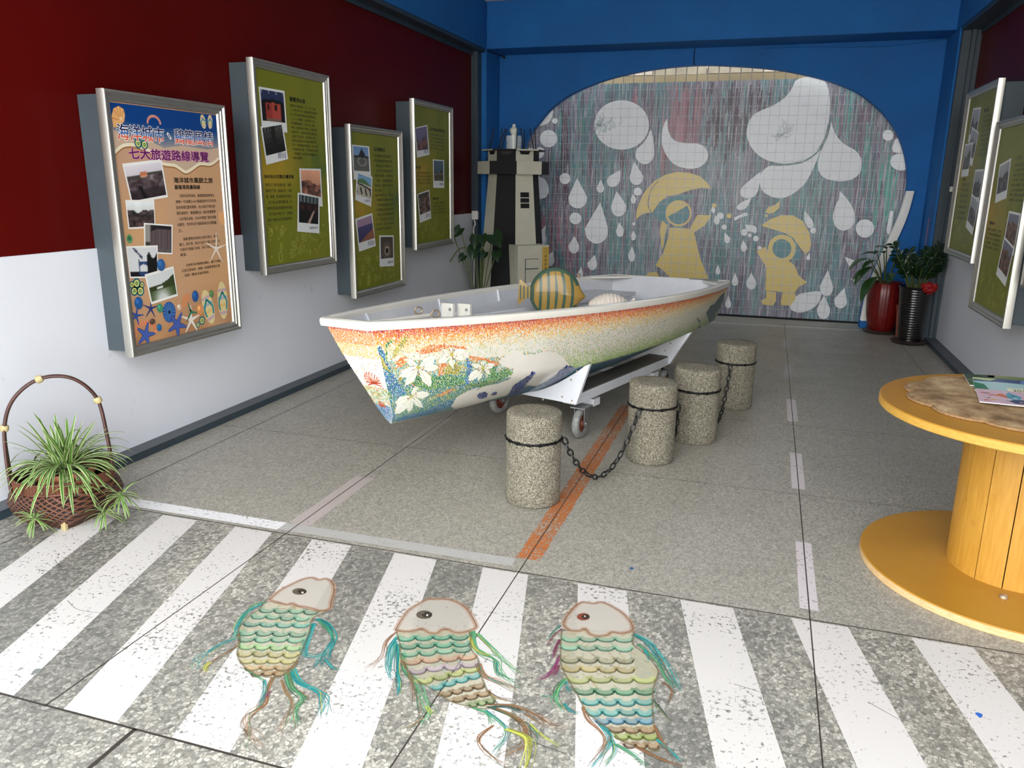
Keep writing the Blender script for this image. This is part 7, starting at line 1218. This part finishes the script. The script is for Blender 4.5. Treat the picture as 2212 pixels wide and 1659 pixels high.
def blade(mb, o, az, el, ln, wd, droop, twist=0.0):
    """arching strap leaf, cream margins and a green middle"""
    o = Vector(o); d = Vector((math.cos(az)*math.cos(el), math.sin(az)*math.cos(el), math.sin(el))); sd = Vector((-math.sin(az), math.cos(az), 0)); p = o.copy(); n = 12; v = []; c = []
    g = r.uniform(.85, 1.15); G1 = C(68*g, 104*g, 42*g); G2 = C(92*g, 128*g, 56*g); W_ = C(176, 186, 132)
    for i in range(n+1):
        u = i/n; wv = wd*(.55+.9*u)*(1-u)**.55 if u > .25 else wd*(.45+1.1*u); nn = d.cross(sd).normalized(); lift = wv*.30
        for q, cc, up_ in ((-1, W_, 1), (-.70, W_, .5), (-.60, G2, .45), (0, G1, 0), (.60, G2, .45), (.70, W_, .5), (1, W_, 1)):
            v.append(tuple(p+sd*wv*.5*q-nn*lift*up_*.6)); c.append(cc)
        p = p+d*ln/n; d = (d+Vector((0, 0, -droop/n*(.4+1.6*u)))).normalized()
        if p.z < .012: p.z = .012; d.z = max(d.z, 0)
    mb.add(v, [(i*7+k, i*7+k+1, (i+1)*7+k+1, (i+1)*7+k) for i in range(n) for k in range(6)], 0, c)
m = MB()
for k in range(150):
    az = r.uniform(0, 2*PI); t = k/150; el = r.uniform(.15, .75) if t < .72 else r.uniform(.9, 1.35)
    if math.sin(az) > .45 and el < .8: el += .25
    ln = r.uniform(.22, .36) if t < .72 else r.uniform(.20, .30)
    if math.cos(az) < -.3: ln *= 1.0
    blade(m, (BX+.02+r.uniform(-.03, .03), BY-.01+r.uniform(-.03, .03), .225), az, el, ln, r.uniform(.016, .025), r.uniform(1.3, 2.3) if t < .72 else r.uniform(.3, .9))
m.build('foliage', M['variegated'], pl, angle=180, ink=True)
for (cx_, cy_, cz_), k_, sz_ in (((BX+.06, BY-.235, .080), 22, .12), ((BX+.30, BY+.02, .125), 22, .13), ((BX+.265, BY-.05, .06), 20, .13), ((BX+.19, BY-.10, .20), 14, .12)):
    rn = MB(); rn.tube([(p.x, p.y, p.z) for p in spline([(BX+.03, BY-.05, .235), ((BX+cx_)/2, (BY+cy_)/2-.05, .26), (cx_, cy_, cz_)], 6)], .0022, 5)
    f = rn.build('runner', M['stem'], pl); q = MB()
    for k in range(k_): blade(q, (cx_, cy_, cz_), r.uniform(0, 2*PI), r.uniform(-.5, .9), sz_*r.uniform(.7, 1.1), r.uniform(.011, .016), r.uniform(.8, 2))
    q.build('plantlet', M['variegated'], f, angle=180, ink=True)

# ---------------------------------------------------------------- model lighthouse
LX, LY = -2.85, 8.93
lh = thing('model_lighthouse', (LX, LY, 0), 'black and cream eight-sided model lighthouse in the back left corner', 'lighthouse')
tow = math.atan2(-LY, -LX)                                           # direction from the tower to the entrance
octa = lambda R, k: (LX+R*math.cos(tow+math.radians(5+45*k)), LY+R*math.sin(tow+math.radians(5+45*k)))
def octo(name, prof, flip=0, caps=(True, True)):
    m = MB()
    for i in range(len(prof)-1):
        (r0, z0), (r1, z1) = prof[i], prof[i+1]
        for k in range(8):
            a, b, c, d = octa(r0, k), octa(r0, k+1), octa(r1, k+1), octa(r1, k)
            m.add([(*a, z0), (*b, z0), (*c, z1), (*d, z1)], [(0, 1, 2, 3)], (k+flip) % 2, smooth=False)
    for cap, (R, z) in zip(caps, (prof[0], prof[-1])):
        if cap: m.add([(*octa(R, k), z) for k in range(8)], [tuple(range(8))], 1, smooth=False)
    return m.build(name, [M['cream'], M['black']], lh)
octo('tower', [(.425, 0), (.286, 1.635)]); octo('gallery', [(.29, 1.635), (.412, 1.636), (.412, 1.775), (.30, 1.776)]); octo('lantern_room', [(.292, 1.775), (.292, 1.89)])
octo('roof', [(.365, 1.89), (.365, 1.905)])
rdir = Vector((math.cos(tow), math.sin(tow), 0)); 
def faced(k): a = tow+math.radians(5+45*k+22.5); return Vector((math.cos(a), math.sin(a), 0)), Vector((-math.sin(a), math.cos(a), 0))
for k in range(-2, 2):                                               # slots in the lantern room
    nrm, tan = faced(k); R_ = .292*math.cos(PI/8)
    m = MB(); o = Vector((LX, LY, 1.775))+nrm*R_; w_ = .07
    m.prism([(-w_, .112), (-w_*.7, .075), (w_*.7, .075), (w_, .112)], -.004, .004, 0, lambda x, z, y: tuple(o+tan*x+nrm*y+Vector((0, 0, z)))); m.build('slot', M['black'] if k % 2 == 0 else M['wire'], lh)
kf = 0                                                               # the face with window and porch
nrm, tan = faced(0); mid = lambda z: .425+(.286-.425)*z/1.635
def wplate(name, u0, u1, z0, z1, d0, d1, m_, bev=.002):
    b = MB(); f = lambda x, z, y: tuple(Vector((LX, LY, z))+nrm*(mid(z)*math.cos(PI/8)+y)+tan*x); b.prism([(u0, z0), (u1, z0), (u1, z1), (u0, z1)], d0, d1, 0, f); return b.build(name, M[m_], lh, bevel=bev)
wn = wplate('window', -.055, .055, 1.265, 1.440, -.004, .004, 'black')
for z in (1.322, 1.380): wplate('window_bar', -.058, .058, z-.005, z+.005, .003, .007, 'cream', 0)
pd = mid(0)*math.cos(PI/8)
def porch(name, u0, u1, z0, z1, d0, d1, m_, bev=.003):
    b = MB(); f = lambda x, z, y: tuple(Vector((LX, LY, z))+nrm*(pd+y)+tan*x); b.prism([(u0, z0), (u1, z0), (u1, z1), (u0, z1)], d0, d1, 0, f); return b.build(name, M[m_], lh, bevel=bev)
sgn = 1 if tan.dot(Vector((1, 0, 0))) > 0 else -1
U = lambda a, b: (min(a*sgn, b*sgn), max(a*sgn, b*sgn))
porch('porch', *U(-.19, .205), 0, .865, -.12, .11, 'cream')
porch('door_frame', *U(-.135, .09), 0, .75, .108, .116, 'cream'); porch('door', *U(-.10, .065), 0, .715, .114, .120, 'cream'); porch('door_rail', *U(-.10, .065), .60, .612, .119, .123, 'cabinet')
porch('door_edge', *U(-.104, -.098), 0, .72, .113, .122, 'cabinet', 0); porch('door_edge', *U(-.10, .065), .712, .718, .113, .122, 'cabinet', 0); porch('handle', *U(.048, .056), .40, .45, .119, .128, 'wire')
pq = MB(); o = Vector((LX, LY, 0))+nrm*(pd+.112); g = lambda x, z, y: tuple(o+tan*sgn*x+Vector((0, 0, z))+nrm*y)
pq.prism([(.118, .555), (.196, .555), (.196, .845), (.118, .845)], 0, .008, 0, g, C(204, 170, 84)); mpp = lambda x, z, h: g(x, z, .0084+h)
pq.stroke([(.118, .555), (.196, .555), (.196, .845), (.118, .845), (.118, .555)], .006, .006, C(178, 140, 60), mpp, .0002, sub=1)
for i, ch in enumerate('基隆島燈塔'): lay_text(pq, ch, .142, .762-.046*i-.036, .174, .762-.046*i, C(44, 36, 20), mpp, .0004)
for i, ch in enumerate('海洋'): lay_text(pq, ch, .158, .830-.030*i-.022, .178, .830-.030*i, C(60, 48, 24), mpp, .0004); lay_text(pq, '文化'[i], .136, .830-.030*i-.022, .156, .830-.030*i, C(60, 48, 24), mpp, .0004)
pq.build('plaque', M['print'], lh, ink=True)
MB().lathe([(.09, 1.905), (.09, 2.06), (.086, 2.06), (.086, 1.91)], (LX, LY, 0), 28).build('lamp_glass', M['glass'], lh)
MB().lathe([(.05, 1.905), (.052, 1.93), (.034, 1.945), (.030, 1.99), (.046, 2.01), (.046, 2.03), (.032, 2.045), (.028, 2.07), (.040, 2.09), (.048, 2.115), (.040, 2.14), (.024, 2.15), (.018, 2.165), (.020, 2.18), (.008, 2.19), (0, 2.192)], (LX+.0, LY, 0), 24).build('lamp', M['pearl'], lh)
for k, (u, v_, tz) in enumerate([(-.26, .10, .06), (-.17, .05, .09), (-.20, -.15, .07), (-.10, .2, .03), (.07, .12, .01), (.17, .16, -.04), (.24, .0, -.05), (.30, .12, -.02), (.05, -.25, 0.0)]):
    p = Vector((LX+u, LY-v_, 1.905)); q = p+Vector((tz, 0, .235)); MB().tube([p, q], .006, 6).build('spike', M['wire'], lh)
MB().tube([(LX-.33, LY+.05, 1.775), (LX-.35, LY+.02, 1.80), (LX-.33, LY, 1.82), (LX-.31, LY, 1.79)], .004, 5).build('wire_hook', M['wire'], lh)

# ---------------------------------------------------------------- pot plants
def leaf(mb, base, tip, wd, nrm=(0, 0, 1), heart=False, fold=.18, arch=.12):
    b, t = Vector(base), Vector(tip); d = t-b; ln = d.length; d.normalize(); sd = d.cross(Vector(nrm)); sd = sd.normalized() if sd.length > 1e-4 else d.orthogonal().normalized(); up_ = sd.cross(d); v = []; n = 10
    for i in range(n+1):
        u = i/n
        if heart: wv = wd*(1.05*math.sin(min(1, u*1.0+.20)*PI*.93)**.75)*(1-.25*u) if u < .98 else 0
        else: wv = wd*math.sin((u**.8)*PI)**.8 if 0 < u < 1 else 0
        c = b+d*ln*u+up_*(math.sin(u*PI)*arch*ln)
        back = -d*.16*ln*(1-u*5) if heart and u < .2 else Vector()
        for q in (-1, -.5, 0, .5, 1): v.append(tuple(c+sd*wv*.5*q+up_*fold*wv*abs(q)+back*abs(q)))
    mb.add(v, [(i*5+k, i*5+k+1, (i+1)*5+k+1, (i+1)*5+k) for i in range(n) for k in range(4)], 0)
def arc(a, b, lift=.1, n=8):
    a, b = Vector(a), Vector(b); return [a.lerp(b, i/n)+Vector((0, 0, lift*math.sin(PI*i/n)))*(1) for i in range(n+1)]
# red pot with long drooping leaves
RX, RY = 1.262, 9.33
rp = thing('potted_plant', (RX, RY, 0), 'leafy plant with long drooping leaves in the glossy red ribbed pot', 'potted plant')
MB().lathe([(0, 0), (.17, 0), (.185, .022), (.172, .028), (0, .03)], (RX, RY, 0), 40).build('saucer', M['saucer'], rp)
m = MB(); m.lathe([(.115, .028), (.135, .06), (.162, .20), (.175, .36), (.172, .47), (.160, .535), (.166, .55), (.152, .55), (.15, .50)], (RX, RY, 0), 96, rfun=lambda a, z: 1+.018*abs(math.sin(a*12))); m.build('pot', M['red_glaze'], rp)
MB().lathe([(.15, .50), (0, .51)], (RX, RY, 0), 24).build('soil', M['soil'], rp)
r = random.Random(5); st = MB(); lf = MB()
for k, (dx, dy, z, ln, w_, dr) in enumerate([(-.28, -.10, .80, .26, .12, -.14), (-.22, -.16, .72, .27, .12, -.20), (-.16, -.20, .62, .30, .12, -.26), (-.24, -.05, .70, .22, .10, -.16), (-.10, -.14, .86, .24, .10, .0), (-.06, -.05, .90, .20, .09, .02), (.06, -.12, .80, .22, .09, -.05), (.10, .02, .84, .2, .09, .0), (-.16, .04, .84, .22, .10, -.02), (.0, -.18, .66, .18, .08, -.08), (-.02, -.20, .58, .14, .05, -.02), (-.18, -.10, .78, .20, .10, -.10), (.14, -.10, .70, .2, .08, -.05)]):
    b = (RX+dx*.2, RY+dy*.2, .51); e = (RX+dx*.75, RY+dy*.75, z); st.tube(arc(b, e, .03), .006, 6)
    hd = Vector((dx, dy, 0)).normalized(); tip = Vector(e)+hd*ln*.8+Vector((0, 0, dr)); leaf(lf, e, tip, w_, (0, 0, 1), arch=.10)
st.build('stems', M['stem'], rp); lf.build('foliage', M['leaf_mid'], rp, angle=180)
# black pot with paired glossy leaves
KX, KY = 1.465, 8.78
kp = thing('potted_plant', (KX, KY, 0), 'plant with small paired glossy leaves in the ridged black pot', 'potted plant')
MB().lathe([(0, 0), (.15, 0), (.172, .026), (.158, .03), (0, .03)], (KX, KY, 0), 40).build('saucer', M['saucer'], kp)
m = MB(); pr_ = []
for k in range(64): z = .03+.53*k/63; pr_.append((.108+.042*(k/63)+.0032*math.sin(k*PI/1.5), z))
m.lathe(pr_+[(.160, .565), (.162, .58), (.145, .58), (.14, .53)], (KX, KY, 0), 64); m.build('pot', M['black_glaze'], kp, angle=60)
MB().lathe([(.145, .53), (0, .54)], (KX, KY, 0), 24).build('soil', M['soil'], kp)
st = MB(); lf = MB()
for k, (dx, dy, z) in enumerate([(-.26, -.02, .98), (-.14, -.10, .88), (-.05, -.14, .84), (.06, -.12, .86), (.13, -.06, .92), (.16, .02, .98), (.04, .04, .90), (-.10, .04, .92), (-.18, -.10, .80), (.00, -.18, .78), (.10, -.16, .80), (.18, -.10, .84), (-.08, .0, .86), (.08, .08, .94), (-.20, .03, .84), (.17, -.03, .90)]):
    b = Vector((KX+dx*.25, KY+dy*.25, .54)); e = Vector((KX+dx, KY+dy, z)); P_ = arc(b, e, .02, 10); st.tube(P_, [.009-.0005*i for i in range(11)], 6)
    for i in range(4, 11):
        p = P_[i]; t_ = (P_[min(10, i+1)]-P_[i-1]).normalized(); sdv = t_.cross(Vector((0, -1, .3))).normalized()
        for sg_ in (-1, 1):
            w_ = (sdv*sg_*.75+t_*.55+Vector((r.uniform(-.25, .25), r.uniform(-.35, .1), r.uniform(-.2, .2)))).normalized(); ln = r.uniform(.075, .105)*(1-.03*(i-4))
            leaf(lf, p, p+w_*ln, .040, (r.uniform(-.3, .3), -.6, .8), arch=.08)
st.build('stems', M['stem'], kp); lf.build('foliage', M['leaf_dark'], kp, angle=180)
m = MB(); r = random.Random(9)
for k in range(16):
    a = r.uniform(0, 2*PI); c = Vector((KX+.105+r.uniform(-.045, .045), KY-.125+r.uniform(-.02, .01), .575+r.uniform(-.035, .035))); d = Vector((math.cos(a)*.05, -.02, math.sin(a)*.04))
    leaf(m, c-d, c+d, .045, (0, -1, .2), arch=.25, fold=.35)
m.build('ribbon_bow', M['red_bow'], kp, angle=180)
# the clay pot half hidden between them
BXp, BYp = 1.463, 9.155
bp = thing('clay_pot', (BXp, BYp, 0), 'reddish clay pot half hidden behind the red and black pots', 'pot')
m = MB(); m.lathe([(0, .0), (.070, 0), (.094, .30), (.100, .30), (.100, .335), (.09, .335), (.085, .28)], (BXp, BYp, 0), 36); m.build('pot', M['terracotta'], bp)
# philodendron behind the boat
PX, PY = -2.945, 8.06
pp = thing('potted_plant', (PX, PY, 0), 'heart-leaved plant behind the boat, in front of the lighthouse', 'potted plant')
m = MB(); m.lathe([(0, 0), (.12, 0), (.15, .28), (.16, .28), (.16, .31), (.145, .31), (.14, .27)], (PX, PY, 0), 36); m.build('pot', M['terracotta'], pp)
MB().lathe([(.14, .27), (0, .275)], (PX, PY, 0), 20).build('soil', M['soil'], pp)
st = MB(); lf = MB(); cam = Vector((0, 0, 1.55))
for dx, z, sx, sz, w_, ln in [(-.20, 1.075, -.055, -.075, .10, .13), (-.27, .985, -.10, -.02, .045, .15), (-.03, 1.00, .0, -.11, .12, .13), (.035, 1.01, .03, -.09, .10, .12), (.15, 1.02, .09, -.10, .17, .16), (-.055, .89, .0, -.12, .12, .14), (.19, .855, .03, -.10, .10, .11), (.07, .84, -.03, -.07, .08, .09), (-.16, .80, -.05, -.06, .08, .09)]:
    dx, z, w_, ln = dx*1.045, 1.55-(1.55-z)*1.045, w_*1.12, ln*1.12
    top = Vector((PX+dx, PY-.02, z)); b = (PX+dx*.15, PY, .27); st.tube(arc(b, tuple(top), .02), .006, 6)
    leaf(lf, top+Vector((0, 0, .01)), top+Vector((sx, -.05, sz)).normalized()*ln, w_, (.25, -.9, .35), heart=w_ > .06, arch=.05)
st.tube([(p.x, p.y, p.z) for p in spline([(PX-.05, PY, .80), (PX-.14, PY-.03, .86), (PX-.24, PY-.03, .83), (PX-.33, PY-.03, .70)], 6)], .007, 6)
st.tube([(PX, PY+.04, .27), (PX+.01, PY+.04, .86)], .022, 8)
st.build('stems', M['stem'], pp); lf.build('foliage', M['leaf_dark'], pp, angle=180)

# ---------------------------------------------------------------- odds and ends on the walls
es = thing('foam_edging', (1.2, 9.54, 0), 'curved white foam edging strip standing along the right side of the round gate', 'edging strip')
cl = [(p.x, p.y) for p in spline([(1.408, 1.505), (1.363, 1.223), (1.262, .871), (1.150, .456), (1.108, .085)], 6)]
m = MB(); v = []
for i, (x, z) in enumerate(cl):
    u = i/(len(cl)-1); hw_ = .036+.008*math.sin(u*PI); yb = YB-.001; fr = YB-.085+.02*u
    for a, y in ((-hw_, yb), (-hw_, fr), (-hw_*.3, fr-.012), (hw_, fr), (hw_, yb)): v.append((x+a, y, z))
k = 5; n = len(cl)
m.add(v, [(i*k+j, i*k+(j+1) % k, (i+1)*k+(j+1) % k, (i+1)*k+j) for i in range(n-1) for j in range(k)]+[(0, 1, 2, 3, 4), tuple((n-1)*k+j for j in range(k))], 0, smooth=False)
m.build('foam_strip', M['foam'], es)
MB().prism([(1.075, .0), (1.145, .0), (1.145, .085), (1.07, .085)], YB-.075, YB-.002, 0, lambda x, z, y: (x, y, z)).build('base_block', M['blue'], es)
jb = thing('junction_box', (-3.33, 8.99, 1.15), 'small white electrical box where the left post meets the maroon panel', 'junction box')
MB().box(-3.375, -3.295, 8.955, 8.994, 1.115, 1.215).build('box', M['plastic'], jb, bevel=.005)
MB().box(-3.36, -3.34, 8.952, 8.957, 1.14, 1.19).build('cover', M['plastic'], jb, bevel=.002)
MB().tube([(p.x, p.y, p.z) for p in spline([(-3.35, 8.975, 1.115), (-3.335, 8.975, 1.06), (-3.355, 8.975, 1.0), (-3.352, 8.978, .8), (-3.352, 8.978, .05)], 6)], .009, 8).build('conduit', M['plastic'], jb)
sb = thing('switch_box', (1.68, 8.87, 1.53), 'tiny white box high on the right steel post', 'switch')
MB().box(1.655, 1.715, 8.855, 8.878, 1.505, 1.555).build('box', M['plastic'], sb, bevel=.004)
MB().box(1.67, 1.70, 8.850, 8.856, 1.518, 1.542).build('rocker', M['plastic'], sb, bevel=.002)
m = MB(); mp = lambda u, v, h: (1.5688-h, u, v)
m.prism([(9.20, .93), (9.232, .93), (9.232, 1.24), (9.20, 1.24)], 0, .001, 0, lambda y, z, h: (1.5695-h, y, z), C(196, 120, 128))
for i in range(9): m.ink([(9.205, 1.215-.032*i), (9.227, 1.215-.032*i), (9.227, 1.235-.032*i), (9.205, 1.235-.032*i)], C(222, 120, 112), mp, .0004)
tag(m.build('warning_strip', M['print'], ink=True), 'narrow pinkish red vertical strip stuck on the right blue column', 'sticker')
tag(MB().tube([(p.x, p.y, p.z) for p in spline([(-.935, 9.585, 2.845), (-.955, 9.588, 2.87), (-.955, 9.592, 3.015)], 5)], .005, 6).build('cable', M['wire']), 'short thin cable running from beam down to the top of the gate', 'cable')
tag(MB().tube([(p.x, p.y, p.z) for p in spline([(1.545, 9.57, 3.012), (1.3, 9.585, 2.985), (.9, 9.585, 2.965), (.3, 9.59, 2.985), (-.2, 9.59, 2.99)], 8)], .006, 6).build('cable', M['blue']), 'blue painted cable drooping under the beam at the upper right', 'cable')
m = MB(); m.tube([(-3.245, 9.13, 3.004), (-3.21, 9.35, 3.0), (-3.19, 9.56, 3.0)], .006, 6); m.lathe([(0, -.02), (.016, -.014), (.018, 0), (.014, .014), (0, .02)], (-3.19, 9.57, 2.995), 10); tag(m.build('gate_hook', M['wire']), 'small dark hook and bar under the left end of the blue beam', 'hook')
